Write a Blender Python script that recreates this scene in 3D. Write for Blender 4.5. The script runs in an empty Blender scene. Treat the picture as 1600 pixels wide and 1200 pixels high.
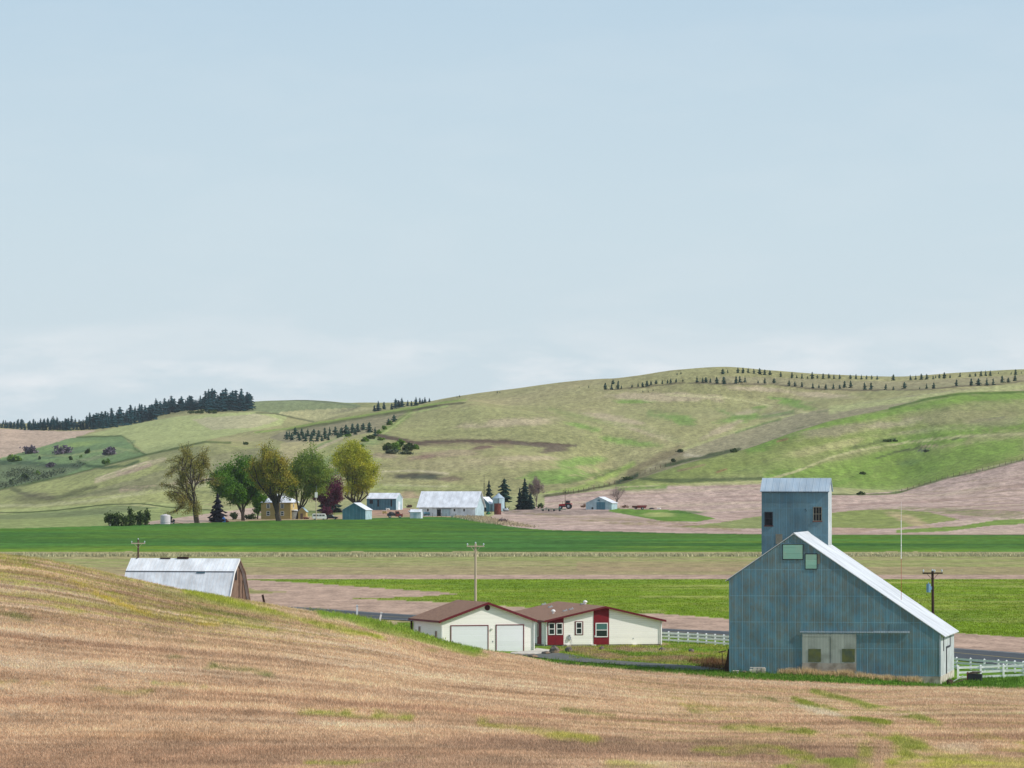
import bpy, math, random
import numpy as np
from mathutils import Vector, Matrix

# ------------------------------------------------------------------ camera, world, sun, exposure
scene = bpy.context.scene
F, HZ, CZ = 9000.0, 731.0, 18.0          # focal length (px of the 1600 px frame), horizon row, eye height
cam_d = bpy.data.cameras.new('camera'); cam = bpy.data.objects.new('camera', cam_d)
scene.collection.objects.link(cam); scene.camera = cam
cam.location = (0, 0, CZ); cam.rotation_euler = (math.radians(90), 0, 0)
cam_d.sensor_width = 36; cam_d.lens = F/1600*36; cam_d.shift_y = (HZ-600)/1600
cam_d.clip_start = 0.5; cam_d.clip_end = 40000

SUN_EL, SUN_AZ = 40.0, 108.0               # azimuth measured clockwise from +Y: from the right, a touch behind the camera
sd = Vector((math.sin(math.radians(SUN_AZ))*math.cos(math.radians(SUN_EL)),
             math.cos(math.radians(SUN_AZ))*math.cos(math.radians(SUN_EL)), math.sin(math.radians(SUN_EL))))
sl = bpy.data.lights.new('sun', 'SUN'); sl.energy = 3.4; sl.angle = math.radians(0.6); sl.color = (1, .955, .89)
sun = bpy.data.objects.new('sun', sl); scene.collection.objects.link(sun)
sun.rotation_euler = sd.to_track_quat('Z', 'Y').to_euler(); sun.location = (200, -50, 200)

world = bpy.data.worlds.new('World'); scene.world = world; world.use_nodes = True
nt = world.node_tree; nt.nodes.clear()
def N(t, typ, **kw):
    n = t.nodes.new(typ)
    for k, v in kw.items(): setattr(n, k, v)
    return n
out = N(nt, 'ShaderNodeOutputWorld'); bg = N(nt, 'ShaderNodeBackground')
sky = N(nt, 'ShaderNodeTexSky'); sky.sky_type = 'NISHITA'; sky.sun_disc = False
sky.sun_elevation = math.radians(SUN_EL); sky.sun_rotation = math.radians(SUN_AZ)
sky.air_density = 1.0; sky.dust_density = 1.0
bg.inputs['Strength'].default_value = 0.1
tc = N(nt, 'ShaderNodeTexCoord')
sep = N(nt, 'ShaderNodeSeparateXYZ'); nt.links.new(tc.outputs['Generated'], sep.inputs[0])
# thin overcast veil, radiance given x10 because the background runs at 0.1
mr = N(nt, 'ShaderNodeMapRange'); mr.inputs['From Min'].default_value = 0.0; mr.inputs['From Max'].default_value = 0.085
nt.links.new(sep.outputs['Z'], mr.inputs['Value'])
ramp = N(nt, 'ShaderNodeValToRGB'); nt.links.new(mr.outputs[0], ramp.inputs[0])
def s2l(c, k=1.0):
    return tuple((((v/255+0.055)/1.055)**2.4 if v > 10 else v/255/12.92)*k for v in c)
els = ramp.color_ramp.elements
els[0].position = 0; els[0].color = (*s2l((207, 221, 229)), 1)
els[1].position = 1.0; els[1].color = (*s2l((184, 208, 226)), 1)
for p, c in ((.25, (205, 220, 228)), (.5, (200, 218, 228)), (.8, (192, 213, 227))):
    e = els.new(p); e.color = (*s2l(c), 1)
mp = N(nt, 'ShaderNodeMapping'); mp.inputs['Scale'].default_value = (9, 9, 34)
nt.links.new(tc.outputs['Generated'], mp.inputs[0])
cn = N(nt, 'ShaderNodeTexNoise'); cn.inputs['Scale'].default_value = 3.2; cn.inputs['Detail'].default_value = 7; cn.inputs['Roughness'].default_value = .52
cn.inputs['Distortion'].default_value = .3
nt.links.new(mp.outputs[0], cn.inputs['Vector'])
cr = N(nt, 'ShaderNodeValToRGB'); cr.color_ramp.elements[0].position = .47; cr.color_ramp.elements[1].position = .62
cr.color_ramp.elements[0].color = (0, 0, 0, 1); cr.color_ramp.elements[1].color = (1, 1, 1, 1)
nt.links.new(cn.outputs[0], cr.inputs[0])
band = N(nt, 'ShaderNodeMapRange'); band.interpolation_type = 'SMOOTHSTEP'
band.inputs['From Min'].default_value = .012; band.inputs['From Max'].default_value = .034
band.inputs['To Min'].default_value = .5; band.inputs['To Max'].default_value = .06
nt.links.new(sep.outputs['Z'], band.inputs['Value'])
cf = N(nt, 'ShaderNodeMath', operation='MULTIPLY'); nt.links.new(cr.outputs[0], cf.inputs[0]); nt.links.new(band.outputs[0], cf.inputs[1])
cm = N(nt, 'ShaderNodeMixRGB'); nt.links.new(cf.outputs[0], cm.inputs[0]); nt.links.new(ramp.outputs[0], cm.inputs[1])
cm.inputs[2].default_value = (*s2l((230, 235, 239)), 1)
# small fair-weather puffs low over the hills
mp2 = N(nt, 'ShaderNodeMapping'); mp2.inputs['Scale'].default_value = (42, 42, 150); mp2.inputs['Location'].default_value = (3.1, 0, 0); nt.links.new(tc.outputs['Generated'], mp2.inputs[0])
pn = N(nt, 'ShaderNodeTexNoise'); pn.inputs['Scale'].default_value = 1.0; pn.inputs['Detail'].default_value = 8; pn.inputs['Roughness'].default_value = .55; nt.links.new(mp2.outputs[0], pn.inputs['Vector'])
pr2 = N(nt, 'ShaderNodeMapRange'); pr2.inputs['From Min'].default_value = .52; pr2.inputs['From Max'].default_value = .70; pr2.inputs['To Max'].default_value = .8; nt.links.new(pn.outputs[0], pr2.inputs['Value'])
b1 = N(nt, 'ShaderNodeMapRange', interpolation_type='SMOOTHSTEP'); b1.inputs['From Min'].default_value = .017; b1.inputs['From Max'].default_value = .026; b1.inputs['To Min'].default_value = 1; b1.inputs['To Max'].default_value = 0; nt.links.new(sep.outputs['Z'], b1.inputs['Value'])
pm = N(nt, 'ShaderNodeMath', operation='MULTIPLY'); nt.links.new(pr2.outputs[0], pm.inputs[0]); nt.links.new(b1.outputs[0], pm.inputs[1])
cm2 = N(nt, 'ShaderNodeMixRGB'); nt.links.new(pm.outputs[0], cm2.inputs[0]); nt.links.new(cm.outputs[0], cm2.inputs[1]); cm2.inputs[2].default_value = (*s2l((232, 237, 241)), 1); cm = cm2
vs = N(nt, 'ShaderNodeMixRGB', blend_type='MULTIPLY'); vs.inputs[0].default_value = 1
nt.links.new(cm.outputs[0], vs.inputs[1]); vs.inputs[2].default_value = (10, 10, 10, 1)
vf = N(nt, 'ShaderNodeMapRange'); vf.inputs['From Min'].default_value = .05; vf.inputs['From Max'].default_value = .9
vf.inputs['To Min'].default_value = .97; vf.inputs['To Max'].default_value = .45
nt.links.new(sep.outputs['Z'], vf.inputs['Value'])
fm = N(nt, 'ShaderNodeMixRGB'); nt.links.new(vf.outputs[0], fm.inputs[0])
nt.links.new(sky.outputs[0], fm.inputs[1]); nt.links.new(vs.outputs[0], fm.inputs[2])
nt.links.new(fm.outputs[0], bg.inputs['Color']); nt.links.new(bg.outputs[0], out.inputs['Surface'])
scene.view_settings.view_transform = 'Standard'; scene.view_settings.look = 'None'
scene.view_settings.exposure = 0.06; scene.view_settings.gamma = 1.0
try: scene.cycles.volume_bounces = 0; scene.cycles.max_bounces = 6; scene.cycles.transparent_max_bounces = 8
except Exception: pass

# ------------------------------------------------------------------ helpers
COL = scene.collection
R = math.radians
rng = np.random.default_rng(7); random.seed(11)
def tag(o, label=None, cat=None, group=None, kind=None):
    if label: o['label'] = label
    if cat: o['category'] = cat
    if group: o['group'] = group
    if kind: o['kind'] = kind
    return o
def empty(name, loc, rz=0.0, label=None, cat=None, group=None):
    o = bpy.data.objects.new(name, None); COL.objects.link(o)
    o.location = loc; o.rotation_euler = (0, 0, rz); o.empty_display_size = .5
    return tag(o, label, cat, group)

class MB:
    def __init__(s): s.v = []; s.f = []; s.m = []; s.mi = 0
    def add(s, vs, fs):
        b = len(s.v); s.v.extend([tuple(p) for p in vs]); s.f.extend([tuple(b+i for i in f) for f in fs]); s.m.extend([s.mi]*len(fs)); return s
    def box(s, x0, x1, y0, y1, z0, z1):
        return s.add([(x0,y0,z0),(x1,y0,z0),(x1,y1,z0),(x0,y1,z0),(x0,y0,z1),(x1,y0,z1),(x1,y1,z1),(x0,y1,z1)],
              [(0,3,2,1),(4,5,6,7),(0,1,5,4),(1,2,6,5),(2,3,7,6),(3,0,4,7)])
    def prism(s, prof, axis, a, b):
        """prof: 2-D outline (counter-clockwise seen from -axis for 'y'); extruded along the axis from a to b."""
        n = len(prof)
        if axis == 'y': mk = lambda p, t: (p[0], t, p[1])
        elif axis == 'x': mk = lambda p, t: (t, p[0], p[1])
        else: mk = lambda p, t: (p[0], p[1], t)
        vs = [mk(p, a) for p in prof] + [mk(p, b) for p in prof]
        fs = [tuple(range(n)), tuple(range(2*n-1, n-1, -1))] + [(i, i+n, (i+1) % n + n, (i+1) % n) for i in range(n)]
        return s.add(vs, fs)
    def tube(s, p0, p1, r0, r1=None, n=8, cap=True):
        r1 = r0 if r1 is None else r1
        p0 = Vector(p0); p1 = Vector(p1); d = (p1-p0)
        if d.length < 1e-6: return s
        d.normalize(); a = d.cross(Vector((0, 0, 1)) if abs(d.z) < .95 else Vector((1, 0, 0))).normalized(); b = d.cross(a)
        vs = []
        for p, r in ((p0, r0), (p1, r1)):
            for i in range(n):
                t = 2*math.pi*i/n; vs.append(p+(a*math.cos(t)+b*math.sin(t))*r)
        fs = [(i, (i+1) % n, n+(i+1) % n, n+i) for i in range(n)]
        if cap: fs += [tuple(range(n-1, -1, -1)), tuple(range(n, 2*n))]
        return s.add(vs, fs)
    def lathe(s, prof, c=(0, 0, 0), n=20):
        vs = []; fs = []
        for r, z in prof:
            for i in range(n):
                t = 2*math.pi*i/n; vs.append((c[0]+r*math.cos(t), c[1]+r*math.sin(t), c[2]+z))
        for k in range(len(prof)-1):
            for i in range(n): fs.append((k*n+i, k*n+(i+1) % n, (k+1)*n+(i+1) % n, (k+1)*n+i))
        fs += [tuple(range(n-1, -1, -1)), tuple(range((len(prof)-1)*n, len(prof)*n))]
        return s.add(vs, fs)
    def wheel(s, c, r, w, axis='y', n=16):
        d = {'y': (0, w/2, 0), 'x': (w/2, 0, 0)}[axis]
        c = Vector(c); d = Vector(d)
        return s.tube(c-d, c+d, r, r, n)
    def blob(s, c, rx, ry, rz, seed=0, n=2, rough=.18):
        rr = random.Random(seed); import bmesh
        bm = bmesh.new(); bmesh.ops.create_icosphere(bm, subdivisions=n, radius=1)
        vs = []
        for v in bm.verts:
            k = 1+rr.uniform(-rough, rough); vs.append((c[0]+v.co.x*rx*k, c[1]+v.co.y*ry*k, c[2]+v.co.z*rz*k))
        fs = [tuple(v.index for v in f.verts) for f in bm.faces]; bm.free()
        return s.add(vs, fs)
    def build(s, name, mats, parent=None, bevel=0.0, smooth=False, loc=None, rz=0.0):
        me = bpy.data.meshes.new(name); me.from_pydata(s.v, [], s.f); me.update()
        if not isinstance(mats, (list, tuple)): mats = [mats]
        for m in mats: me.materials.append(m)
        if max(s.m or [0]) > 0: me.polygons.foreach_set('material_index', s.m)
        if smooth: me.polygons.foreach_set('use_smooth', [True]*len(me.polygons))
        o = bpy.data.objects.new(name, me); COL.objects.link(o)
        if parent is not None: o.parent = parent
        if loc is not None: o.location = loc; o.rotation_euler = (0, 0, rz)
        if bevel > 0:
            bv = o.modifiers.new('bevel', 'BEVEL'); bv.width = bevel; bv.segments = 2; bv.limit_method = 'ANGLE'
        return o
def fast_mesh(name, verts, faces, mat, parent=None, colors=None, smooth=False, uvs=None):
    """verts (n,3), faces (m,k) numpy arrays"""
    me = bpy.data.meshes.new(name); verts = np.asarray(verts, np.float32); faces = np.asarray(faces, np.int32)
    me.vertices.add(len(verts)); me.vertices.foreach_set('co', verts.ravel())
    k = faces.shape[1]; me.loops.add(faces.size); me.loops.foreach_set('vertex_index', faces.ravel())
    me.polygons.add(len(faces)); me.polygons.foreach_set('loop_start', np.arange(0, faces.size, k, dtype=np.int32))
    me.polygons.foreach_set('loop_total', np.full(len(faces), k, np.int32))
    if smooth: me.polygons.foreach_set('use_smooth', np.ones(len(faces), bool))
    me.update(calc_edges=True); me.materials.append(mat)
    if colors is not None:
        ca = me.color_attributes.new('tint', 'FLOAT_COLOR', 'POINT')
        ca.data.foreach_set('color', np.concatenate([colors, np.ones((len(colors), 1))], 1).astype(np.float32).ravel())
    if uvs is not None:
        ua = me.attributes.new('rows', 'FLOAT_VECTOR', 'POINT')
        ua.data.foreach_set('vector', np.concatenate([uvs, np.zeros((len(uvs), 1))], 1).astype(np.float32).ravel())
    o = bpy.data.objects.new(name, me); COL.objects.link(o)
    if parent is not None: o.parent = parent
    return o
def copy_tree(o, parent=None):
    c = o.copy(); COL.objects.link(c); c.parent = parent
    for ch in list(o.children): copy_tree(ch, c)
    return c

# ---- materials
def new_mat(name):
    m = bpy.data.materials.new(name); m.use_nodes = True; t = m.node_tree
    return m, t, t.nodes['Principled BSDF']
def mat(name, rgb, rough=.7, var=.12, scale=3.0, metal=0.0, spec=.3, bump=0.0, stretch=(1, 1, 1), alt=None, altpos=(.45, .65), detail=5):
    """procedural: base colour modulated by noise, optionally mixed with a second colour (dirt, rust)"""
    m, t, p = new_mat(name)
    tcn = N(t, 'ShaderNodeTexCoord'); mpn = N(t, 'ShaderNodeMapping'); mpn.inputs['Scale'].default_value = stretch
    t.links.new(tcn.outputs['Object'], mpn.inputs[0])
    nz = N(t, 'ShaderNodeTexNoise'); nz.inputs['Scale'].default_value = scale; nz.inputs['Detail'].default_value = detail
    t.links.new(mpn.outputs[0], nz.inputs['Vector'])
    r = N(t, 'ShaderNodeMapRange'); r.inputs['From Min'].default_value = .3; r.inputs['From Max'].default_value = .7
    r.inputs['To Min'].default_value = 1-var; r.inputs['To Max'].default_value = 1+var
    t.links.new(nz.outputs[0], r.inputs['Value'])
    base = N(t, 'ShaderNodeRGB'); base.outputs[0].default_value = (*rgb, 1); src = base.outputs[0]
    if alt is not None:
        n2 = N(t, 'ShaderNodeTexNoise'); n2.inputs['Scale'].default_value = scale*.45; n2.inputs['Detail'].default_value = 8
        t.links.new(mpn.outputs[0], n2.inputs['Vector'])
        rp = N(t, 'ShaderNodeMapRange'); rp.inputs['From Min'].default_value = altpos[0]; rp.inputs['From Max'].default_value = altpos[1]
        t.links.new(n2.outputs[0], rp.inputs['Value'])
        mx = N(t, 'ShaderNodeMixRGB'); t.links.new(rp.outputs[0], mx.inputs[0]); t.links.new(src, mx.inputs[1]); mx.inputs[2].default_value = (*alt, 1)
        src = mx.outputs[0]
    mul = N(t, 'ShaderNodeVectorMath', operation='SCALE'); t.links.new(src, mul.inputs[0]); t.links.new(r.outputs[0], mul.inputs['Scale'])
    t.links.new(mul.outputs[0], p.inputs['Base Color'])
    p.inputs['Roughness'].default_value = rough; p.inputs['Metallic'].default_value = metal; p.inputs['Specular IOR Level'].default_value = spec
    if bump > 0:
        b = N(t, 'ShaderNodeBump'); b.inputs['Strength'].default_value = bump; b.inputs['Distance'].default_value = .05
        t.links.new(nz.outputs[0], b.inputs['Height']); t.links.new(b.outputs[0], p.inputs['Normal'])
    return m
def leaf_mat(name, a, b, scale=.35, trans=.25):
    m, t, p = new_mat(name)
    tcn = N(t, 'ShaderNodeTexCoord')
    nz = N(t, 'ShaderNodeTexNoise'); nz.inputs['Scale'].default_value = scale; nz.inputs['Detail'].default_value = 6
    t.links.new(tcn.outputs['Object'], nz.inputs['Vector'])
    r = N(t, 'ShaderNodeMapRange'); r.inputs['From Min'].default_value = .35; r.inputs['From Max'].default_value = .65
    t.links.new(nz.outputs[0], r.inputs['Value'])
    mx = N(t, 'ShaderNodeMixRGB'); t.links.new(r.outputs[0], mx.inputs[0]); mx.inputs[1].default_value = (*a, 1); mx.inputs[2].default_value = (*b, 1)
    t.links.new(mx.outputs[0], p.inputs['Base Color']); p.inputs['Roughness'].default_value = .7; p.inputs['Specular IOR Level'].default_value = .15
    tr = N(t, 'ShaderNodeBsdfTranslucent'); t.links.new(mx.outputs[0], tr.inputs['Color'])
    ms = N(t, 'ShaderNodeMixShader'); ms.inputs[0].default_value = trans
    t.links.new(p.outputs[0], ms.inputs[1]); t.links.new(tr.outputs[0], ms.inputs[2])
    t.links.new(ms.outputs[0], t.nodes['Material Output'].inputs['Surface'])
    return m

# ---- value noise in numpy
_tab = np.random.default_rng(3).random((256, 256))
def vn(x, y):
    xi = np.floor(x).astype(int); yi = np.floor(y).astype(int); fx = x-xi; fy = y-yi
    fx = fx*fx*(3-2*fx); fy = fy*fy*(3-2*fy)
    g = lambda a, b: _tab[a & 255, b & 255]
    return (g(xi, yi)*(1-fx)+g(xi+1, yi)*fx)*(1-fy)+(g(xi, yi+1)*(1-fx)+g(xi+1, yi+1)*fx)*fy
def fbm(x, y, o=4):
    s = 0; a = 1; tt = 0
    for i in range(o):
        s = s+a*vn(x*2**i+17.3*i, y*2**i+5.1*i); tt += a; a *= .5
    return s/tt
# ------------------------------------------------------------------ terrain: contour lines near to far, (distance, picture row or height)
def interp(px, pts):
    xs = [p[0] for p in pts]; ys = [p[1] for p in pts]
    if len(xs) == 1: return np.full(len(px), float(ys[0]))
    # monotone cubic through the points
    xs = np.array(xs, float); ys = np.array(ys, float); h = np.diff(xs); d = np.diff(ys)/h
    m = np.zeros(len(xs)); m[0] = d[0]; m[-1] = d[-1]
    for i in range(1, len(xs)-1):
        m[i] = 0 if d[i-1]*d[i] <= 0 else 2*d[i-1]*d[i]/(d[i-1]+d[i])
    q = np.clip(px, xs[0], xs[-1]); i = np.clip(np.searchsorted(xs, q)-1, 0, len(h)-1)
    t = (q-xs[i])/h[i]
    return ((2*t**3-3*t**2+1)*ys[i]+(t**3-2*t**2+t)*h[i]*m[i]+(-2*t**3+3*t**2)*ys[i+1]+(t**3-t**2)*h[i]*m[i+1])
cols = np.concatenate([np.arange(-1600, -300, 26), np.arange(-300, 1900, 2.4), np.arange(1900, 3201, 26)])
NC = len(cols)
K = lambda v: [(0, v)]
crest = [(-600, 800), (-300, 822), (0, 866), (60, 873), (120, 885), (200, 904), (300, 925), (400, 941), (470, 952), (560, 964), (640, 985), (700, 1004), (760, 1017), (800, 1023), (860, 1034), (930, 1042), (1000, 1048), (1060, 1053), (1140, 1058.5), (1300, 1066), (1480, 1074), (1600, 1075), (1900, 1077)]
lineB = [(-300, 800), (0, 765), (60, 750), (100, 744), (170, 726), (230, 711), (280, 700), (320, 692), (400, 700), (450, 696), (560, 686), (650, 692), (760, 700), (830, 716), (890, 737), (930, 750), (960, 757), (1000, 747), (1080, 722), (1170, 700), (1240, 675), (1300, 657), (1400, 637), (1500, 614.5), (1600, 611), (1900, 600)]
lineC = [(-300, 712), (0, 706), (150, 696), (300, 686), (400, 676), (450, 670), (500, 660), (560, 651), (620, 641), (680, 631), (730, 626), (800, 640), (900, 655), (1000, 655), (1170, 656), (1300, 632), (1400, 618), (1500, 604), (1600, 600), (1900, 592)]
lineE = [(-300, 668), (0, 669), (40, 673), (100, 673.5), (150, 672), (200, 665), (250, 655), (280, 649), (320, 645), (400, 643), (440, 647), (490, 657), (560, 644), (620, 636), (660, 630), (700, 624), (740, 618), (800, 611), (850, 603.5), (900, 597.5), (1000, 588), (1060, 581.5), (1130, 577.5), (1200, 583), (1300, 589), (1400, 591), (1500, 585), (1600, 579), (1900, 575)]
lineG = [(-300, 668), (0, 664), (100, 661), (200, 651), (260, 642), (300, 636), (400, 626), (430, 624.5), (470, 624), (510, 627), (550, 632.5), (600, 632), (650, 629), (700, 630), (800, 628), (1900, 620)]
off = lambda pts, dy: [(a, b+dy) for a, b in pts]
DB = [(-300, 3100), (400, 3000), (720, 2900), (960, 2620), (1170, 2750), (1600, 3150), (1900, 3300)]
DC = [(-300, 3900), (600, 3850), (900, 3400), (1900, 3500)]
DE = [(-300, 5000), (420, 5000), (600, 4700), (800, 4300), (1130, 3950), (1900, 3950)]
addc = lambda pts, dd: [(a, b+dd) for a, b in pts]
LINES = [  # D, ('y'|'z', values), rows up to the next line
 (K(3), 'z', K(16.3), 4),
 (K(60), 'z', K(12.6), 8),
 (K(170), 'z', K(7.0), 12),
 (K(300), 'y', K(1200), 84),
 ([(-300, 375), (0, 380), (400, 385), (830, 395), (1600, 400)], 'y', [(-600, 960), (-300, 980), (0, 1003), (400, 1040), (830, 1084), (1140, 1105), (1600, 1107)], 96),
 ([(-300, 480), (0, 480), (400, 488), (640, 500), (750, 512), (860, 528), (930, 515), (1000, 506), (1140, 487), (1480, 489), (1600, 488), (1900, 488)], 'y', crest, 26),
 ([(-300, 520), (0, 520), (400, 525), (640, 530), (750, 542), (860, 545), (1000, 530), (1140, 499), (1480, 496), (1600, 500)], 'z', [(-300, 10), (0, 8), (300, 4), (400, 2.6), (640, 1.6), (750, .45), (860, .1), (1000, .05), (1140, .12), (1250, 0), (1400, -.5), (1480, -.85), (1600, -.6), (1900, -.5)], 26),
 (K(566), 'z', [(-300, 5), (0, 4), (400, .5), (700, .15), (800, .1), (1600, -.05)], 30),
 (K(650), 'z', [(-300, 2), (0, 1), (400, 0), (1600, 0)], 40),
 (K(900), 'z', K(0), 30),
 (K(1165), 'z', K(0), 30),
 (K(1560), 'z', [(0, .3), (700, 0), (1600, 0)], 30),
 (K(1880), 'z', [(-300, .3), (300, .6), (650, 1.3), (800, .3), (900, 1.0), (1050, 1.5), (1250, 0), (1600, 4)], 26),
 (K(2120), 'z', [(-300, .3), (300, .3), (1000, .6), (1600, 6)], 22),
 (K(2300), 'y', [(-300, 809), (0, 801), (90, 797), (180, 788), (220, 787), (260, 792), (330, 797), (600, 796), (800, 791), (880, 786), (1000, 783), (1190, 775), (1400, 777), (1600, 752), (1900, 730)], 22),
 (K(2460), 'y', [(-300, 812), (0, 804), (180, 793), (260, 795), (400, 788), (600, 779), (800, 774), (1000, 758), (1190, 755), (1400, 765), (1480, 745), (1600, 717), (1900, 690)], 60),
 (DB, 'y', lineB, 8),
 (addc(DB, 240), 'y', [(-300, 806), (0, 776), (100, 752), (170, 732), (230, 712), (320, 688), (400, 696), (560, 680), (650, 685), (760, 692), (830, 706), (890, 728), (930, 746), (960, 760), (1000, 751), (1170, 703), (1300, 660), (1500, 618), (1600, 614), (1900, 604)], 44),
 (DC, 'y', lineC, 6),
 (addc(DC, 260), 'y', [(-300, 708), (0, 700), (150, 692), (300, 680), (380, 672), (450, 676), (560, 658), (680, 638), (730, 627), (800, 634), (900, 640), (1170, 640), (1300, 622), (1500, 598), (1600, 594), (1900, 588)], 50),
 (DE, 'y', lineE, 6),
 (addc(DE, 300), 'y', [(-300, 670), (0, 672), (200, 668), (320, 648), (440, 651), (490, 659), (600, 646), (700, 634), (800, 626), (1130, 592), (1400, 603), (1600, 594), (1900, 590)], 30),
 (addc(DE, 900), 'y', lineG, 8),
 (K(7000), 'y', K(742), 6),
 (K(9500), 'y', K(745), 0)]
DK = np.stack([interp(cols, L[0]) for L in LINES]); ZK = []
for k, L in enumerate(LINES):
    v = interp(cols, L[2]); ZK.append(v if L[1] == 'z' else CZ-(v-HZ)/F*DK[k])
ZK = np.stack(ZK)
h = np.diff(DK, axis=0); dl = np.diff(ZK, axis=0)/h; M = np.zeros_like(ZK); M[0] = dl[0]; M[-1] = dl[-1]
pr = dl[:-1]*dl[1:]
M[1:-1] = np.where(pr > 0, 2*pr/np.where(np.abs(dl[:-1]+dl[1:]) < 1e-9, 1, dl[:-1]+dl[1:]), 0)
DD, ZZ, VV, seg0 = [], [], [], []
for k in range(len(LINES)-1):
    n = LINES[k][3]; seg0.append(sum(len(a) for a in DD)); t = (np.arange(n)/n)[:, None]
    D = 1/((1-t)/DK[k]+t/DK[k+1]); q = (D-DK[k])/h[k]
    Z = (2*q**3-3*q**2+1)*ZK[k]+(q**3-2*q**2+q)*h[k]*M[k]+(-2*q**3+3*q**2)*ZK[k+1]+(q**3-q**2)*h[k]*M[k+1]
    DD.append(D); ZZ.append(Z); VV.append(np.repeat(k+t, NC, 1))
DD.append(DK[-1:]); ZZ.append(ZK[-1:]); VV.append(np.full((1, NC), len(LINES)-1.0))
seg0.append(sum(len(a) for a in DD)-1)
D = np.concatenate(DD); Z = np.concatenate(ZZ); V = np.concatenate(VV)
X = D*(cols-800)/F; PX = np.repeat(cols[None], D.shape[0], 0)
# natural unevenness
hill = np.clip((D-2350)/500, 0, 1); fg = np.clip((520-D)/60, 0, 1)*np.clip((D-20)/150, 0, 1)
Z += hill*((fbm(X/190+3, D/280, 3)-.5)*5*np.clip((D-2350)/1500, 0, 1)+(fbm(X/80, D/70, 3)-.5)*.9)
Z += fg*((fbm(X/14, D/40, 3)-.5)*.35)
Y = HZ+(CZ-Z)/D*F
NR = D.shape[0]

# ---- field and grass colours of the ground, with some shade painted in
C = np.zeros((NR, NC, 3)); GA = .80
def c8(*c): return np.array(s2l(c, GA))
def setc(mask, col, a=1.0):
    a = (np.asarray(mask, float)*a)[..., None]; C[:] = C*(1-a)+np.asarray(col)*a
wob = (fbm(X/9, D/30, 4)-.5); wob2 = (fbm(X/3+40, D/12, 3)-.5)
def inpoly(px, py, pts):
    r = np.zeros(px.shape, bool); n = len(pts)
    for i in range(n):
        x0, y0 = pts[i]; x1, y1 = pts[(i+1) % n]
        if y0 == y1: continue
        c = ((y0 > py) != (y1 > py)) & (px < (x1-x0)*(py-y0)/(y1-y0)+x0); r ^= c
    return r
YS_ = None
def win(x0, x1, y0, y1):
    """grid window holding everything seen between these bounds"""
    j0 = max(0, np.searchsorted(cols, x0)-1); j1 = min(NC, np.searchsorted(cols, x1)+1)
    ys = Y[:, j0:j1]; r = np.where((ys.min(1) <= y1) & (ys.max(1) >= y0))[0]
    if len(r) == 0: return slice(0, 0), slice(j0, j1)
    return slice(r[0], r[-1]+1), slice(j0, j1)
def setw(w, m, col, a, mask):
    if mask is not None: m = m*mask[w]
    m = (np.asarray(m, float)*a)[..., None]; C[w] = C[w]*(1-m)+np.asarray(col)*m
def poly(pts, col, a=1.0, w=2.0, wx=3, mask=None):
    xs = [p[0] for p in pts]; ys = [p[1] for p in pts]; g = win(min(xs)-w*wx-w, max(xs)+w*wx+w, min(ys)-w, max(ys)+w)
    setw(g, inpoly(PX[g]+wob[g]*w*wx+wob2[g]*w, Y[g]+wob[g]*w*.6, pts), col, a, mask)
def stroke(pts, wd, col, a=1.0, soft=.8, brk=0.0, mask=None):
    xs = [p[0] for p in pts]; ys = [p[1] for p in pts]; k = wd*2.6; g = win(min(xs)-k, max(xs)+k, min(ys)-k, max(ys)+k)
    px, yy = PX[g], Y[g]; d = np.full(px.shape, 1e9)
    for (x0, y0), (x1, y1) in zip(pts[:-1], pts[1:]):
        vx, vy = x1-x0, y1-y0; t = np.clip(((px-x0)*vx+(yy-y0)*vy)/(vx*vx+vy*vy+1e-9), 0, 1)
        d = np.minimum(d, np.hypot(px-x0-t*vx, yy-y0-t*vy))
    d = d+wob[g]*wd*1.5+wob2[g]*wd*.8; m = np.clip((wd-d)/(soft*wd)+.5, 0, 1)
    if brk: m = m*np.clip((.6*fbm(X[g]/6+9, D[g]/16, 3)+.4*fbm(X[g]/.9+9, D[g]/5, 3)-brk-.05)*6, 0, 1)
    setw(g, m, col, a, mask)
def blobp(x, y, rx, ry, col, a=1.0, rot=0.0, pw=1.0, mask=None):
    c, s = math.cos(R(rot)), math.sin(R(rot)); ex = math.hypot(rx*c, ry*s)*1.8; ey = math.hypot(rx*s, ry*c)*1.8; g = win(x-ex, x+ex, y-ey, y+ey)
    dx = PX[g]-x; dy = Y[g]-y; q = np.hypot((dx*c+dy*s)/rx, (-dx*s+dy*c)/ry)+wob[g]*.9+wob2[g]*.5
    setw(g, np.clip((1-q)*2*pw, 0, 1), col, a, mask)
sg = np.zeros((NR, NC)); 
for k in range(len(seg0)-1): sg[seg0[k]:seg0[k+1]] = k
FGM = sg < 5; VALM = (sg >= 5) & (sg < 14); HILM = sg >= 14
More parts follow.
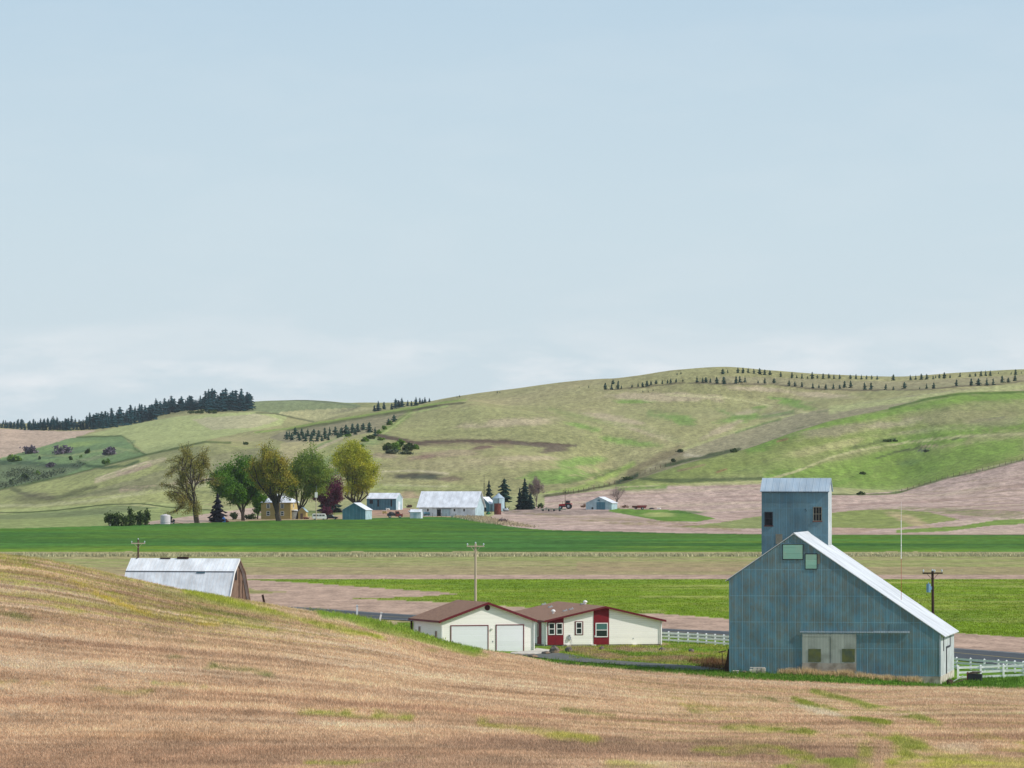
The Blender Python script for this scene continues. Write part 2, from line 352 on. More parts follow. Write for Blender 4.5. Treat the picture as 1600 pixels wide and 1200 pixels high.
# stubble
st_a, st_b, st_c = c8(205, 174, 142), c8(182, 153, 126), c8(216, 194, 166)
n1 = fbm(X/16, V*55, 4); n2 = fbm(X/30+7, V*16+3, 3); n3 = fbm(X/7+70, D/18, 3)
C[:] = st_a; setc(np.clip((n1-.45)*5, 0, 1), st_b, .55); setc(np.clip((n2-.55)*6, 0, 1), st_c, .45)
setc(np.clip((n2-.35)*-6, 0, 1), c8(158, 122, 98), .6)
nl = np.clip((fbm(X/26+20, V*70, 3)-.5)*9, 0, 1)*np.clip((640-PX)/300, 0, 1)*np.clip((V-4.15)*3, 0, 1)
setc(nl, c8(150, 150, 62), .7); setc(np.clip((fbm(X/30+50, V*60+30, 3)-.52)*9, 0, 1)*np.clip((640-PX)/300, 0, 1)*np.clip((V-4.0)*3, 0, 1), c8(132, 108, 80), .55); setc(np.clip((fbm(X/12+90, V*70+9, 3)-.6)*9, 0, 1)*np.clip((PX-700)/300, 0, 1), c8(150, 146, 86), .5)
setc(np.clip((fbm(X/16+9, V*110, 3)-.53)*9, 0, 1), c8(150, 118, 92), .5)
yg, dg, lg = c8(160, 160, 62), c8(104, 118, 48), c8(150, 170, 70)
blobp(300, 1190, 1000, 55, c8(160, 128, 104), .6); blobp(1000, 1170, 500, 22, c8(146, 118, 98), .5, rot=2)  # cloud shadow painted as darker brown stubble across the lower field
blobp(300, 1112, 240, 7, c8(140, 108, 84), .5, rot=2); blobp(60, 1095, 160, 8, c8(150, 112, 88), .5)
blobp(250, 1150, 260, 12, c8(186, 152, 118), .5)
def gs(pts, wd, col, a=.8, brk=.38): stroke(pts, wd, col, a, 1.0, brk, FGM)
gs([(60, 893), (120, 912), (175, 938), (250, 965), (340, 978)], 4, c8(178, 158, 60), .75)
gs([(0, 872), (80, 890), (180, 930), (260, 950), (340, 968), (430, 985)], 4, yg, .55)
gs([(0, 905), (60, 925), (130, 965)], 6, yg, .6); gs([(0, 955), (45, 968)], 5, dg, .6)
gs([(20, 872), (120, 898), (230, 925), (330, 955), (420, 975)], 3, dg, .5)
gs([(150, 895), (260, 925), (350, 945), (430, 962), (500, 985)], 5, c8(158, 160, 90), .6, .3)
gs([(290, 925), (360, 942), (430, 958), (520, 982), (600, 1000)], 5, c8(165, 172, 62), .85, .25)
gs([(400, 944), (470, 965), (560, 988), (650, 1008)], 4, c8(165, 160, 80), .6)
stroke([(505, 957), (560, 966), (620, 984), (680, 1002), (740, 1016)], 11, c8(128, 160, 48), .9, .6, 0, sg < 6.5)
stroke([(560, 975), (640, 997), (720, 1017)], 5, c8(158, 168, 84), .8, .8, 0, FGM)
gs([(480, 975), (580, 1000), (680, 1018), (760, 1026)], 4, c8(150, 150, 75), .6)
gs([(240, 985), (320, 1008), (420, 1030)], 3, dg, .35); gs([(90, 1000), (180, 1022), (330, 1045)], 3, dg, .4)
gs([(330, 1040), (380, 1047), (430, 1056)], 4, dg, .8, .3); gs([(250, 1025), (290, 1030)], 4, dg, .6, .3)
gs([(0, 1066), (50, 1068), (130, 1075), (200, 1083), (300, 1078)], 5, c8(140, 140, 60), .7, .42)
gs([(470, 1112), (540, 1115), (640, 1122)], 6, c8(150, 158, 62), .75, .3); gs([(240, 1068), (320, 1074)], 5, lg, .6, .42)
gs([(590, 950), (640, 975)], 3, dg, .4)
gs([(750, 1130), (830, 1140), (930, 1160)], 7, c8(165, 165, 66), .65, .42)
gs([(1000, 1070), (1060, 1095), (1110, 1125)], 5, c8(140, 138, 66), .7, .4)
gs([(1030, 1092), (1110, 1108), (1180, 1128)], 4, yg, .6, .4)
gs([(1240, 1094), (1290, 1108), (1320, 1122), (1390, 1132)], 4, c8(138, 150, 50), .85, .3)
gs([(1270, 1082), (1330, 1096), (1390, 1112), (1430, 1122), (1468, 1134)], 4.5, c8(142, 152, 64), .8, .32)
gs([(1130, 1136), (1250, 1142), (1340, 1156), (1400, 1152)], 6, c8(140, 150, 50), .8, .35)
gs([(1355, 1150), (1350, 1200)], 9, c8(150, 152, 68), .7, .36); gs([(1400, 1195), (1440, 1170), (1405, 1160)], 11, c8(158, 166, 72), .8, .36)
gs([(1400, 1196), (1500, 1190), (1600, 1188)], 13, c8(164, 164, 72), .8, .38); gs([(1200, 1199), (1330, 1197)], 6, c8(150, 168, 55), .7, .35)
gs([(1090, 1180), (1200, 1176), (1260, 1190)], 9, c8(152, 160, 58), .7, .45); gs([(880, 1110), (960, 1120)], 4, c8(130, 132, 70), .6)
gs([(950, 1196), (1100, 1198)], 6, c8(160, 170, 60), .6, .45); gs([(480, 1196), (660, 1192)], 6, c8(158, 165, 60), .7, .42)
gs([(1460, 1155), (1540, 1150), (1600, 1160)], 5, c8(150, 152, 60), .7, .42)
gs([(1170, 1090), (1230, 1098), (1300, 1120), (1380, 1138)], 2.5, dg, .6, .4); gs([(1160, 1088), (1215, 1097)], 2.5, dg, .6, .3)
blobp(1280, 1112, 50, 5, c8(206, 188, 165), .7, rot=12, mask=FGM); blobp(1500, 1170, 40, 10, c8(205, 184, 158), .6, mask=FGM); blobp(590, 1060, 160, 14, c8(212, 182, 148), .5, rot=4, mask=FGM)
# valley floor (edges run with the distance, so the noise uses world coordinates)
def band(y0, y1, col, a=1.0, x0=-1e9, x1=1e9, wv=1.0):
    m = (Y+wob*wv > y0) & (Y+wob*wv <= y1) & (PX > x0) & (PX < x1) & VALM; setc(m, col, a)
pink, pink2, pinkd = c8(200, 172, 152), c8(192, 162, 142), c8(166, 134, 118)
setc(VALM, c8(120, 140, 60))
band(862, 890, c8(158, 160, 98)); band(886, 899, c8(166, 152, 108)); band(898, 906, pink2)
setc(VALM & (Y > 868) & (Y < 898), c8(182, 160, 122), .6*np.clip((fbm(X/40, D/9, 3)-.42)*5, 0, 1))
setc(VALM & (Y > 878) & (Y < 892) & (PX > 900) & (PX < 1250), c8(178, 150, 118), .5)
band(904.5, 965, c8(130, 154, 42))
setc(VALM & (Y > 906) & (Y < 995), c8(150, 160, 64), .75*np.clip((fbm(X/22+5, D/7, 4)-.45)*6, 0, 1)); setc(VALM & (Y > 906) & (Y < 995), c8(112, 142, 40), .6*np.clip((fbm(X/18+75, D/6, 4)-.5)*6, 0, 1))
setc(VALM & (Y > 906) & (Y < 995) & (PX > 1000), c8(176, 176, 96), .6*np.clip((fbm(X/24+50, D/7, 3)-.58)*7, 0, 1))
poly([(1040, 950), (1140, 955), (1600, 975), (2400, 1000), (2400, 1080), (1040, 1000)], c8(130, 154, 42), 1, 1, 3, VALM)
poly([(1020, 958), (1140, 967), (1490, 989), (1600, 996), (3200, 1040), (3200, 1080), (1600, 1030), (1020, 1010)], pink2, 1, 1, 3, VALM)
poly([(-1600, 906), (390, 906), (480, 911), (600, 919.5), (690, 925), (715, 928.5), (640, 933), (545, 935), (690, 941), (850, 951), (1040, 960), (1040, 1040), (-1600, 1040)], pink2, 1, 1.2, 3, VALM)
poly([(385, 918), (400, 922), (470, 926), (385, 927)], c8(150, 150, 80), .8, 1, 2, VALM)
poly([(620, 972), (700, 975), (1040, 990), (1180, 998), (1180, 1075), (1060, 1062), (860, 1045), (600, 1020)], c8(122, 148, 52), 1, 1, 3, VALM)
poly([(1180, 1000), (1500, 1034), (1700, 1052), (3200, 1080), (3200, 1300), (1600, 1100), (1180, 1090)], c8(112, 150, 48), 1, 1, 3, VALM)
blobp(940, 1023, 55, 9, c8(170, 142, 112), .9, rot=8, mask=VALM); blobp(1040, 1030, 60, 7, c8(160, 140, 98), .7, mask=VALM); blobp(1120, 1040, 30, 10, c8(140, 108, 82), .7, mask=VALM)
blobp(1000, 1016, 60, 4, c8(176, 156, 130), .8, mask=VALM); blobp(640, 968, 60, 5, c8(168, 160, 96), .8, mask=VALM)
blobp(1260, 1058, 120, 5, c8(170, 150, 90), .5, rot=3, mask=VALM)
yard = VALM & inpoly(PX+wob*14, Y, [(850, 1012), (1000, 1003), (1150, 1008), (1200, 1030), (1150, 1056), (1060, 1050), (860, 1030)])
setc(yard, c8(172, 166, 76), .7*np.clip((fbm(X/2.5, D/3, 4)-.5)*7, 0, 1)); setc(yard, c8(170, 140, 110), .8*np.clip((fbm(X/3+33, D/5, 4)-.55)*9, 0, 1))
# dark green wheat
edge = interp(cols, [(-300, 828), (0, 826), (80, 824), (180, 821), (250, 818.5), (330, 816.5), (420, 813), (520, 811.5), (600, 809), (680, 807.5), (720, 808.5), (760, 815), (800, 823), (860, 828), (960, 830.5), (1060, 833), (1200, 834.5), (1600, 835.5), (3000, 836)])[None]
wheat = VALM & (Y < 863+wob) & (Y > edge+wob2*.6)
setc(wheat, c8(88, 124, 36)); setc(wheat, c8(122, 150, 44), .85*np.clip((Y-838)/22+wob*.6, 0, 1)); setc(wheat, c8(54, 102, 42), .6*np.clip((fbm(X/70, D/60+8, 3)-.5)*5, 0, 1))
setc(wheat, c8(50, 98, 38), .8*np.clip((fbm(X/90+5, D/45+2, 3)-.56)*7, 0, 1)); setc(wheat, c8(84, 140, 60), .5*np.clip((fbm(X/60+25, D/30+2, 3)-.55)*7, 0, 1))
for i in range(14): stroke([(0, 830+i*2.2), (400, 824+i*2.6), (800, 832+i*2.1), (1600, 838+i*1.7)], .5, c8(100, 140, 70), .35, 1, .4, wheat)
setc(VALM & (Y < 868.3) & (Y > 862+wob), c8(180, 166, 122)); setc(VALM & (Y < 869.4) & (Y > 867.9), c8(52, 62, 34), .8)  # thin dark line: shadow at the strip's foot, painted on the ground
farz = (sg >= 10) & (sg < 16) & (Y < edge+wob2*.6)
setc(farz, c8(172, 170, 118))
poly([(-1600, 802), (0, 803), (180, 789), (260, 793), (330, 798), (330, 812), (240, 822), (0, 827), (-1600, 830)], c8(150, 158, 100), 1, 1, 3, farz | HILM)
blobp(130, 803, 120, 6, c8(134, 146, 96), .7, mask=farz)
poly([(226, 816), (300, 806), (420, 790), (420, 812), (226, 821)], c8(198, 172, 154), 1, 1, 2, farz)
poly([(330, 812), (470, 808), (640, 800), (700, 800), (760, 806), (770, 815), (330, 818)], c8(180, 156, 122), 1, 2, 2, farz | VALM & (Y < edge))
poly([(470, 803), (520, 797), (640, 794), (700, 801), (600, 806)], c8(182, 148, 126), 1, 2, 2, farz)
poly([(380, 806), (420, 799), (470, 798), (570, 801), (500, 806)], c8(120, 140, 70), .8, 1, 2, farz)
# pale pink tilled fields on the right of the farm
pz = (sg >= 10) & (sg <= 15)
PK = [(740, 822), (780, 800), (850, 790), (850, 776), (920, 769), (975, 762), (1050, 757), (1190, 751), (1270, 774), (1330, 772), (1400, 768), (1440, 757), (1480, 745), (1540, 733), (1600, 717), (1900, 690), (3200, 640), (3200, 850), (740, 850)]
poly(PK, c8(200, 172, 158), 1, 1, 2, (pz | (sg == 16)) & (Y < edge+wob2*.6))
fr = pz & inpoly(PX, Y, PK) & (Y < edge)
setc(fr, c8(174, 144, 130), .6*np.clip((fbm(X/50+2, V*9, 3)-.45)*6, 0, 1)); setc(fr, c8(210, 188, 160), .5*np.clip((fbm(X/80+2, V*6+50, 3)-.5)*6, 0, 1))
poly([(780, 796), (850, 793), (920, 797), (1000, 799), (870, 806), (790, 804)], c8(160, 140, 128), .8, 1, 2, fr)
poly([(955, 794), (1000, 796), (1060, 797), (1118, 810), (1090, 815), (1040, 815), (990, 806), (950, 799)], c8(110, 142, 58), 1, 1, 2, fr)
blobp(1030, 804, 34, 5, c8(178, 180, 112), .8, mask=fr); blobp(1075, 800, 40, 4, c8(80, 118, 48), .7, mask=fr)
poly([(1060, 824), (1120, 817), (1190, 806), (1240, 806), (1240, 822), (1190, 826)], c8(132, 150, 74), .8, 2, 2, fr)
for i in range(9): stroke([(800+i*18, 800+i*2.2), (950+i*14, 808+i*2), (1110+i*6, 819+i*1.2)], .9, c8(152, 138, 92), .6, 1, .4, fr)
poly([(1240, 808), (1340, 797), (1400, 796), (1450, 800), (1500, 812), (1400, 826), (1320, 826), (1240, 824)], c8(134, 154, 62), .8, 3, 2, fr)
blobp(1420, 812, 55, 8, c8(196, 172, 132), .8, rot=20, mask=fr); poly([(1290, 824), (1380, 826), (1340, 833), (1290, 833)], pink2, 1, 1, 2, fr)
poly([(1400, 828), (1500, 822), (1560, 812), (1700, 808), (1700, 815), (1560, 820), (1480, 830), (1400, 833)], c8(122, 152, 55), .9, 1, 2, fr)
for i in range(8): stroke([(1380+i*12, 760+i*4), (1480, 756+i*6), (1600, 742+i*8)], .8, c8(160, 140, 110), .6, 1, .35, fr)
for i in range(6): stroke([(1330+i*20, 800+i), (1400+i*16, 792+i*2), (1500+i*12, 796+i*2.5), (1600, 800+i*2.5)], 1.1, c8(140, 142, 88), .6, 1, .3, fr)
stroke([(1290, 788), (1350, 783), (1420, 780), (1600, 770)], 2.5, c8(206, 178, 162), .9, 1, 0, fr)
for i in range(12): stroke([(990+i*16, 790-i*.5), (1060+i*14, 776-i), (1130+i*8, 765-i*.5)], .7, c8(166, 138, 124), .5, 1, .42, fr)
# hills
olive, lolive, tanh, hg, gy = c8(165, 159, 110), c8(177, 172, 120), c8(189, 171, 132), c8(132, 160, 70), c8(140, 132, 104)
H1 = (sg >= 15); setc(H1 & ~(inpoly(PX, Y, PK)), olive)
m0 = H1 & ~inpoly(PX, Y, PK)
setc(m0, tanh, .5*np.clip((fbm(X/150+4, D/300, 3)-.42)*3, 0, 1)); setc(m0, c8(148, 152, 96), .5*np.clip((fbm(X/130+34, D/300+9, 3)-.5)*4, 0, 1))
setc(m0, lolive, .35*np.clip((fbm(X/90+74, D/200+9, 3)-.5)*4, 0, 1))
LH = m0 & (PX < 600) & (sg < 17)
poly([(-1600, 800), (0, 767), (100, 745), (230, 712), (320, 692), (400, 700), (560, 690), (600, 720), (500, 760), (300, 790), (0, 800)], c8(166, 168, 108), .8, 2, 3, LH)
poly([(100, 780), (220, 745), (330, 712), (400, 700), (500, 705), (440, 735), (300, 760)], c8(146, 142, 104), .8, 3, 3, LH)
stroke([(150, 752), (180, 742), (220, 730), (255, 718)], 3, c8(206, 184, 152), .7, 1, 0, LH); stroke([(190, 765), (260, 758), (330, 748)], 3, c8(200, 172, 150), .6, 1, .3, LH)
blobp(60, 783, 60, 8, c8(124, 122, 84), .7, rot=-6, mask=LH); blobp(40, 778, 40, 6, c8(120, 118, 84), .6, mask=LH)
poly([(0, 797), (120, 790), (240, 785), (330, 790), (330, 798), (0, 802)], c8(176, 182, 118), .8, 1, 3, m0)
poly([(330, 720), (420, 710), (480, 740), (400, 770), (330, 770)], c8(150, 150, 108), .6, 4, 3, m0)
# left back hills
B2 = m0 & (sg >= 16)
poly([(-1600, 660), (0, 670), (100, 674), (150, 672), (120, 683), (60, 700), (0, 716), (-1600, 760)], c8(198, 172, 150), 1, 2, 3, B2)
poly([(-1600, 790), (0, 716), (60, 700), (110, 684), (190, 681), (205, 695), (230, 711), (100, 744), (0, 765), (-1600, 800)], c8(124, 146, 96), 1, 1, 3, B2)
blobp(120, 695, 60, 5, c8(140, 158, 92), .8, rot=-8, mask=B2); blobp(90, 712, 60, 4, c8(92, 112, 84), .7, rot=-10, mask=B2); blobp(150, 715, 50, 4, c8(146, 150, 112), .7, rot=-12, mask=B2)
poly([(-1600, 800), (0, 724), (60, 726), (130, 726), (100, 744), (0, 765), (-1600, 810)], c8(112, 122, 88), .8, 5, 3, B2)
poly([(125, 682), (200, 664), (280, 650), (400, 643), (450, 650), (440, 664), (400, 672), (320, 688), (230, 711), (205, 690), (190, 681)], c8(178, 182, 122), 1, 1, 3, B2)
poly([(300, 655), (400, 646), (440, 655), (400, 668), (330, 672)], c8(196, 180, 150), .6, 3, 3, B2)
stroke([(120, 683), (190, 681), (205, 690), (212, 703), (229, 710.5)], 1.2, c8(86, 104, 56), .9, 1, 0, B2)
stroke([(0, 765), (100, 744.5), (170, 726), (230, 710.5), (280, 699.5), (320, 690.5), (360, 692)], 1.5, c8(84, 100, 50), .85, 1, 0)
poly([(350, 643), (440, 648), (490, 658), (570, 645), (560, 631), (500, 622), (350, 622)], c8(142, 150, 106), 1, 1, 3, sg >= 20)
stroke([(400, 625.6), (430, 624.8), (470, 624.8), (510, 628), (555, 633.8)], 1.4, c8(104, 112, 84), .8, 1, 0)
poly([(430, 645), (470, 641), (560, 637), (620, 636), (560, 650), (490, 659)], c8(188, 180, 130), 1, 1, 2, sg >= 20)
blobp(540, 641, 30, 4, c8(124, 120, 96), .6, rot=-10, mask=sg >= 20)
stroke([(400, 645), (430, 646), (460, 653), (490, 659)], 1.2, c8(98, 100, 66), .8, 1, 0)
# the draw with its young trees and the bank above it
dr = (sg >= 16) & (sg < 18)
poly([(446, 673), (500, 663), (560, 654), (620, 644), (690, 633), (740, 626), (690, 634), (640, 642), (590, 674), (540, 684), (450, 692), (420, 684)], c8(152, 142, 112), .9, 1.5, 2, dr)
stroke([(450, 671.5), (500, 662.5), (560, 653), (620, 643.5), (680, 634)], 3.0, c8(92, 98, 56), .85, .8, 0, dr)  # shadow band under the crest, painted into the bank's colour
stroke([(640, 640), (680, 634.5), (725, 629)], 2.2, c8(88, 86, 58), .8, .8, 0, dr)
stroke([(400, 675.5), (450, 669.5), (500, 660), (560, 650.6), (620, 640.6), (680, 630.8), (728, 624.8)], 1.5, c8(150, 168, 84), .9, 1, 0)
poly([(440, 692), (540, 682), (500, 700), (450, 726), (400, 735), (430, 715)], c8(192, 176, 132), .7, 2, 2, m0); 
stroke([(545, 678), (510, 692), (470, 715)], 3.5, c8(128, 150, 88), .8, 1, .2, m0); stroke([(600, 680), (560, 700), (510, 722)], 7, c8(134, 148, 94), .8, 1, .2, m0)
stroke([(535, 684), (500, 700), (460, 722)], 2, c8(200, 180, 148), .8, 1, .2, m0)
stroke([(600, 672), (625, 658), (640, 646)], 5, c8(124, 140, 70), .8, 1, .2, dr); stroke([(592, 682), (615, 666), (640, 646), (700, 634)], 1.3, c8(176, 184, 116), .9, 1, 0, dr)
# big hill marks
BH = m0 & (PX > 560)
stroke([(590, 681), (620, 686), (650, 692), (700, 689.5), (760, 688.5), (800, 690.5), (840, 693), (890, 696)], 3.0, c8(92, 74, 62), .95, .8, 0, m0)
stroke([(640, 695), (700, 694), (780, 693), (800, 696)], 4.0, c8(120, 96, 82), .5, 1, .25, m0)
blobp(868, 702, 30, 5.5, c8(112, 98, 82), .95, rot=-8, mask=m0); stroke([(800, 691), (850, 697), (900, 696)], 2.2, c8(112, 98, 82), .9, 1, 0, m0)
blobp(665, 714, 34, 5, c8(122, 88, 82), .85, rot=-8, mask=m0); blobp(752, 700, 28, 4, c8(122, 92, 84), .85, rot=-8, mask=m0)
blobp(620, 700, 34, 10, c8(110, 108, 66), .7, mask=m0); blobp(600, 712, 30, 5, c8(160, 140, 118), .7, mask=m0)
blobp(652, 744.5, 54, 7, c8(88, 82, 68), .95, rot=1, mask=m0); blobp(665, 747, 50, 5, c8(84, 90, 72), .6, mask=m0); blobp(700, 748, 24, 5, c8(130, 112, 92), .8, mask=m0); stroke([(598, 737), (650, 735), (700, 740)], 1.5, c8(200, 186, 152), .8, 1, 0, m0)
blobp(514, 738, 28, 7, c8(84, 88, 76), .9, mask=m0); stroke([(485, 729), (540, 729)], 1.5, c8(196, 176, 140), .7, 1, 0, m0)
blobp(620, 765, 60, 10, c8(168, 176, 108), .7, mask=m0); blobp(640, 775, 20, 12, c8(190, 160, 132), .7, mask=m0)
blobp(700, 725, 100, 14, c8(170, 158, 120), .6, mask=m0)
for (bx, by, rx, ry, ro) in ((905, 722, 55, 9, -8), (870, 740, 60, 10, -6), (1065, 655, 32, 9, 12), (1160, 652, 40, 10, -12), (1240, 632, 34, 6, 14), (990, 627, 40, 4, 0), (1180, 640, 26, 5, -18), (915, 668, 40, 6, 14), (980, 690, 60, 6, 8), (870, 750, 70, 7, -8), (1230, 625, 40, 4, 8)):
    blobp(bx, by, rx, ry, c8(132, 162, 78), .8, rot=ro, mask=m0)
for (bx, by, rx, ry, ro) in ((1040, 620, 110, 9, 2), (1010, 675, 60, 6, 16), (1180, 608, 60, 5, 3), (960, 655, 60, 8, 10), (800, 660, 90, 8, -4), (1130, 670, 40, 6, -25), (1290, 618, 60, 5, 4), (820, 716, 60, 5, 0), (1165, 645, 30, 4, -10)):
    blobp(bx, by, rx, ry, c8(200, 180, 148), .75, rot=ro, mask=m0)
stroke([(880, 756), (940, 738), (985, 728)], 3, c8(100, 122, 60), .6, 1, .25, m0); stroke([(930, 748), (960, 736), (985, 730)], 2.2, c8(72, 92, 50), .8, 1, 0, m0)
stroke([(840, 775), (900, 765), (950, 745), (990, 725)], 4, c8(158, 178, 88), .7, 1, 0, m0)
# right hill and the fallow strip behind it
poly([(945, 757), (1000, 738), (1050, 712), (1075, 702), (1170, 668), (1240, 648), (1310, 635), (1400, 620), (1500, 608), (1600, 600), (1900, 592), (1900, 604), (1600, 612), (1500, 615), (1400, 638), (1300, 658), (1240, 676), (1170, 701), (1080, 722), (1000, 748), (960, 760)], c8(164, 154, 120), 1, 1, 2, H1)
stroke([(985, 738), (1030, 716), (1062, 704)], 6, c8(124, 108, 84), .7, 1, .1, H1); stroke([(945, 760), (1000, 745), (1040, 728), (1065, 718)], 5, c8(126, 118, 84), .8, 1, .1, H1)
stroke([(1062, 704), (1150, 674), (1240, 647)], 1.5, c8(188, 186, 128), .8, 1, 0, H1); stroke([(1300, 640), (1400, 626), (1600, 604)], 5, c8(184, 186, 126), .8, 1, 0, H1)
stroke([(1070, 711), (1110, 714)], 2, c8(200, 186, 160), .7, 1, 0, H1)
RH = H1 & (sg == 15) & (PX > 930) & ~inpoly(PX, Y, PK)
setc(RH, c8(142, 151, 84)); setc(RH, c8(170, 164, 118), .55*np.clip((fbm(X/70+4, D/200, 4)-.44)*4, 0, 1)); setc(RH, c8(128, 148, 76), .4*np.clip((fbm(X/60+54, D/160, 3)-.5)*4, 0, 1))
stroke([(1170, 704), (1240, 680), (1300, 663), (1400, 643), (1500, 622), (1600, 618), (1900, 610)], 6, c8(130, 158, 70), .9, 1, 0, RH)
stroke([(1390, 638.5), (1450, 622.5), (1500, 615.5), (1600, 612.5), (1700, 611)], 1.6, c8(92, 120, 44), .9, 1, 0)
blobp(1330, 670, 120, 12, c8(166, 162, 112), .8, rot=-8, mask=RH); blobp(1500, 650, 110, 14, c8(164, 158, 112), .8, rot=-4, mask=RH)
blobp(1480, 672, 120, 5, c8(190, 176, 140), .7, rot=-4, mask=RH); blobp(1290, 700, 100, 8, c8(180, 172, 120), .7, rot=-14, mask=RH)
for (a, b, w_) in (([(1200, 745), (1300, 742), (1350, 728), (1420, 700), (1500, 684)], 0, 9), ([(1350, 748), (1420, 735), (1500, 712), (1580, 696)], 0, 12), ([(1400, 690), (1500, 674), (1600, 664)], 0, 8)):
    stroke(a, w_, c8(128, 156, 68), .8, 1, .2, RH)
stroke([(1385, 712), (1410, 704), (1440, 699), (1452, 698)], 2.0, c8(98, 98, 68), .9, .8, 0, RH); blobp(1440, 704, 12, 2.5, c8(104, 106, 96), .9, mask=RH); stroke([(1440, 697.5), (1465, 696.5)], 1.2, c8(196, 170, 140), .8, 1, 0, RH)
stroke([(1365, 690), (1385, 688.5), (1398, 686)], 1.8, c8(74, 92, 50), .9, 1, 0, RH); stroke([(1488, 687), (1510, 682.5), (1530, 681)], 1.3, c8(86, 94, 60), .9, 1, 0, RH); stroke([(1545, 654), (1570, 652)], 1.0, c8(110, 108, 84), .8, 1, 0, RH)
stroke([(1300, 758), (1330, 748), (1360, 738)], 4, c8(84, 128, 48), .7, 1, .2, RH); blobp(1345, 741, 12, 3, c8(72, 104, 44), .8, mask=RH); blobp(1400, 770, 14, 3, c8(80, 118, 50), .8, mask=RH | fr)
stroke([(1300, 765), (1380, 766), (1410, 764)], 4, c8(176, 178, 122), .8, 1, 0, RH); stroke([(1290, 772.5), (1350, 773), (1400, 771), (1440, 758.5), (1480, 746.5), (1540, 734.5), (1600, 718.5)], 1.3, c8(98, 110, 56), .9, 1, 0)
stroke([(1000, 747), (1040, 751), (1060, 752), (1100, 750), (1190, 748)], 3.0, c8(86, 98, 58), .85, .9, .1, RH | fr); stroke([(1010, 756), (1060, 758), (1190, 753)], 2.5, c8(168, 172, 104), .8, 1, 0, RH | fr)
stroke([(968, 762), (1000, 762), (1040, 761)], 4, c8(118, 150, 58), .8, 1, 0, RH | fr | m0)
stroke([(964, 754), (985, 747), (996, 743)], 3.2, c8(56, 72, 46), .95, .7, 0, H1); stroke([(1040, 728), (1080, 718), (1120, 710), (1155, 702)], 2.6, c8(72, 84, 48), .9, .8, .1, H1)
stroke([(850, 775), (900, 769), (940, 761), (966, 754)], 1.6, c8(84, 84, 52), .85, 1, .2)
stroke([(1060, 736), (1100, 726)], 2, c8(160, 136, 102), .7, 1, 0, RH)
# folds, gullies and edges on the slopes, shading of the folds painted in
stroke([(18, 762), (35, 771), (60, 778), (85, 778), (115, 770), (150, 760)], 3.2, c8(96, 98, 66), .75, 1, .1, m0); blobp(60, 774, 40, 6, c8(126, 118, 92), .6, rot=4, mask=m0)
stroke([(85, 779), (130, 773), (190, 762), (260, 764), (330, 770)], 1.6, c8(112, 116, 78), .6, 1, .2, m0); stroke([(0, 790), (60, 790), (140, 783), (240, 768), (320, 758)], 2.2, c8(196, 190, 146), .6, 1, .2, m0)
stroke([(150, 748), (185, 736), (225, 723), (258, 716)], 1.3, c8(220, 200, 164), .9, .8, 0, m0); stroke([(185, 741), (215, 733), (235, 726)], 3, c8(176, 150, 132), .7, 1, .2, m0)
stroke([(0, 801), (50, 800), (90, 797.2), (150, 790), (180, 788), (220, 787), (260, 792), (330, 797)], .9, c8(74, 88, 44), .9, .7, 0)
poly([(-1600, 806), (0, 805), (90, 801), (190, 790), (250, 793), (200, 800), (100, 808), (0, 812), (-1600, 814)], c8(120, 128, 88), .7, 1, 3, VALM | H1)
poly([(230, 712), (280, 702), (330, 694), (400, 702), (450, 716), (380, 730), (300, 735), (240, 728)], c8(140, 136, 100), .5, 3, 3, m0); stroke([(440, 708), (400, 725), (330, 745)], 2.5, c8(118, 128, 80), .5, 1, .2, m0)
stroke([(122, 722), (140, 728), (165, 731), (195, 728), (216, 721)], 2.4, c8(70, 92, 58), .85, .8, 0); stroke([(0, 722), (40, 723), (80, 728), (125, 727)], 3.5, c8(70, 88, 66), .8, 1, .1)
for i in range(7): stroke([(40+i*22, 716-i*2.5), (90+i*20, 703-i*2.2)], 1.8, c8(96, 118, 82), .55, 1, .2, B2)  # shading of the left-facing slopes painted as dark streaks
stroke([(60, 712), (110, 712), (180, 700), (215, 706)], 1.4, c8(160, 168, 112), .6, 1, .2, B2)
stroke([(945, 609.3), (1000, 605.5), (1060, 598.6), (1090, 598.4), (1130, 600.4), (1210, 600), (1270, 607.6), (1350, 609.6), (1450, 608.6), (1500, 603.8), (1560, 600.6), (1600, 595)], 1.1, c8(110, 98, 76), .85, .7, 0, m0)
poly([(1085, 597), (1130, 588), (1220, 590), (1300, 594), (1400, 596), (1500, 591), (1600, 586), (1900, 584), (1900, 590), (1600, 595), (1500, 603), (1450, 608), (1350, 609), (1270, 607), (1210, 600), (1130, 600)], c8(158, 146, 118), .55, 1, 2, m0)
stroke([(1040, 617), (1130, 621), (1180, 629), (1230, 640), (1262, 645)], 1.3, c8(206, 198, 146), .7, 1, .1, m0); blobp(1215, 647, 34, 5, c8(160, 146, 126), .7, rot=-8, mask=m0)
stroke([(1120, 640), (1150, 650), (1190, 652), (1240, 643)], 2.4, c8(118, 146, 74), .7, 1, .2, m0); stroke([(1150, 676), (1190, 663), (1220, 655)], 1.8, c8(112, 134, 70), .7, 1, .2, m0)
stroke([(1016, 646), (1060, 655), (1085, 660)], 5, c8(130, 152, 84), .6, 1, .3, m0); stroke([(860, 640), (930, 656), (1000, 668), (1060, 690)], 3, c8(150, 160, 96), .5, 1, .2, m0)
stroke([(1190, 752), (1240, 738), (1300, 714), (1350, 702), (1420, 691), (1500, 682), (1600, 678)], 1.5, c8(204, 192, 146), .75, 1, .1, RH)
poly([(1240, 742), (1300, 720), (1360, 706), (1440, 706), (1540, 690), (1600, 684), (1600, 708), (1480, 744), (1400, 766), (1290, 762)], c8(132, 156, 72), .7, 2, 3, RH)
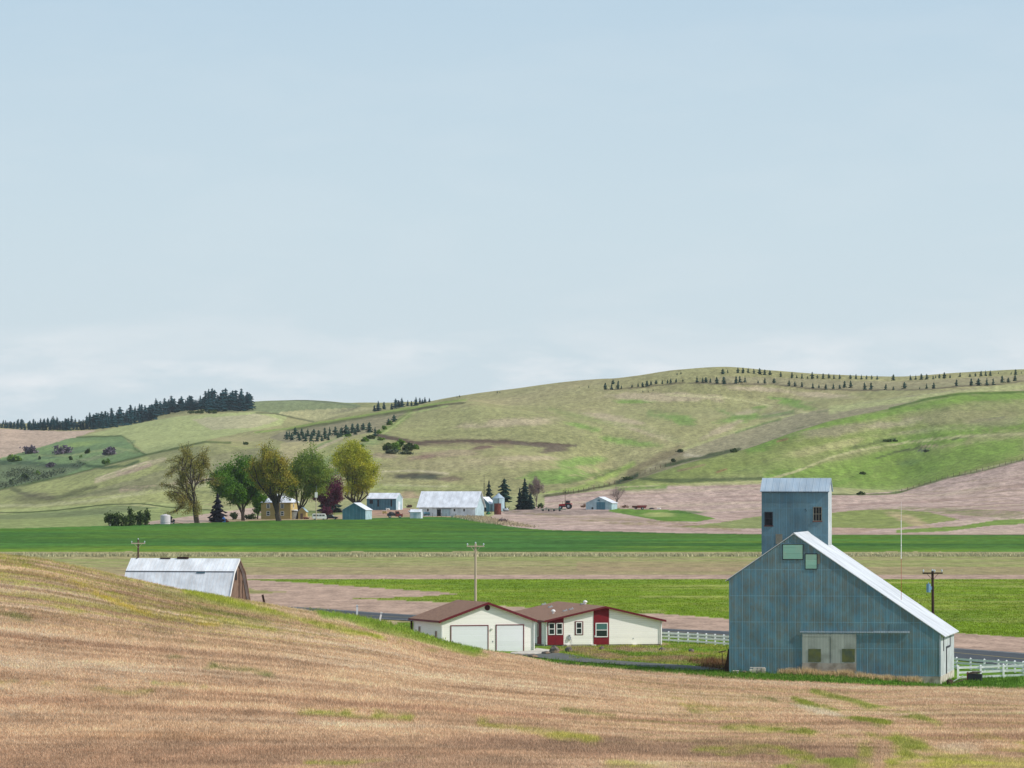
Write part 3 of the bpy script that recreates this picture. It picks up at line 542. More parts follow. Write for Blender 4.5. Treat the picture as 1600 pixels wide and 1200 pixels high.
blobp(1330, 712, 70, 6, c8(150, 146, 100), .6, rot=-12, mask=RH); blobp(1420, 722, 26, 5, c8(106, 128, 74), .7, rot=-6, mask=RH)
blobp(1310, 672, 60, 10, c8(158, 146, 118), .6, rot=-10, mask=RH); blobp(1400, 662, 60, 7, c8(182, 168, 136), .7, rot=-6, mask=RH); blobp(1560, 660, 60, 9, c8(166, 156, 120), .6, mask=RH)
stroke([(1330, 700), (1360, 694), (1390, 690)], 1.6, c8(90, 100, 60), .7, 1, .2, RH); stroke([(1370, 716), (1400, 706), (1420, 701)], 1.6, c8(84, 92, 58), .8, 1, .1, RH); stroke([(1215, 690), (1230, 686)], 2, c8(150, 104, 84), .7, 1, 0, RH); stroke([(1120, 738), (1135, 733)], 1.5, c8(160, 108, 84), .6, 1, 0, RH)
for (a, b_, w_) in ((1285, 643, 8), (1250, 668, 6), (1362, 660, 8), (1475, 640, 8), (1530, 632, 7), (1200, 720, 7), (1260, 730, 8), (1160, 735, 7)): stroke([(a-w_, b_+1.5), (a+w_, b_-1.5)], 1.0, c8(112, 118, 76), .7, 1, .2, H1)
for i in range(26):
    a, b_ = 640+(i*53) % 420, 640+(i*31) % 120; stroke([(a-14, b_+1), (a, b_), (a+12, b_+2)], 1.0, c8(140, 132, 96), .5, 1, .35, m0)
blobp(700, 708, 60, 8, c8(176, 152, 128), .6, rot=-4, mask=m0); blobp(780, 720, 70, 10, c8(186, 170, 130), .5, mask=m0); blobp(700, 762, 90, 7, c8(162, 164, 108), .6, mask=m0)
stroke([(600, 765), (680, 768), (760, 766)], 1.4, c8(124, 124, 84), .6, 1, .2, m0); stroke([(600, 758), (700, 760)], 1.2, c8(196, 188, 148), .6, 1, .2, m0)
# broad grain
C *= (1+.16*(fbm(X/5, D/9, 3)-.5)[..., None]*2)
C *= (1+(.22*(fbm(X/2.2+3, D/(6+12*np.clip((D-1500)/1500, 0, 1)), 2)-.5)*2*np.clip((D-600)/1400, .0, 1))[..., None])
C *= (1+(.10*(fbm(X/22+3, D/60, 4)-.5)*2*np.clip((D-2200)/400, 0, 1))[..., None])
C = np.clip(C, .01, .9)

def terr_mat(name, s1, s2, amt, bump=.0, ys=.35):
    m, t, p = new_mat(name)
    at = N(t, 'ShaderNodeAttribute', attribute_name='tint'); g = N(t, 'ShaderNodeTexCoord')
    mp_ = N(t, 'ShaderNodeMapping'); mp_.inputs['Scale'].default_value = (1, ys, 1); t.links.new(g.outputs['Object'], mp_.inputs[0])
    a = N(t, 'ShaderNodeTexNoise'); a.inputs['Scale'].default_value = s1; a.inputs['Detail'].default_value = 4; t.links.new(mp_.outputs[0], a.inputs['Vector'])
    b = N(t, 'ShaderNodeTexNoise'); b.inputs['Scale'].default_value = s2; b.inputs['Detail'].default_value = 3; t.links.new(mp_.outputs[0], b.inputs['Vector'])
    s = N(t, 'ShaderNodeMath', operation='ADD'); t.links.new(a.outputs[0], s.inputs[0]); t.links.new(b.outputs[0], s.inputs[1])
    r = N(t, 'ShaderNodeMapRange'); r.inputs['From Min'].default_value = .7; r.inputs['From Max'].default_value = 1.3
    r.inputs['To Min'].default_value = 1-amt; r.inputs['To Max'].default_value = 1+amt; t.links.new(s.outputs[0], r.inputs['Value'])
    v = N(t, 'ShaderNodeVectorMath', operation='SCALE'); t.links.new(at.outputs['Color'], v.inputs[0]); t.links.new(r.outputs[0], v.inputs['Scale'])
    t.links.new(v.outputs[0], p.inputs['Base Color']); p.inputs['Roughness'].default_value = .95; p.inputs['Specular IOR Level'].default_value = .05
    if bump:
        bp = N(t, 'ShaderNodeBump'); bp.inputs['Strength'].default_value = bump; bp.inputs['Distance'].default_value = .3
        t.links.new(a.outputs[0], bp.inputs['Height']); t.links.new(bp.outputs[0], p.inputs['Normal'])
    return m
m_fg = terr_mat('stubble soil', 3.0, .6, .25); m_val = terr_mat('field crops', 2.2, .4, .36, .2, .25); m_hil = terr_mat('hill grass', 1.1, .45, .34, .15, .28)
def terr(name, r0, r1, m):
    n = r1-r0+1; vs = np.stack([X[r0:r1+1], D[r0:r1+1], Z[r0:r1+1]], -1).reshape(-1, 3)
    i = (np.arange(n-1)[:, None]*NC+np.arange(NC-1)[None]).ravel()
    fs = np.stack([i, i+1, i+NC+1, i+NC], 1)
    o = fast_mesh(name, vs, fs, m, colors=C[r0:r1+1].reshape(-1, 3), smooth=True); tag(o, kind='structure'); return o
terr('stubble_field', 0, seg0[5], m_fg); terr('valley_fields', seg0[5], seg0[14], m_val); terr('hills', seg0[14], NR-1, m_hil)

# ---- lookups
def cidx(px):
    i = int(np.clip(np.searchsorted(cols, px)-1, 0, NC-2)); return i, (px-cols[i])/(cols[i+1]-cols[i])
def colz(px):
    i, t = cidx(px); return D[:, i]*(1-t)+D[:, i+1]*t, Z[:, i]*(1-t)+Z[:, i+1]*t
def gz(x, y):
    d, z = colz(800+F*x/y); return float(np.interp(y, d, z))
def at_px(px, py):
    """ground point seen at picture position (px,py)"""
    d, z = colz(px); yy = HZ+(CZ-z)/d*F; r = np.where(yy[:-1] <= 0, 0, 0)
    k = np.argmax((yy <= py) & (d > 290))
    if k == 0: k = len(yy)-1
    t = (yy[k-1]-py)/(yy[k-1]-yy[k]+1e-9) if yy[k-1] > py else 1.0
    dd = d[k-1]+(d[k]-d[k-1])*min(max(t, 0), 1)
    return Vector(((px-800)/F*dd, dd, float(np.interp(dd, d, z))))
def at_D(px, dd):
    d, z = colz(px); return Vector(((px-800)/F*dd, dd, float(np.interp(dd, d, z))))
# ------------------------------------------------------------------ building materials
def siding_mat(name, cols3, bw, bh, seam, seam_w=.03, bump=.25, rough=.55, metal=.0, blotch=.5, co='xy'):
    """sheet-metal siding: one sheet per cell, each weathered its own way"""
    m, t, p = new_mat(name); g = N(t, 'ShaderNodeTexCoord'); sp = N(t, 'ShaderNodeSeparateXYZ'); t.links.new(g.outputs['Object'], sp.inputs[0])
    ad = N(t, 'ShaderNodeMath', operation='ADD'); t.links.new(sp.outputs['X'], ad.inputs[0]); t.links.new(sp.outputs['Y'], ad.inputs[1])
    cb = N(t, 'ShaderNodeCombineXYZ'); t.links.new({'xy': ad.outputs[0], 'x': sp.outputs['X'], 'y': sp.outputs['Y']}[co], cb.inputs['X']); t.links.new(sp.outputs['Z'], cb.inputs['Y'])
    br = N(t, 'ShaderNodeTexBrick'); br.offset = 0.0; br.inputs['Scale'].default_value = 1; br.inputs['Brick Width'].default_value = bw; br.inputs['Row Height'].default_value = bh
    br.inputs['Mortar Size'].default_value = seam_w; br.inputs['Mortar Smooth'].default_value = .6; br.inputs['Bias'].default_value = 0
    br.inputs['Color1'].default_value = (*cols3[0], 1); br.inputs['Color2'].default_value = (*cols3[1], 1); br.inputs['Mortar'].default_value = (*seam, 1)
    t.links.new(cb.outputs[0], br.inputs['Vector'])
    mpn = N(t, 'ShaderNodeMapping'); mpn.inputs['Scale'].default_value = (1.6, .8, 1); t.links.new(cb.outputs[0], mpn.inputs[0])
    nz = N(t, 'ShaderNodeTexNoise'); nz.inputs['Scale'].default_value = 1.2; nz.inputs['Detail'].default_value = 8; nz.inputs['Roughness'].default_value = .65; t.links.new(mpn.outputs[0], nz.inputs['Vector'])
    r = N(t, 'ShaderNodeMapRange'); r.inputs['From Min'].default_value = .42; r.inputs['From Max'].default_value = .62; r.inputs['To Max'].default_value = blotch; t.links.new(nz.outputs[0], r.inputs['Value'])
    # the zinc weathers least along the laps, most in the middle of a sheet
    inv = N(t, 'ShaderNodeMath', operation='SUBTRACT'); inv.inputs[0].default_value = 1; t.links.new(br.outputs['Fac'], inv.inputs[1])
    mu = N(t, 'ShaderNodeMath', operation='MULTIPLY'); t.links.new(inv.outputs[0], mu.inputs[0]); t.links.new(r.outputs[0], mu.inputs[1])
    mx = N(t, 'ShaderNodeMixRGB'); t.links.new(mu.outputs[0], mx.inputs[0]); t.links.new(br.outputs['Color'], mx.inputs[1]); mx.inputs[2].default_value = (*cols3[2], 1)
    n2 = N(t, 'ShaderNodeTexNoise'); n2.inputs['Scale'].default_value = .5; n2.inputs['Detail'].default_value = 6; t.links.new(cb.outputs[0], n2.inputs['Vector'])
    r2 = N(t, 'ShaderNodeMapRange'); r2.inputs['From Min'].default_value = .3; r2.inputs['From Max'].default_value = .7; r2.inputs['To Min'].default_value = .82; r2.inputs['To Max'].default_value = 1.2; t.links.new(n2.outputs[0], r2.inputs['Value'])
    sc = N(t, 'ShaderNodeVectorMath', operation='SCALE'); t.links.new(mx.outputs[0], sc.inputs[0]); t.links.new(r2.outputs[0], sc.inputs['Scale'])
    t.links.new(sc.outputs[0], p.inputs['Base Color']); p.inputs['Roughness'].default_value = rough; p.inputs['Metallic'].default_value = metal; p.inputs['Specular IOR Level'].default_value = .35
    wv = N(t, 'ShaderNodeTexWave'); wv.bands_direction = 'X'; wv.inputs['Scale'].default_value = 2.1; t.links.new(cb.outputs[0], wv.inputs['Vector'])
    b = N(t, 'ShaderNodeBump'); b.inputs['Strength'].default_value = bump; b.inputs['Distance'].default_value = .03; t.links.new(wv.outputs[0], b.inputs['Height']); t.links.new(b.outputs[0], p.inputs['Normal'])
    return m
def board_mat(name, rgb, pitch=.14, axis='Z', var=.05, rough=.6, depth=.02, line=.72, dirt=None, lw=.12):
    """lap boards or planks: a narrow joint every pitch metres"""
    m, t, p = new_mat(name); g = N(t, 'ShaderNodeTexCoord'); sp = N(t, 'ShaderNodeSeparateXYZ'); t.links.new(g.outputs['Object'], sp.inputs[0])
    if axis == 'Z': src = sp.outputs['Z']
    else:
        ad = N(t, 'ShaderNodeMath', operation='ADD'); t.links.new(sp.outputs['X'], ad.inputs[0]); t.links.new(sp.outputs['Y'], ad.inputs[1]); src = ad.outputs[0]
    dv = N(t, 'ShaderNodeMath', operation='DIVIDE'); t.links.new(src, dv.inputs[0]); dv.inputs[1].default_value = pitch
    fr_ = N(t, 'ShaderNodeMath', operation='FRACT'); t.links.new(dv.outputs[0], fr_.inputs[0])
    fl = N(t, 'ShaderNodeMath', operation='FLOOR'); t.links.new(dv.outputs[0], fl.inputs[0])
    lt = N(t, 'ShaderNodeMath', operation='LESS_THAN'); t.links.new(fr_.outputs[0], lt.inputs[0]); lt.inputs[1].default_value = lw
    wn = N(t, 'ShaderNodeTexWhiteNoise'); wn.noise_dimensions = '1D'; t.links.new(fl.outputs[0], wn.inputs['W'])
    nz = N(t, 'ShaderNodeTexNoise'); nz.inputs['Scale'].default_value = 1.3; nz.inputs['Detail'].default_value = 7; t.links.new(g.outputs['Object'], nz.inputs['Vector'])
    a = N(t, 'ShaderNodeMath', operation='ADD'); t.links.new(wn.outputs['Value'], a.inputs[0]); t.links.new(nz.outputs[0], a.inputs[1])
    r = N(t, 'ShaderNodeMapRange'); r.inputs['From Min'].default_value = .3; r.inputs['From Max'].default_value = 1.7; r.inputs['To Min'].default_value = 1-var*2; r.inputs['To Max'].default_value = 1+var*2; t.links.new(a.outputs[0], r.inputs['Value'])
    mx = N(t, 'ShaderNodeMixRGB'); t.links.new(lt.outputs[0], mx.inputs[0]); mx.inputs[1].default_value = (*rgb, 1); mx.inputs[2].default_value = (*[c*line for c in rgb], 1); src2 = mx.outputs[0]
    if dirt:
        n2 = N(t, 'ShaderNodeTexNoise'); n2.inputs['Scale'].default_value = .8; n2.inputs['Detail'].default_value = 9; t.links.new(g.outputs['Object'], n2.inputs['Vector'])
        r3 = N(t, 'ShaderNodeMapRange'); r3.inputs['From Min'].default_value = .48; r3.inputs['From Max'].default_value = .68; t.links.new(n2.outputs[0], r3.inputs['Value'])
        m3 = N(t, 'ShaderNodeMixRGB'); t.links.new(r3.outputs[0], m3.inputs[0]); t.links.new(src2, m3.inputs[1]); m3.inputs[2].default_value = (*dirt, 1); src2 = m3.outputs[0]
    sc = N(t, 'ShaderNodeVectorMath', operation='SCALE'); t.links.new(src2, sc.inputs[0]); t.links.new(r.outputs[0], sc.inputs['Scale'])
    t.links.new(sc.outputs[0], p.inputs['Base Color']); p.inputs['Roughness'].default_value = rough; p.inputs['Specular IOR Level'].default_value = .25
    b = N(t, 'ShaderNodeBump'); b.inputs['Strength'].default_value = .6; b.inputs['Distance'].default_value = depth; t.links.new(fr_.outputs[0], b.inputs['Height']); t.links.new(b.outputs[0], p.inputs['Normal'])
    return m
L = s2l
M = dict(
 zinc=siding_mat('weathered shaded zinc sheet', (L((88, 130, 148)), L((100, 130, 138)), L((108, 116, 110))), .575, 2.28, L((114, 154, 172)), .03, .3, .6, 0, .75),  # weathered zinc, with the shade on the front put into a darker base
 zinc_tower=siding_mat('shaded tower zinc sheet', (L((84, 118, 132)), L((92, 124, 134)), L((98, 112, 114))), .62, 2.4, L((96, 132, 146)), .03, .3, .6, 0, .4),  # same zinc, darkened in colour for the tower's shaded front
 zinc_lit=siding_mat('sunlit zinc sheet', (L((196, 200, 200)), L((186, 192, 194)), L((150, 150, 146))), .6, 2.4, L((176, 182, 186)), .02, .3, .6, 0, .4),  # same zinc again, sunlight on the right-hand sides put into its colour
 zinc_roof=siding_mat('pale metal roof', (L((212, 214, 218)), L((204, 208, 212)), L((176, 172, 170))), .7, 40, L((188, 190, 194)), .03, .3, .5, 0, .35, 'y'),
 zinc_roof_blue=siding_mat('grey metal roof', (L((160, 176, 190)), L((150, 168, 184)), L((176, 184, 190))), .6, 40, L((132, 150, 166)), .03, .3, .5, 0, .5, 'x'),
 old_roof=siding_mat('barn metal roof', (L((240, 241, 243)), L((233, 235, 238)), L((212, 204, 198))), .5, 30, L((214, 218, 222)), .04, .4, .5, 0, .45, 'x'),
 concrete=mat('concrete', L((168, 160, 148)), .9, .12, 2.5, alt=L((128, 118, 104)), bump=.2),
 white_conc=mat('pale concrete', L((206, 198, 186)), .9, .1, 2.5, alt=L((160, 148, 132))),
 old_wood=board_mat('weathered boards', L((176, 180, 172)), .26, 'X', .09, .85, .02, .7, L((146, 150, 140))),
 brown_wood=board_mat('brown barn boards', L((122, 100, 84)), .25, 'X', .14, .85, .03, .5, L((96, 72, 58))),
 dark_wood=mat('dark timber', L((74, 52, 42)), .85, .25, 4, alt=L((46, 36, 32))),
 pole_wood=mat('pole timber', L((92, 72, 60)), .9, .2, 5, stretch=(4, 4, .3)),
 pole_pale=mat('pale pole timber', L((190, 172, 150)), .9, .15, 5, stretch=(4, 4, .3)),
 mint=board_mat('mint painted boards', L((146, 194, 176)), .5, 'Z', .05, .6, .01, .8, L((160, 190, 170))),
 olive=mat('olive plywood', L((104, 108, 66)), .85, .14, 3, alt=L((86, 96, 78))),
 tan=mat('bleached plywood', L((128, 124, 110)), .85, .15, 4),
 black=mat('dark opening', (.012, .013, .015), .8, .3, 2),
 glass=mat('window glass', (.02, .028, .03), .08, .2, 2, spec=.6),
 glass_teal=mat('window blind glass', L((72, 112, 108)), .15, .12, 2, spec=.6),
 white=mat('white paint', L((232, 230, 226)), .5, .04, 3),
 fence=mat('white vinyl', L((243, 243, 242)), .5, .04, 3, alt=L((220, 220, 214)), altpos=(.5, .75)),
 lap=board_mat('cream lap siding', L((254, 248, 240)), .2, 'Z', .025, .6, .02, .86),
 lap_shade=board_mat('cream lap siding b', L((222, 214, 196)), .2, 'Z', .025, .6, .02, .8),
 door=board_mat('garage door panel', L((234, 234, 236)), .54, 'Z', .02, .5, .02, .93, lw=.03),
 maroon=mat('maroon paint', L((122, 22, 34)), .6, .1, 3), maroon_trim=mat('maroon trim', L((104, 30, 38)), .6, .1, 3),
 shingle=mat('brown shingles', L((152, 116, 94)), .9, .22, 9, alt=L((126, 94, 76)), bump=.3, stretch=(1, 1, 1)),
 asphalt=mat('asphalt', L((64, 68, 74)), .9, .12, 1.2, alt=L((76, 78, 80))),
 paint_w=mat('road paint white', L((196, 198, 196)), .7, .1, 2), paint_y=mat('road paint yellow', L((168, 150, 90)), .7, .15, 2),
 gravel=mat('drive gravel', L((98, 98, 92)), .95, .2, 3, alt=L((78, 80, 78))),
 rust=mat('rusted steel', L((112, 58, 48)), .8, .2, 3, alt=L((84, 46, 40))),
 red=mat('tractor red', L((176, 40, 44)), .45, .12, 3), darkred=mat('faded dark red', L((118, 48, 48)), .6, .2, 3),
 green=mat('implement green', L((40, 120, 84)), .5, .15, 3), teal=siding_mat('teal shed sheet', (L((76, 124, 142)), L((70, 114, 134)), L((78, 104, 116))), 1.2, 6, L((104, 146, 160)), .08, .3, .6, 0, .5),
 pale_side=siding_mat('pale shed sheet', (L((172, 196, 204)), L((160, 186, 196)), L((150, 160, 164))), 1.2, 6, L((186, 204, 210)), .06, .3, .6, 0, .4),  # also the teal sheds' right walls, where sunlight is put into the colour
 whiteside=siding_mat('whitewashed sheet', (L((212, 220, 228)), L((204, 214, 222)), L((190, 196, 202))), 1.6, 8, L((220, 226, 232)), .06, .3, .6, 0, .4),
 farm_roof=siding_mat('farm metal roof', (L((224, 226, 232)), L((218, 221, 228)), L((208, 206, 208))), 1.4, 60, L((196, 200, 210)), .05, .3, .5, 0, .3, 'x'),
 yellow=board_mat('yellow house siding', L((180, 156, 98)), .3, 'Z', .04, .7, .02, .85),
 tyre=mat('tyre rubber', (.018, .018, .02), .8, .2, 6), dark=mat('dark metal', L((44, 46, 52)), .6, .2, 4),
 silver=mat('galvanised', L((168, 172, 176)), .45, .12, 3, alt=L((140, 140, 140))),
 tankw=mat('tank plastic', L((206, 198, 200)), .6, .06, 2), blue=mat('blue tarp', L((70, 120, 190)), .6, .15, 2),
 insul=mat('glass insulator', L((196, 206, 214)), .3, .1, 4), transf=mat('transformer grey blue', L((120, 156, 184)), .5, .08, 3),
 rock=mat('basalt rock', L((96, 92, 88)), .95, .25, 4, alt=L((140, 116, 96)), bump=.4),
 soil=mat('bare soil', L((104, 90, 88)), .95, .25, 3, bump=.4), bark=mat('bark', L((66, 58, 50)), .95, .25, 3, stretch=(3, 3, .5)),
 greybark=mat('grey bark', L((124, 112, 104)), .95, .2, 3), redtip=mat('mast red', L((160, 70, 60)), .6, .1, 3),
)

# ------------------------------------------------------------------ building helpers (local frame: x along the front, y away from the viewer, z up)
def window(parent, face, a0, a1, z0, z1, at, frame_m, pane_m, fw=.07, mull_v=0, mull_h=0, name='window', out=.05):
    """frame with a pane child. face: 'f' = front (y=at, facing -y), 'l' = left side (x=at, facing -x), 'r' = right side"""
    b = MB(); p = MB()
    def bx(mb, u0, u1, w0, w1, d0, d1):
        if face == 'f': mb.box(u0, u1, at-d1, at-d0, w0, w1)
        elif face == 'l': mb.box(at-d1, at-d0, u0, u1, w0, w1)
        else: mb.box(at+d0, at+d1, u0, u1, w0, w1)
    bx(b, a0, a1, z0, z0+fw, .002, out); bx(b, a0, a1, z1-fw, z1, .002, out)
    bx(b, a0, a0+fw, z0+fw, z1-fw, .002, out); bx(b, a1-fw, a1, z0+fw, z1-fw, .002, out)
    for i in range(mull_v): c = a0+(a1-a0)*(i+1)/(mull_v+1); bx(b, c-fw*.4, c+fw*.4, z0+fw, z1-fw, .022, out-.005)
    for i in range(mull_h):
        c = z0+(z1-z0)*(i+1)/(mull_h+1); bx(b, a0+fw, a1-fw, c-fw*.4, c+fw*.4, .022, out-.008)
    bx(p, a0+fw, a1-fw, z0+fw, z1-fw, .002, .018)
    o = b.build(name, frame_m, parent); p.build('pane', pane_m, o); return o
def slab(mb, x0, z0, x1, z1, y0, y1, th, lift=.006):
    """sloping roof plane between (x0,z0) and (x1,z1) in cross-section, from y0 to y1, th thick, above the line"""
    return mb.prism([(x0, z0+lift), (x1, z1+lift), (x1, z1+lift+th), (x0, z0+lift+th)], 'y', y0, y1)
def gable(name, label, cat, loc, rz, w, d, h, rise, wall_m, roof_m, side_m=None, ovx=.3, ovy=.3, ridge='y', th=.12, off=None, group=None, base=.6):
    """box with a two-slope roof; ridge along y (gable to the viewer) or along x (roof slope to the viewer)"""
    r = empty(name, loc, rz, label, cat, group); side_m = side_m or wall_m
    b = MB()
    if ridge == 'y':
        c = w/2 if off is None else off
        b.prism([(0, -base), (w, -base), (w, h), (c, h+rise), (0, h)], 'y', 0, d)
        b.m[-5:] = [0]*5
        b.m = [0, 0, 0, 1, 0, 0, 1]      # faces: front, back, bottom, right, roof, roof, left
        q = MB(); sl_ = rise/c; sr = rise/(w-c)
        slab(q, -ovx, h-ovx*sl_, c, h+rise, -ovy, d+ovy, th); slab(q, c, h+rise, w+ovx, h-ovx*sr, -ovy, d+ovy, th)
    else:
        b.prism([(0, -base), (d, -base), (d, h), (d/2, h+rise), (0, h)], 'x', 0, w)
        b.m = [1, 1, 0, 0, 0, 0, 0]
        q = MB(); s_ = rise/(d/2)
        q.prism([(-ovy, h-ovy*s_+.006), (d/2, h+rise+.006), (d/2, h+rise+th), (-ovy, h-ovy*s_+th)], 'x', -ovx, w+ovx)
        q.prism([(d/2, h+rise+.006), (d+ovy, h-ovy*s_+.006), (d+ovy, h-ovy*s_+th), (d/2, h+rise+th)], 'x', -ovx, w+ovx)
    b.build('wall', [wall_m, side_m], r); rf = q.build('roof', roof_m, r)
    return r, rf

# ------------------------------------------------------------------ the metal grain elevator
A = R(-8.6); ca, sa = math.cos(A), math.sin(A); W = 18.42; DP = 16.0
root = empty('grain_elevator', (18.98, 502.75, 0), A, 'tall blue grey sheet metal grain elevator with a square tower and long white lean-to roof', 'grain elevator')
HL, HA, XA, HR, BZ = 8.34, 12.23, 5.64, 3.58, .02
def fz(x): return (HL+(HA-HL)*x/XA) if x < XA else HA+(HR-HA)*(x-XA)/(W-XA)
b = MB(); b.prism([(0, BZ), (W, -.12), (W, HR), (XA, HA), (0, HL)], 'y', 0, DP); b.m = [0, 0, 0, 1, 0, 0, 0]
b.build('wall', [M['zinc'], M['zinc_lit']], root)
b = MB(); b.prism([(0.03, -1.6), (W-.03, -1.6), (W-.03, -.125), (0.03, BZ-.004)], 'y', -.035, DP-.02); b.mi = 1
b.prism([(.06, -1.6), (DP-.03, -1.6), (DP-.03, -.05), (.06, -.13)], 'x', W-.03, W+.02); b.build('foundation', [M['concrete'], M['white_conc']], root)
b = MB(); s1 = (HA-HL)/XA; s2 = (HA-HR)/(W-XA)
slab(b, -.36, HL-.36*s1, XA, HA, -.10, DP+.3, .07); slab(b, XA, HA, W+.42, HR-.42*s2, -.10, DP+.3, .07)
b.prism([(XA-.25, HA-.25*s1+.08), (XA, HA+.1), (XA, HA+.13), (XA-.25, HA-.25*s1+.11)], 'y', -.11, DP+.31)
b.prism([(XA, HA+.1), (XA+.25, HA-.25*s2+.08), (XA+.25, HA-.25*s2+.11), (XA, HA+.13)], 'y', -.11, DP+.31)
b.build('roof', M['zinc_roof'], root)
# tower
T0, T1, TY0, TY1, TZ, TR = 1.49, 7.46, 12.4, 15.7, 15.97, 1.03
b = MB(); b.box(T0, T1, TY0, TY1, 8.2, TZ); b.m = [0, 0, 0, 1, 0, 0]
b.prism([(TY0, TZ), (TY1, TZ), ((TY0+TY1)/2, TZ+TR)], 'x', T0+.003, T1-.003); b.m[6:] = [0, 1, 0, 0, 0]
tw = b.build('tower', [M['zinc_tower'], M['zinc_lit']], root)
b = MB(); ym = (TY0+TY1)/2; sl_ = TR/(ym-TY0)
b.prism([(TY0-.2, TZ-.2*sl_+.01), (ym, TZ+TR+.01), (ym, TZ+TR+.09), (TY0-.2, TZ-.2*sl_+.09)], 'x', T0-.12, T1+.12)
b.prism([(ym, TZ+TR+.01), (TY1+.2, TZ-.2*sl_+.01), (TY1+.2, TZ-.2*sl_+.09), (ym, TZ+TR+.09)], 'x', T0-.12, T1+.12)
b.build('tower_roof', M['zinc_roof_blue'], root)
kt = 514.5/9000
def tzy(y): return 18-(y-731)*kt
def tx(px): return T0+(px-1190)/104*(T1-T0)
w1 = window(root, 'f', tx(1194.6), tx(1207.6), tzy(821.3), tzy(799.8), TY0, M['dark'], M['black'], .08, 0, 1)
w2 = window(root, 'f', tx(1270.6), tx(1284.2), tzy(814.2), tzy(791.8), TY0, M['tan'], M['black'], .05, 2, 1)
for px0, px1, yb in ((1194, 1208.4, 822.5), (1270, 1285, 815.3)):
    b = MB(); b.box(tx(px0), tx(px1), TY0-.09, TY0-.003, tzy(yb), tzy(yb-1.1)); b.build('sill', M['rust'], w1 if px0 < 1200 else w2)
b = MB(); b.box(tx(1212), tx(1222.5), TY0-.03, TY0-.003, tzy(850), tzy(834.5)); b.build('patch', M['tan'], root)
b = MB(); b.box(T0-.05, T1+.05, TY0-.07, TY0-.003, TZ-.16, TZ-.04); b.build('eave_trim', M['dark'], root)
for x, z in ((1259, 797.5), (1258, 795)): 
    b = MB(); b.box(tx(x), tx(x)+.07, TY0-.025, TY0-.003, tzy(z)-.07, tzy(z)); b.build('hole', M['black'], root)
# front: two mint panels, sliding door, rail
def ex(px, D0=501.5): return (px-1139.8)/330*W
def ey(py, px): Dp = 502.75-.1495*ex(px); return 18-(py-731)*Dp/9000
for (a, b_, c, d_) in ((1224.1, 1254.8, 851, 873.4), (1259.4, 1276.9, 866, 888.5)):
    m_ = MB(); m_.box(ex(a), ex(b_), -.05, -.003, ey(d_, a), ey(c, a)); pn = m_.build('shutter', M['mint'], root)
    m_ = MB(); x0, x1, z0, z1 = ex(a), ex(b_), ey(d_, a), ey(c, a)
    for q in ((x0-.06, x1+.06, z0-.07, z0-.002), (x0-.06, x1+.06, z1+.002, z1+.07), (x0-.06, x0-.002, z0, z1), (x1+.002, x1+.06, z0, z1)): m_.box(q[0], q[1], -.06, -.003, q[2], q[3])
    m_.build('frame', M['dark'], pn)
m_ = MB(); m_.box(ex(1277.5), ex(1281.5), -.02, -.003, ey(881, 1279), ey(866, 1279)); m_.build('patch', M['tan'], root)
dx0, dx1, dz0, dz1 = ex(1254.2), ex(1338.7), ey(1049, 1296), ey(990, 1296)
m_ = MB(); mid = (dx0+dx1)/2+.1
m_.box(dx0, mid-.02, -.13, -.05, dz0, dz1); m_.box(mid+.02, dx1, -.145, -.065, dz0, dz1)
m_.box(dx0+.02, dx1-.02, -.15, -.146, dz1-.25, dz1-.12); dr_ = m_.build('sliding_door', M['old_wood'], root)
for a, c in ((1263.8, 1283.5), (1316.5, 1336.5)):
    m_ = MB(); m_.box(ex(a), ex(c), -.17, -.15, ey(1034, a), ey(1013.8, a)); m_.build('door_panel', M['olive'], dr_)
m_ = MB(); m_.box(dx0, dx1, -.158, -.149, dz0+.02, ey(1036, 1296)); m_.build('door_foot', M['concrete'], dr_)
m_ = MB(); m_.box(ex(1251), ex(1365), -.19, -.06, ey(988.3, 1296), ey(986.6, 1296)); m_.box(ex(1365), ex(1422), -.17, -.06, ey(989, 1390), ey(986, 1390)); m_.build('door_rail', M['zinc_roof_blue'], root)
m_ = MB(); m_.box(ex(1390), ex(1424), -.03, -.003, ey(986, 1400), ey(975, 1400)); m_.build('patch', M['zinc_tower'], root)
m_ = MB(); m_.box(-.03, .06, -.04, -.003, .1, HL-.05); m_.build('corner_trim', M['zinc_tower'], root)
m_ = MB(); m_.box(W-.08, W+.03, -.04, -.003, -.12, HR-.1); m_.build('corner_trim', M['zinc_roof_blue'], root)
# right side: loading door with its track
sx = W+.003
m_ = MB(); m_.box(sx, sx+.05, 3.2, 3.45, 2.0, 3.2); m_.build('door_track', M['dark'], root)
m_ = MB(); m_.box(sx, sx+.05, 10.8, 11.1, 2.25, 3.3); m_.box(sx, sx+.06, 6.5, 11.1, 2.15, 2.3); m_.box(sx, sx+.07, 6.4, 6.7, -.1, 2.3); m_.build('door_track', M['dark'], root)
m_ = MB(); m_.box(sx, sx+.03, 6.8, 13.2, .15, 2.1); m_.build('side_door', M['zinc_lit'], root)
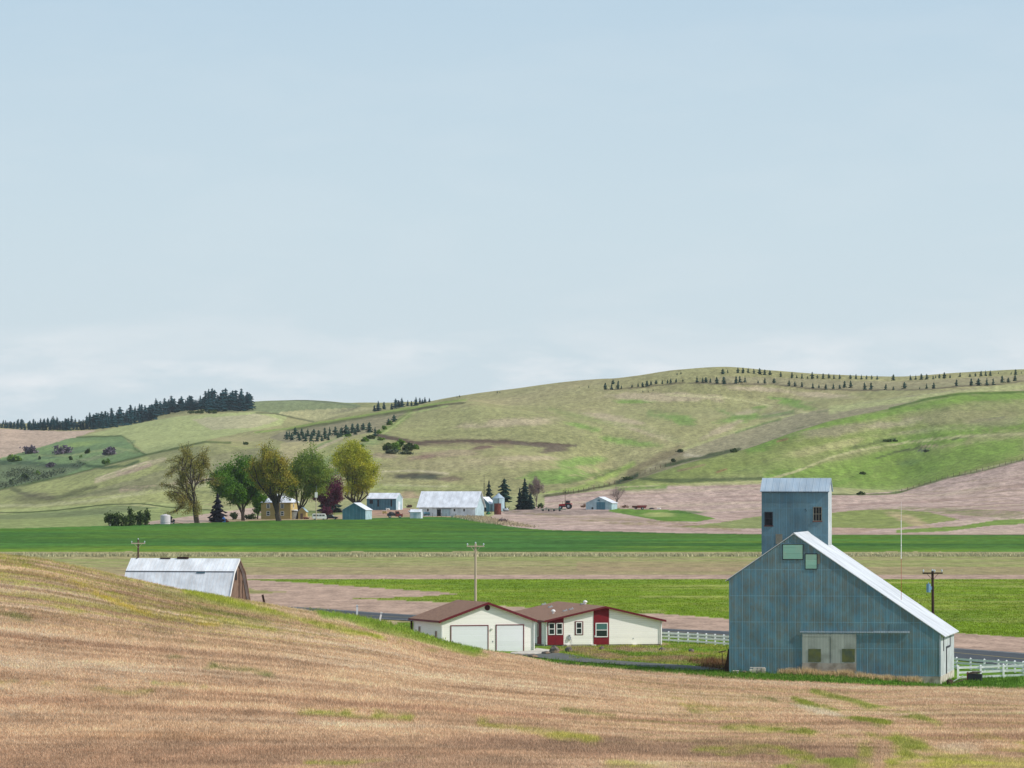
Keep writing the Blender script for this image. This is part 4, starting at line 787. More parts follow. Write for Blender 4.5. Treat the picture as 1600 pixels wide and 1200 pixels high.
# antenna mast standing on the lean-to roof
ax_ = (1401-1139.8)/330*W-.15; ay_ = 7.0; lp = Vector((18.98+ca*ax_-sa*ay_, 502.75+sa*ax_+ca*ay_, fz(ax_)+.07))
mr_ = empty('antenna_mast', lp, 0, 'thin white and red antenna mast rising from the long white lean-to roof', 'antenna')
ztop = 18-(784-731)*lp.y/9000-lp.z
m_ = MB(); m_.tube((0, 0, -.05), (0, 0, ztop*.42), .022, .02, 6); m_.build('lower_mast', M['redtip'], mr_)
m_ = MB(); m_.tube((0, 0, ztop*.42), (0, 0, ztop*.8), .034, .028, 6); m_.tube((0, 0, ztop*.8), (0, 0, ztop), .015, .01, 6)
for q in (.55, .7, .8): m_.tube((0, 0, ztop*q), (0, 0, ztop*q+.08), .05, .05, 6)
m_.build('upper_mast', M['white'], mr_)

# ------------------------------------------------------------------ garage
GAg = R(17); GW, GD = 9.27, 10.0
g = empty('garage', (-6.84, 560, 0.05), GAg, 'cream sided double garage with brown shingle roof and two white doors', 'garage')
gh, grz = 3.12, 1.66; gc = GW/2
b = MB(); b.prism([(0, -.6), (GW, -.6), (GW, gh), (gc, gh+grz), (0, gh)], 'y', 0, GD); b.build('wall', M['lap'], g)
s_ = grz/gc; b = MB(); slab(b, -.35, gh-.35*s_, gc, gh+grz, -.35, GD+.35, .09); slab(b, gc, gh+grz, GW+.35, gh-.35*s_, -.35, GD+.35, .09)
gr = b.build('roof', M['shingle'], g)
b = MB()
for x0, x1 in ((-.37, gc), (gc, GW+.37)):
    za = gh-.35*s_ if x0 < 0 else gh+grz; zb = gh+grz if x0 < 0 else gh-.35*s_
    b.prism([(x0, za-.14), (x1, zb-.14), (x1, zb+.1), (x0, za+.1)], 'y', -.40, -.352)
b.box(-.42, -.352, -.352, GD+.35, gh-.35*s_-.1, gh-.35*s_+.07); b.build('fascia', M['maroon_trim'], g)
def gx(px): return (px-690)/142.3*GW
def gdoor(p0, p1, top, bot=.0):
    x0, x1 = gx(p0), gx(p1); m1 = MB(); m1.box(x0, x1, -.03, -.003, bot, top); dd = m1.build('garage_door', M['door'], g)
    m2 = MB(); t_ = .09
    m2.box(x0-t_, x0-.002, -.06, -.003, bot, top+t_); m2.box(x1+.002, x1+t_, -.06, -.003, bot, top+t_); m2.box(x0-.002, x1+.002, -.06, -.003, top+.002, top+t_)
    m2.build('door_trim', M['maroon_trim'], dd)
gdoor(705, 761.5, 2.55); gdoor(775.6, 817.2, 2.58)
b = MB(); b.tube((gc, -.003, 4.32), (gc, -.04, 4.32), .27, .27, 20); vt = b.build('gable_vent', M['maroon_trim'], g)
b = MB(); 
for i in range(-2, 3): b.box(gc-.2, gc+.2, -.055, -.041, 4.32+i*.09-.02, 4.32+i*.09+.02)
b.build('louvre', M['dark'], vt)
b = MB(); b.tube((gx(767.5), -.003, 2.25), (gx(767.5), -.12, 2.2), .08, .11, 10); b.build('lamp', M['white'], g)
b = MB(); b.box(gx(769), gx(769)+.1, -.03, -.003, .95, 1.1); b.build('keypad', M['silver'], g)
window(g, 'l', 1.4, 2.3, .9, 2.1, 0, M['white'], M['glass'], .06); window(g, 'l', 7.2, 8.1, 1.1, 2.4, 0, M['white'], M['glass'], .06)
b = MB(); b.box(-.30, -.12, GD-.2, GD+.0, -.3, gh-.3); b.build('porch_post', M['dark_wood'], g)
for q in (-.02, GW-.08): b = MB(); b.box(q, q+.1, -.05, -.003, -.2, gh-.12); b.build('corner_trim', M['white'], g)
b = MB(); b.box(GW+.05, GW+.15, -.18, -.06, -.1, gh-.2); b.build('downpipe', M['white'], g)

# ------------------------------------------------------------------ house
HAg = R(12.5); HW, HD = 11.96, 21.0
hs = empty('house', (3.45, 579, 0), HAg, 'cream single storey house with maroon wall panels beside the garage', 'house')
hh, hr_ = 2.62, 1.36; hc = 6.04
b = MB(); b.prism([(0, .22), (HW, .22), (HW, hh), (hc, hh+hr_), (0, hh)], 'y', 0, HD); b.build('wall', [M['lap']], hs)
b = MB(); b.box(.04, HW-.04, .04, HD-.04, -.4, .215); b.build('skirting', M['concrete'], hs)
sA = hr_/hc; b = MB(); slab(b, -.3, hh-.3*sA, hc, hh+hr_, -.4, HD+.3, .09); slab(b, hc, hh+hr_, HW+.35, hh-.35*sA, -.4, HD+.3, .09); hrf = b.build('roof', M['shingle'], hs)
b = MB(); b.prism([(-.32, hh-.3*sA-.1), (hc, hh+hr_-.1), (hc, hh+hr_+.1), (-.32, hh-.3*sA+.1)], 'y', -.45, -.402)
b.prism([(hc, hh+hr_-.1), (HW+.37, hh-.35*sA-.1), (HW+.37, hh-.35*sA+.1), (hc, hh+hr_+.1)], 'y', -.45, -.402)
b.box(-.36, -.302, -.402, HD+.3, hh-.3*sA-.08, hh-.3*sA+.07); b.build('fascia', M['maroon_trim'], hs)
def hx(z2): return (z2-882)/628*HW           # from the enlarged view's columns
def hz(z2): return 2.62-(z2-246)/(383-246)*2.42+.0
def rz_(x): return hh+(hr_*x/hc if x < hc else hr_*(HW-x)/(HW-hc))
def mpanel(a, c):
    x0, x1 = max(hx(a), .01), hx(c); q = [(x0, .2), (x1, .2), (x1, rz_(x1)-.02)]
    if x0 < hc < x1: q.append((hc, rz_(hc)-.02))
    q.append((x0, rz_(x0)-.02)); m_ = MB(); m_.prism(q, 'y', -.05, -.003); return m_.build('wall_panel', M['maroon'], hs)
p1_ = mpanel(882, 975); p2_ = mpanel(1138, 1222)
b = MB(); b.box(hx(929), hx(931), -.058, -.0505, .22, 2.9); b.build('seam', M['maroon_trim'], p1_)
for a, c, t_, bo, fm, pm, mh, at in ((893, 928, 258, 326, 'white', 'glass', 1, -.05), (935, 970, 258, 326, 'white', 'glass', 1, -.05), (1042, 1076, 254, 324, 'white', 'glass', 1, 0), (1148, 1215, 259, 341, 'white', 'glass', 1, -.05)):
    window(hs, 'f', hx(a), hx(c), hz(bo), hz(t_), at, M[fm], M[pm], .09, 0, mh)
b = MB()
for q in ((hx(1036), hx(1082), hz(328), hz(324.5)), (hx(1036), hx(1082), hz(253), hz(249.5)), (hx(1036), hx(1041), hz(324.5), hz(253)), (hx(1077), hx(1082), hz(324.5), hz(253))): b.box(q[0], q[1], -.035, -.003, q[2], q[3])
b.build('window_trim', M['maroon_trim'], hs)
b = MB(); b.box(hx(1155), hx(1209), -.075, -.0701, hz(296), hz(265)); b.build('blind', M['glass_teal'], hs)
for q in (-.02, HW-.1): b = MB(); b.box(q, q+.1, -.062, -.003, .2, hh-.1); b.build('corner_trim', M['white'], hs)
b = MB(); b.tube((HW-.12, -.12, -.05), (HW-.12, -.12, hh-.25), .05, .05, 8); b.tube((HW-.12, -.12, hh-.25), (HW+.2, -.3, hh-.05), .05, .05, 8); b.build('downpipe', M['white'], hs)
for a in (1002, 1137, 1360): b = MB(); b.box(hx(a)-.26, hx(a)+.22, -.32, -.01, 0, .22); b.build('vent_well', M['white_conc'], hs, bevel=.02)
b = MB(); b.box(hx(1000), hx(1014), -.2, -.01, .7, 1.0); b.tube((hx(1007), -.1, 1.0), (hx(1007), -.1, 1.2), .1, .1, 10); b.tube((hx(1020), -.08, .2), (hx(1018), -.08, .75), .02, .02, 6); b.build('electric_meter', M['silver'], hs)
b = MB(); b.box(hx(1143), hx(1149), -.1, -.055, .95, 1.12); b.build('outlet_box', M['white'], hs)
b = MB(); b.box(hx(1352), hx(1357), -.05, -.003, .75, .85); b.build('outlet_box', M['silver'], hs)
# left side of the house: maroon bay and white-framed window near the front corner
b = MB(); b.box(-.06, -.003, 2.2, 3.9, .2, hh-.02); b.build('wall_panel', M['maroon'], hs)
window(hs, 'l', 3.3, 3.95, .95, 2.3, -.06, M['white'], M['glass'], .06)
b = MB(); b.tube((-.14, .25, 0), (-.14, .25, hh-.12), .05, .05, 8); b.build('downpipe', M['white'], hs)
# vents and pipes on the left slope
def rv(z2x, z2y):
    """roof point from the enlarged view: solve along depth"""
    px, py = 600+z2x/3.478, 900+z2y/3.478; best = None
    for i in range(200):
        v = HD*i/199
        # world x/D for given local u,v -> solve u
        k = (px-800)/F; c_, s2_ = math.cos(HAg), math.sin(HAg)
        u = (k*(579+c_*v)-3.45+s2_*v)/(c_-k*s2_)
        if u < 0 or u > hc: continue
        zz = rz_(u); Dq = 579+s2_*u+c_*v; yy = 731+(18-zz)/Dq*9000
        if best is None or abs(yy-py) < best[0]: best = (abs(yy-py), u, v, zz)
    return best[1:]
for (a, c, kind) in ((1093, 150, 1), (920, 208, 1), (905, 175, 0), (1018, 187, 0), (985, 196, 0), (870, 155, 0), (1080, 158, 0)):
    u, v, zz = rv(a, c); b = MB()
    if kind: b.lathe([(.12, 0), (.12, .22), (.24, .24), (.2, .36), (.08, .44), (.0, .45)], (u, v, zz+.05), 14); b.build('turbine_vent', M['white'], hrf)
    else: b.box(u-.22, u+.22, v-.2, v+.2, zz+.02, zz+.2); b.tube((u+.1, v, zz+.2), (u+.1, v, zz+.32), .05, .05, 8); b.build('roof_vent', M['silver'], hrf)

# ------------------------------------------------------------------ paved pad, drive, road
def ribbon(name, pts, wl, wr, m, dz=.05, parent=None, n=3, side=None, sub=6):
    """surface strip draped on the ground along a plan polyline; wl/wr widths to the left/right"""
    P = [Vector((p[0], p[1], 0)) for p in pts]; Q = []
    for i in range(len(P)-1):
        p0 = P[max(i-1, 0)]; p1 = P[i]; p2 = P[i+1]; p3 = P[min(i+2, len(P)-1)]
        for k in range(sub):
            t = k/sub; Q.append(.5*((2*p1)+(p2-p0)*t+(2*p0-5*p1+4*p2-p3)*t*t+(3*p1-p0-3*p2+p3)*t**3))
    Q.append(P[-1]); vs = []; fs = []
    for i, q in enumerate(Q):
        d = (Q[min(i+1, len(Q)-1)]-Q[max(i-1, 0)]).normalized(); nl = Vector((-d.y, d.x, 0))
        for k in range(n+1):
            w_ = wl+(-wr-wl)*k/n; r_ = q+nl*w_; vs.append((r_.x, r_.y, gz(r_.x, r_.y)+dz))
    for i in range(len(Q)-1):
        for k in range(n): a = i*(n+1)+k; fs.append((a, a+1, a+n+2, a+n+1))
    b = MB(); b.add(vs, fs); o = b.build(name, m, parent, smooth=True); return o
fe = [(-160, 1010), (-100, 890), (-55, 802), (-28.2, 744), (-13.2, 706), (2, 676), (17.1, 643), (24.2, 632), (34, 605), (44.2, 574.5), (50, 560), (60, 530), (72, 490), (90, 440)]
road = ribbon('road', fe, -.0, 12.5, M['asphalt'], .06, sub=12, n=6); tag(road, kind='structure')
ribbon('edge_line', fe, -.9, 1.1, M['paint_w'], .075, road, 1, sub=12); ribbon('edge_line', fe, -11.4, 11.6, M['paint_w'], .075, road, 1, sub=12); ribbon('centre_line', fe, -6.1, 6.35, M['paint_y'], .075, road, 1, sub=12)
pad_pts = [at_px(797, 1022), at_px(812, 1023.5), at_px(842, 1022.5), at_px(863, 1019.5), at_px(858, 1016.5), at_px(838, 1013.8), at_px(833, 1017.5), at_px(800, 1020)]
b = MB(); n_ = len(pad_pts); b.add([(p.x, p.y, max(p.z, .02)+.10) for p in pad_pts]+[(p.x, p.y, p.z-.3) for p in pad_pts], [tuple(range(n_)), tuple(range(2*n_-1, n_-1, -1))]+[(i, (i+1) % n_, n_+(i+1) % n_, n_+i) for i in range(n_)])
tag(b.build('concrete_pad', M['white_conc']), kind='structure')
dp = [at_px(a, c) for a, c in ((836, 1021.5), (852, 1023.5), (876, 1028.5), (910, 1032), (955, 1035.8), (1000, 1039), (1062, 1043.5), (1110, 1048))]
dv_ = ribbon('driveway', [(p.x, p.y) for p in dp], 2.6, 2.6, M['gravel'], .07, sub=6, n=4); tag(dv_, kind='structure')

# ------------------------------------------------------------------ the white fence
def rail_fence(name, label, pts, spacing, nr, h):
    r0 = Vector((pts[0][0], pts[0][1], gz(*pts[0]))); r = empty(name, r0, 0, label, 'fence'); P = []
    for (a, c) in zip(pts[:-1], pts[1:]):
        a = Vector(a); c = Vector(c); n = max(1, round((c-a).length/spacing))
        for i in range(n): P.append(a+(c-a)*i/n)
    P.append(Vector(pts[-1])); P3 = [Vector((p.x, p.y, gz(p.x, p.y)))-r0 for p in P]; cnt = 0
    for i, p in enumerate(P3):
        b = MB(); b.box(-.088, .088, -.088, .088, -.25, h+.08); b.add([(-.09, -.09, h+.081), (.09, -.09, h+.081), (.09, .09, h+.081), (-.09, .09, h+.081), (0, 0, h+.16)], [(0, 3, 2, 1), (0, 1, 4), (1, 2, 4), (2, 3, 4), (3, 0, 4)])
        o = b.build('post', M['fence'], r); o.location = p
    for k in range(nr):
        b = MB(); z = h-.06-k*(h-.25)/(nr-1 if nr > 1 else 1)
        for a, c in zip(P3[:-1], P3[1:]):
            d = (c-a); d.z = 0; d.normalize(); nn = Vector((-d.y, d.x, 0))*.022; vs = []
            for q in (a+d*.073, c-d*.073):
                for sgn in (-1, 1):
                    for zz in (z-.095, z+.095): vs.append(q+nn*sgn+Vector((0, 0, zz)))
            b.add(vs, [(0, 1, 3, 2), (4, 6, 7, 5), (0, 4, 5, 1), (2, 3, 7, 6), (0, 2, 6, 4), (1, 5, 7, 3)])
        b.build('rail', M['fence'], r)
    return r
def P2(px, py): p = at_px(px, py); return (p.x, p.y)
fl = lambda px, dd: ((px-800)/F*dd, dd)
rail_fence('rail_fence', 'long white three-rail fence running beside the grey road', [fl(1030, 597), fl(1090, 590), fl(1145, 582), fl(1300, 558), fl(1495, 529.5), fl(1560, 523), fl(1625, 514), fl(1700, 505)], 2.1, 3, .95)
rail_fence('rail_fence', 'nearer white three-rail fence behind the junk box right of the metal building', [fl(1497, 510.5), fl(1568, 510.5), fl(1640, 510), fl(1720, 509)], 2.5, 3, 1.1)

# ------------------------------------------------------------------ the half-hidden barn
BAg = R(-16); br_ = 15.0
pr_ = Vector(((371.8-800)/F*775, 775, 0)); u_ = Vector((math.cos(BAg), math.sin(BAg), 0)); v_ = Vector((-math.sin(BAg), math.cos(BAg), 0))
o_ = pr_-u_*br_-v_*4.4; zb = gz(o_.x+8, o_.y+4)
bn = empty('gambrel_barn', (o_.x, o_.y, min(zb, 0)), BAg, 'old barn with a pale metal gambrel roof half hidden behind the stubble hill', 'barn')
prof = [(0, 0), (2.2, 3.97), (4.4, 5.70), (6.6, 3.97), (8.8, 0)]
b = MB(); b.prism([(.12, -.8), (8.68, -.8), (8.68, .1), (6.5, 3.85), (4.4, 5.55), (2.3, 3.85), (.12, .1)], 'x', .1, br_-.15); b.build('wall', M['brown_wood'], bn)
b = MB()
for (y0, z0), (y1, z1) in zip(prof[:-1], prof[1:]):
    if y1 <= 4.4: z0 = z0 if y0 else z0; 
    d = Vector((y1-y0, z1-z0)).normalized(); nn = Vector((-d.y, d.x))*.09
    b.prism([(y0, z0), (y1, z1), (y1+nn.x*.0, z1+.1), (y0+nn.x*.0, z0+.1)] if y0 else [(y0-.3, -.5), (y1, z1), (y1, z1+.1), (y0-.42, -.5)], 'x', -.25, br_+.25)
brf = b.build('roof', M['old_roof'], bn)
b = MB(); b.prism([(2.13, 4.02), (2.24, 4.09), (2.24, 4.12), (2.10, 4.06)], 'x', -.26, br_+.26); b.build('flashing', M['dark'], brf)
b = MB(); b.box(9.9, 11.1, 1.98, 2.06, 3.84, 3.98); b.build('roof_patch', M['teal'], brf)
b = MB()
for k in (0, 1): 
    x0 = br_+.26; s_ = 1 if k else 1
b.prism([(4.4, 5.52), (6.55, 3.78), (8.75, -.3), (9.02, -.3), (6.72, 3.98), (4.4, 5.82)], 'x', br_+.252, br_+.32); b.build('barge_board', M['brown_wood'], bn)
b = MB(); b.prism([(4.4, 5.52), (4.4, 5.82), (2.08, 4.02), (-.5, -.4), (-.25, -.4), (2.27, 3.8)], 'x', br_+.252, br_+.32); b.build('barge_board', M['white'], bn)
b = MB(); b.box(br_-.145, br_-.10, 3.7, 4.3, 2.9, 4.7); b.build('loft_opening', M['black'], bn)
b = MB(); b.box(br_-.145, br_-.11, 5.2, 5.45, -.2, 4.2); b.build('gap', M['dark_wood'], bn)
b = MB(); b.box(br_-.145, br_-.11, 6.6, 6.8, -.2, 2.8); b.build('gap', M['dark_wood'], bn)
for i, (x, w_) in enumerate(((.6, .1), (4.0, 1.4), (6.4, 1.6))): b = MB(); b.box(x, x+w_, 4.2, 4.5, 5.72, 5.9+(.1 if i == 2 else 0)); b.build('ridge_cap', M['dark_wood'], brf)

# ------------------------------------------------------------------ utility poles
def utility_pole(px, dd, ytop, yarm, arm, label, pm, am, lean=0.0, trans=False, yaw=0.0):
    p = at_D(px, dd); r = empty('utility_pole', p, yaw, label, 'utility pole', 'utility poles along the road')
    top = 18-(ytop-731)*dd/9000-p.z; za = 18-(yarm-731)*dd/9000-p.z; l = lean*top
    b = MB(); b.tube((l, 0, -.5), (0, 0, top), .17, .12, 10); b.build('pole', pm, r)
    b = MB(); b.box(-arm/2, arm/2, -.19, -.1, za-.07, za+.07)
    for s in (-1, 1): b.tube((s*arm*.28, -.16, za-.05), (s*.05, -.14, za-.6), .02, .02, 4)
    ar = b.build('crossarm', am, r)
    for x in ((-arm*.46, arm*.1, arm*.46) if trans else (-arm*.46, arm*.46)):
        b = MB(); b.lathe([(.03, 0), (.03, .08), (.075, .1), (.075, .2), (.04, .26), (0, .27)], (x, -.145, za+.07), 8); b.build('insulator', M['insul'], ar)
    b = MB(); b.lathe([(.04, 0), (.08, .03), (.08, .15), (0, .2)], (0, 0, top), 8); b.build('insulator', M['insul'], r)
    if trans:
        zt = 18-(918-731)*dd/9000-p.z; b = MB(); b.tube((-.38, -.1, zt-.45), (-.38, -.1, zt+.35), .2, .2, 12); b.tube((-.38, -.1, zt+.35), (-.38, -.1, zt+.5), .05, .03, 6); b.box(-.2, -.05, -.14, -.06, zt-.2, zt+.1); b.build('transformer', M['transf'], r)
    return r
utility_pole(743, 640, 849.5, 853.5, 1.95, 'pale timber utility pole with a single crossarm behind the garage roof', M['pole_pale'], M['pole_pale'])
utility_pole(1457, 545, 892.5, 895.5, 1.9, 'dark utility pole with grey blue transformer beside the long white roof', M['dark_wood'], M['dark_wood'], .012, True)
utility_pole(216, 800, 843, 849, 1.95, 'dark utility pole with a pale crossarm behind the half-hidden barn', M['pole_wood'], M['pole_pale'])
# ------------------------------------------------------------------ stubble and grass (uncountable, so one object each)
def blade_mat(name, rough=.85):
    m, t, p = new_mat(name); at = N(t, 'ShaderNodeAttribute', attribute_name='tint')
    t.links.new(at.outputs['Color'], p.inputs['Base Color']); p.inputs['Roughness'].default_value = rough; p.inputs['Specular IOR Level'].default_value = .1
    tr = N(t, 'ShaderNodeBsdfTranslucent'); t.links.new(at.outputs['Color'], tr.inputs['Color'])
    ms = N(t, 'ShaderNodeMixShader'); ms.inputs[0].default_value = .3; t.links.new(p.outputs[0], ms.inputs[1]); t.links.new(tr.outputs[0], ms.inputs[2])
    t.links.new(ms.outputs[0], t.nodes['Material Output'].inputs['Surface']); return m
m_blade = blade_mat('grass blades')
def sample_terr(x, y):
    """height, colour and row index at many plan positions"""
    px = 800+F*x/y; ci = np.clip(np.searchsorted(cols, px)-1, 0, NC-2); ct = (px-cols[ci])/(cols[ci+1]-cols[ci])
    z = np.zeros(len(x)); c = np.zeros((len(x), 3)); v = np.zeros(len(x))
    o = np.argsort(ci, kind='stable'); cs, st = np.unique(ci[o], return_index=True); st = np.append(st, len(o))
    for k, i in enumerate(cs):
        id_ = o[st[k]:st[k+1]]; t_ = ct[id_]; d = y[id_]
        for j, w_ in ((i, 1-t_), (i+1, t_)):
            r_ = np.interp(d, D[:, j], np.arange(NR)); lo = np.clip(r_.astype(int), 0, NR-2); f_ = r_-lo
            z[id_] += w_*(Z[lo, j]*(1-f_)+Z[lo+1, j]*f_); v[id_] += w_*(V[lo, j]*(1-f_)+V[lo+1, j]*f_)
            c[id_] += w_[:, None]*(C[lo, j]*(1-f_)[:, None]+C[lo+1, j]*f_[:, None])
    return z, c, v
def tufts(name, x, y, h, wd, nb, spread, colf, label=None, lean=.35, sink=.02):
    z, c, v = sample_terr(x, y); n = len(x); c = colf(c, x, y, v)
    X_ = np.repeat(x, nb)+rng.normal(0, spread, n*nb); Y_ = np.repeat(y, nb)+rng.normal(0, spread, n*nb); Z_ = np.repeat(z, nb)-sink
    hh_ = np.repeat(h, nb)*rng.uniform(.55, 1.15, n*nb); ww = wd*rng.uniform(.6, 1.4, n*nb); a = rng.uniform(0, 2*np.pi, n*nb)
    dx, dy = np.cos(a)*ww/2, np.sin(a)*ww/2; lx = rng.normal(0, lean, n*nb)*hh_; ly = rng.normal(0, lean, n*nb)*hh_
    vs = np.empty((n*nb, 3, 3)); vs[:, 0] = np.stack([X_-dx, Y_-dy, Z_], -1); vs[:, 1] = np.stack([X_+dx, Y_+dy, Z_], -1); vs[:, 2] = np.stack([X_+lx, Y_+ly, Z_+hh_], -1)
    cc = np.repeat(c, nb, 0)*rng.uniform(.72, 1.3, (n*nb, 1)); cc = np.repeat(cc[:, None], 3, 1).reshape(-1, 3)
    o = fast_mesh(name, vs.reshape(-1, 3), np.arange(n*nb*3).reshape(-1, 3), m_blade, colors=np.clip(cc, .004, .9)); tag(o, kind='stuff')
    if label: tag(o, label)
    return o
# stubble: denser near the camera where it shows
n = 365000
u = rng.random(n); y = 1/((1-u)/286+u/530); y = y+rng.normal(0, .2, n); x = (rng.uniform(-170, 1770, n)-800)/F*y
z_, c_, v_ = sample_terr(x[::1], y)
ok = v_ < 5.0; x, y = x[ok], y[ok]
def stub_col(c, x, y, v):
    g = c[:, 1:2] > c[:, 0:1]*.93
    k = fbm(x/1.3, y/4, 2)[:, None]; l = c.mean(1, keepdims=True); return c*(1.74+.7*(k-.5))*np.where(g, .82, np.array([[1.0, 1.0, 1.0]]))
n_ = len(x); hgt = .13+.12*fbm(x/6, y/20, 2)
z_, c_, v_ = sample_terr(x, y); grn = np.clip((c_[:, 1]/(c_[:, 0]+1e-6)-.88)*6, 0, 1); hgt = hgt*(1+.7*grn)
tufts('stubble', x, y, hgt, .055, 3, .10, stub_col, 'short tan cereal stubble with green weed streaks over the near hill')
# brighter green verge along the foot of the metal building and the drive
def scat(poly_px, n, jit=0):
    """random ground points inside a picture-space outline"""
    xs = [p[0] for p in poly_px]; ys = [p[1] for p in poly_px]; ox, oy = [], []
    px = rng.uniform(min(xs), max(xs), n); py = rng.uniform(min(ys), max(ys), n); k = inpoly(px, py, poly_px)
    for a, b in zip(px[k], py[k]):
        p = at_px(a, b); ox.append(p.x); oy.append(p.y)
    return np.array(ox), np.array(oy)
gcol = lambda col, var=.25: (lambda c, x, y, v: np.array(s2l(col, GA))[None]*(1+var*2*(fbm(x*.8, y*.3, 3)-.5))[:, None]*rng.uniform(.7, 1.25, (len(x), 1)))
vx, vy = scat([(850, 1030), (930, 1037), (1060, 1045), (1140, 1050), (1200, 1052), (1480, 1062), (1600, 1058), (1600, 1077), (1480, 1076), (1300, 1068), (1140, 1061), (1000, 1050), (850, 1036)], 9000)
tufts('verge_grass', vx, vy, rng.uniform(.15, .4, len(vx)), .07, 7, .25, gcol((104, 142, 54)), 'bright green grass verge below the metal building and the driveway')
vx, vy = scat([(470, 950), (520, 953), (600, 970), (700, 1000), (790, 1020), (700, 1012), (600, 985), (500, 960)], 7000)
tufts('verge_grass', vx, vy, rng.uniform(.1, .3, len(vx)), .08, 7, .3, gcol((158, 170, 74), .4), 'lush green grass along the hill edge left of the garage')
vx, vy = scat([(860, 1013), (1000, 1006), (1140, 1010), (1140, 1044), (1010, 1036), (900, 1030)], 5000)
tufts('yard_grass', vx, vy, rng.uniform(.1, .28, len(vx)), .08, 6, .3, lambda c, x, y, v: c*rng.uniform(1.0, 1.6, (len(x), 1)), 'patchy green and dry grass in the house yard')
y = 1/rng.uniform(1/935, 1/585, 90000); x = (rng.uniform(-60, 1660, 90000)-800)/F*y; z_, c_, v_ = sample_terr(x, y); k_ = (c_[:, 1] > c_[:, 0]*1.12) & (HZ+(CZ-z_)/y*F > 905); x, y = x[k_], y[k_]
tufts('green_crop', x, y, .10+.12*fbm(x/5, y/14, 2), .10, 3, .25, lambda c, x, y, v: c*rng.uniform(.8, 1.5, (len(x), 1)), 'short bright green crop in the field beyond the road')
# dry grass at the foot of the metal building
ux = rng.uniform(4.5, 16.6, 620); ux = ux[np.abs(fbm(ux*1.3, ux*0+3, 3)-.3) > .06]; uy = rng.uniform(-1.3, -.15, len(ux))
wx_ = 18.98+ca*ux-sa*uy; wy_ = 502.75+sa*ux+ca*uy
tufts('dry_grass', wx_, wy_, .35+.55*fbm(ux*.9, uy*0+8, 3), .05, 11, .16, gcol((232, 204, 160), .12), 'tall bleached dry grass at the foot of the metal wall', .22)
# dead-grass strip beyond the wheat and rough grass by the farm
x = rng.uniform(-175, 175, 5200); y = 1168+rng.uniform(0, 26, 5200)+rng.normal(0, 1.0, 5200)
tufts('dry_grass', x, y, .3+.6*fbm(x/5, y/9, 3), .3, 5, .9, gcol((206, 198, 156), .2), 'long strip of bleached dry grass beneath the dark green wheat')
vx, vy = scat([(700, 805), (760, 808), (800, 816), (840, 825), (760, 818), (720, 810)], 2500)
tufts('dry_grass', vx, vy, rng.uniform(.3, .9, len(vx)), .3, 5, .9, gcol((196, 180, 148), .2), 'rough dry grass bank right of the white barn')
# ------------------------------------------------------------------ trees and shrubs
def foliage(name, centers, size, per, spread, m, parent=None, seed=0, up=.0):
    """many small leaf faces scattered round the given points"""
    g = np.random.default_rng(seed); c = np.repeat(np.asarray(centers, float), per, 0); n = len(c)
    c = c+g.normal(0, 1, (n, 3))*np.asarray(spread); s = size*g.uniform(.55, 1.35, n)[:, None]
    a = g.normal(0, 1, (n, 3)); a /= np.linalg.norm(a, axis=1)[:, None]; b = g.normal(0, 1, (n, 3)); b -= (a*b).sum(1)[:, None]*a; b /= np.linalg.norm(b, axis=1)[:, None]
    if up: b[:, 2] -= up; b /= np.linalg.norm(b, axis=1)[:, None]
    vs = np.stack([c-a*s*.5, c+b*s*.7, c+a*s*.5, c-b*s*.7], 1).reshape(-1, 3)
    return fast_mesh(name, vs, np.arange(n*4).reshape(-1, 4), m, parent)
def skeleton(H, seed, trunk=.22, limbs=5, lean=.45, levels=4, r0=.35, shrink=.74, curve=.12, droop=0.0, mult=2.6, env=None):
    """branching skeleton: list of (p0,p1,r0,r1) and twig points"""
    rr = random.Random(seed); segs = []; tips = []
    def grow(p, d, ln, r, lv):
        n = 4 if lv < 2 else 3; q = p
        for i in range(n):
            d2 = (d+Vector((rr.gauss(0, curve), rr.gauss(0, curve), rr.gauss(0, curve*.6)-droop*lv*.12))).normalized()
            p2 = q+d2*ln/n; segs.append((q, p2, r*(1-.45*i/n), r*(1-.45*(i+1)/n))); q, d = p2, d2
            if lv >= 2: tips.append((q, lv))
            if lv < levels and i >= 1 and rr.random() < .55:
                sd_ = Vector((rr.gauss(0, 1), rr.gauss(0, 1), rr.gauss(.25-droop*.5, .5))).normalized()
                grow(q, (d*.6+sd_*.75).normalized(), ln*shrink*rr.uniform(.55, .85), r*.45, lv+1)
        if lv < levels:
            k = int(mult)+(rr.random() < mult-int(mult))
            for i in range(k):
                sd_ = Vector((rr.gauss(0, 1), rr.gauss(0, 1), rr.gauss(.2, .5))).normalized()
                grow(q, (d+sd_*.65).normalized(), ln*shrink*rr.uniform(.75, 1.1), r*.55, lv+1)
    tb = Vector((0, 0, -.4)); tp = Vector((rr.gauss(0, .02)*H, 0, trunk*H)); segs.append((tb, tp, r0*1.25, r0)); 
    for i in range(limbs):
        a = 2*math.pi*(i+rr.uniform(-.3, .3))/limbs; d = Vector((math.cos(a)*lean, math.sin(a)*lean, 1)).normalized()
        grow(tp-Vector((0, 0, rr.uniform(0, .25)*trunk*H)), d, H*(1-trunk)*.42*rr.uniform(.85, 1.15), r0*.62, 1)
    return segs, tips
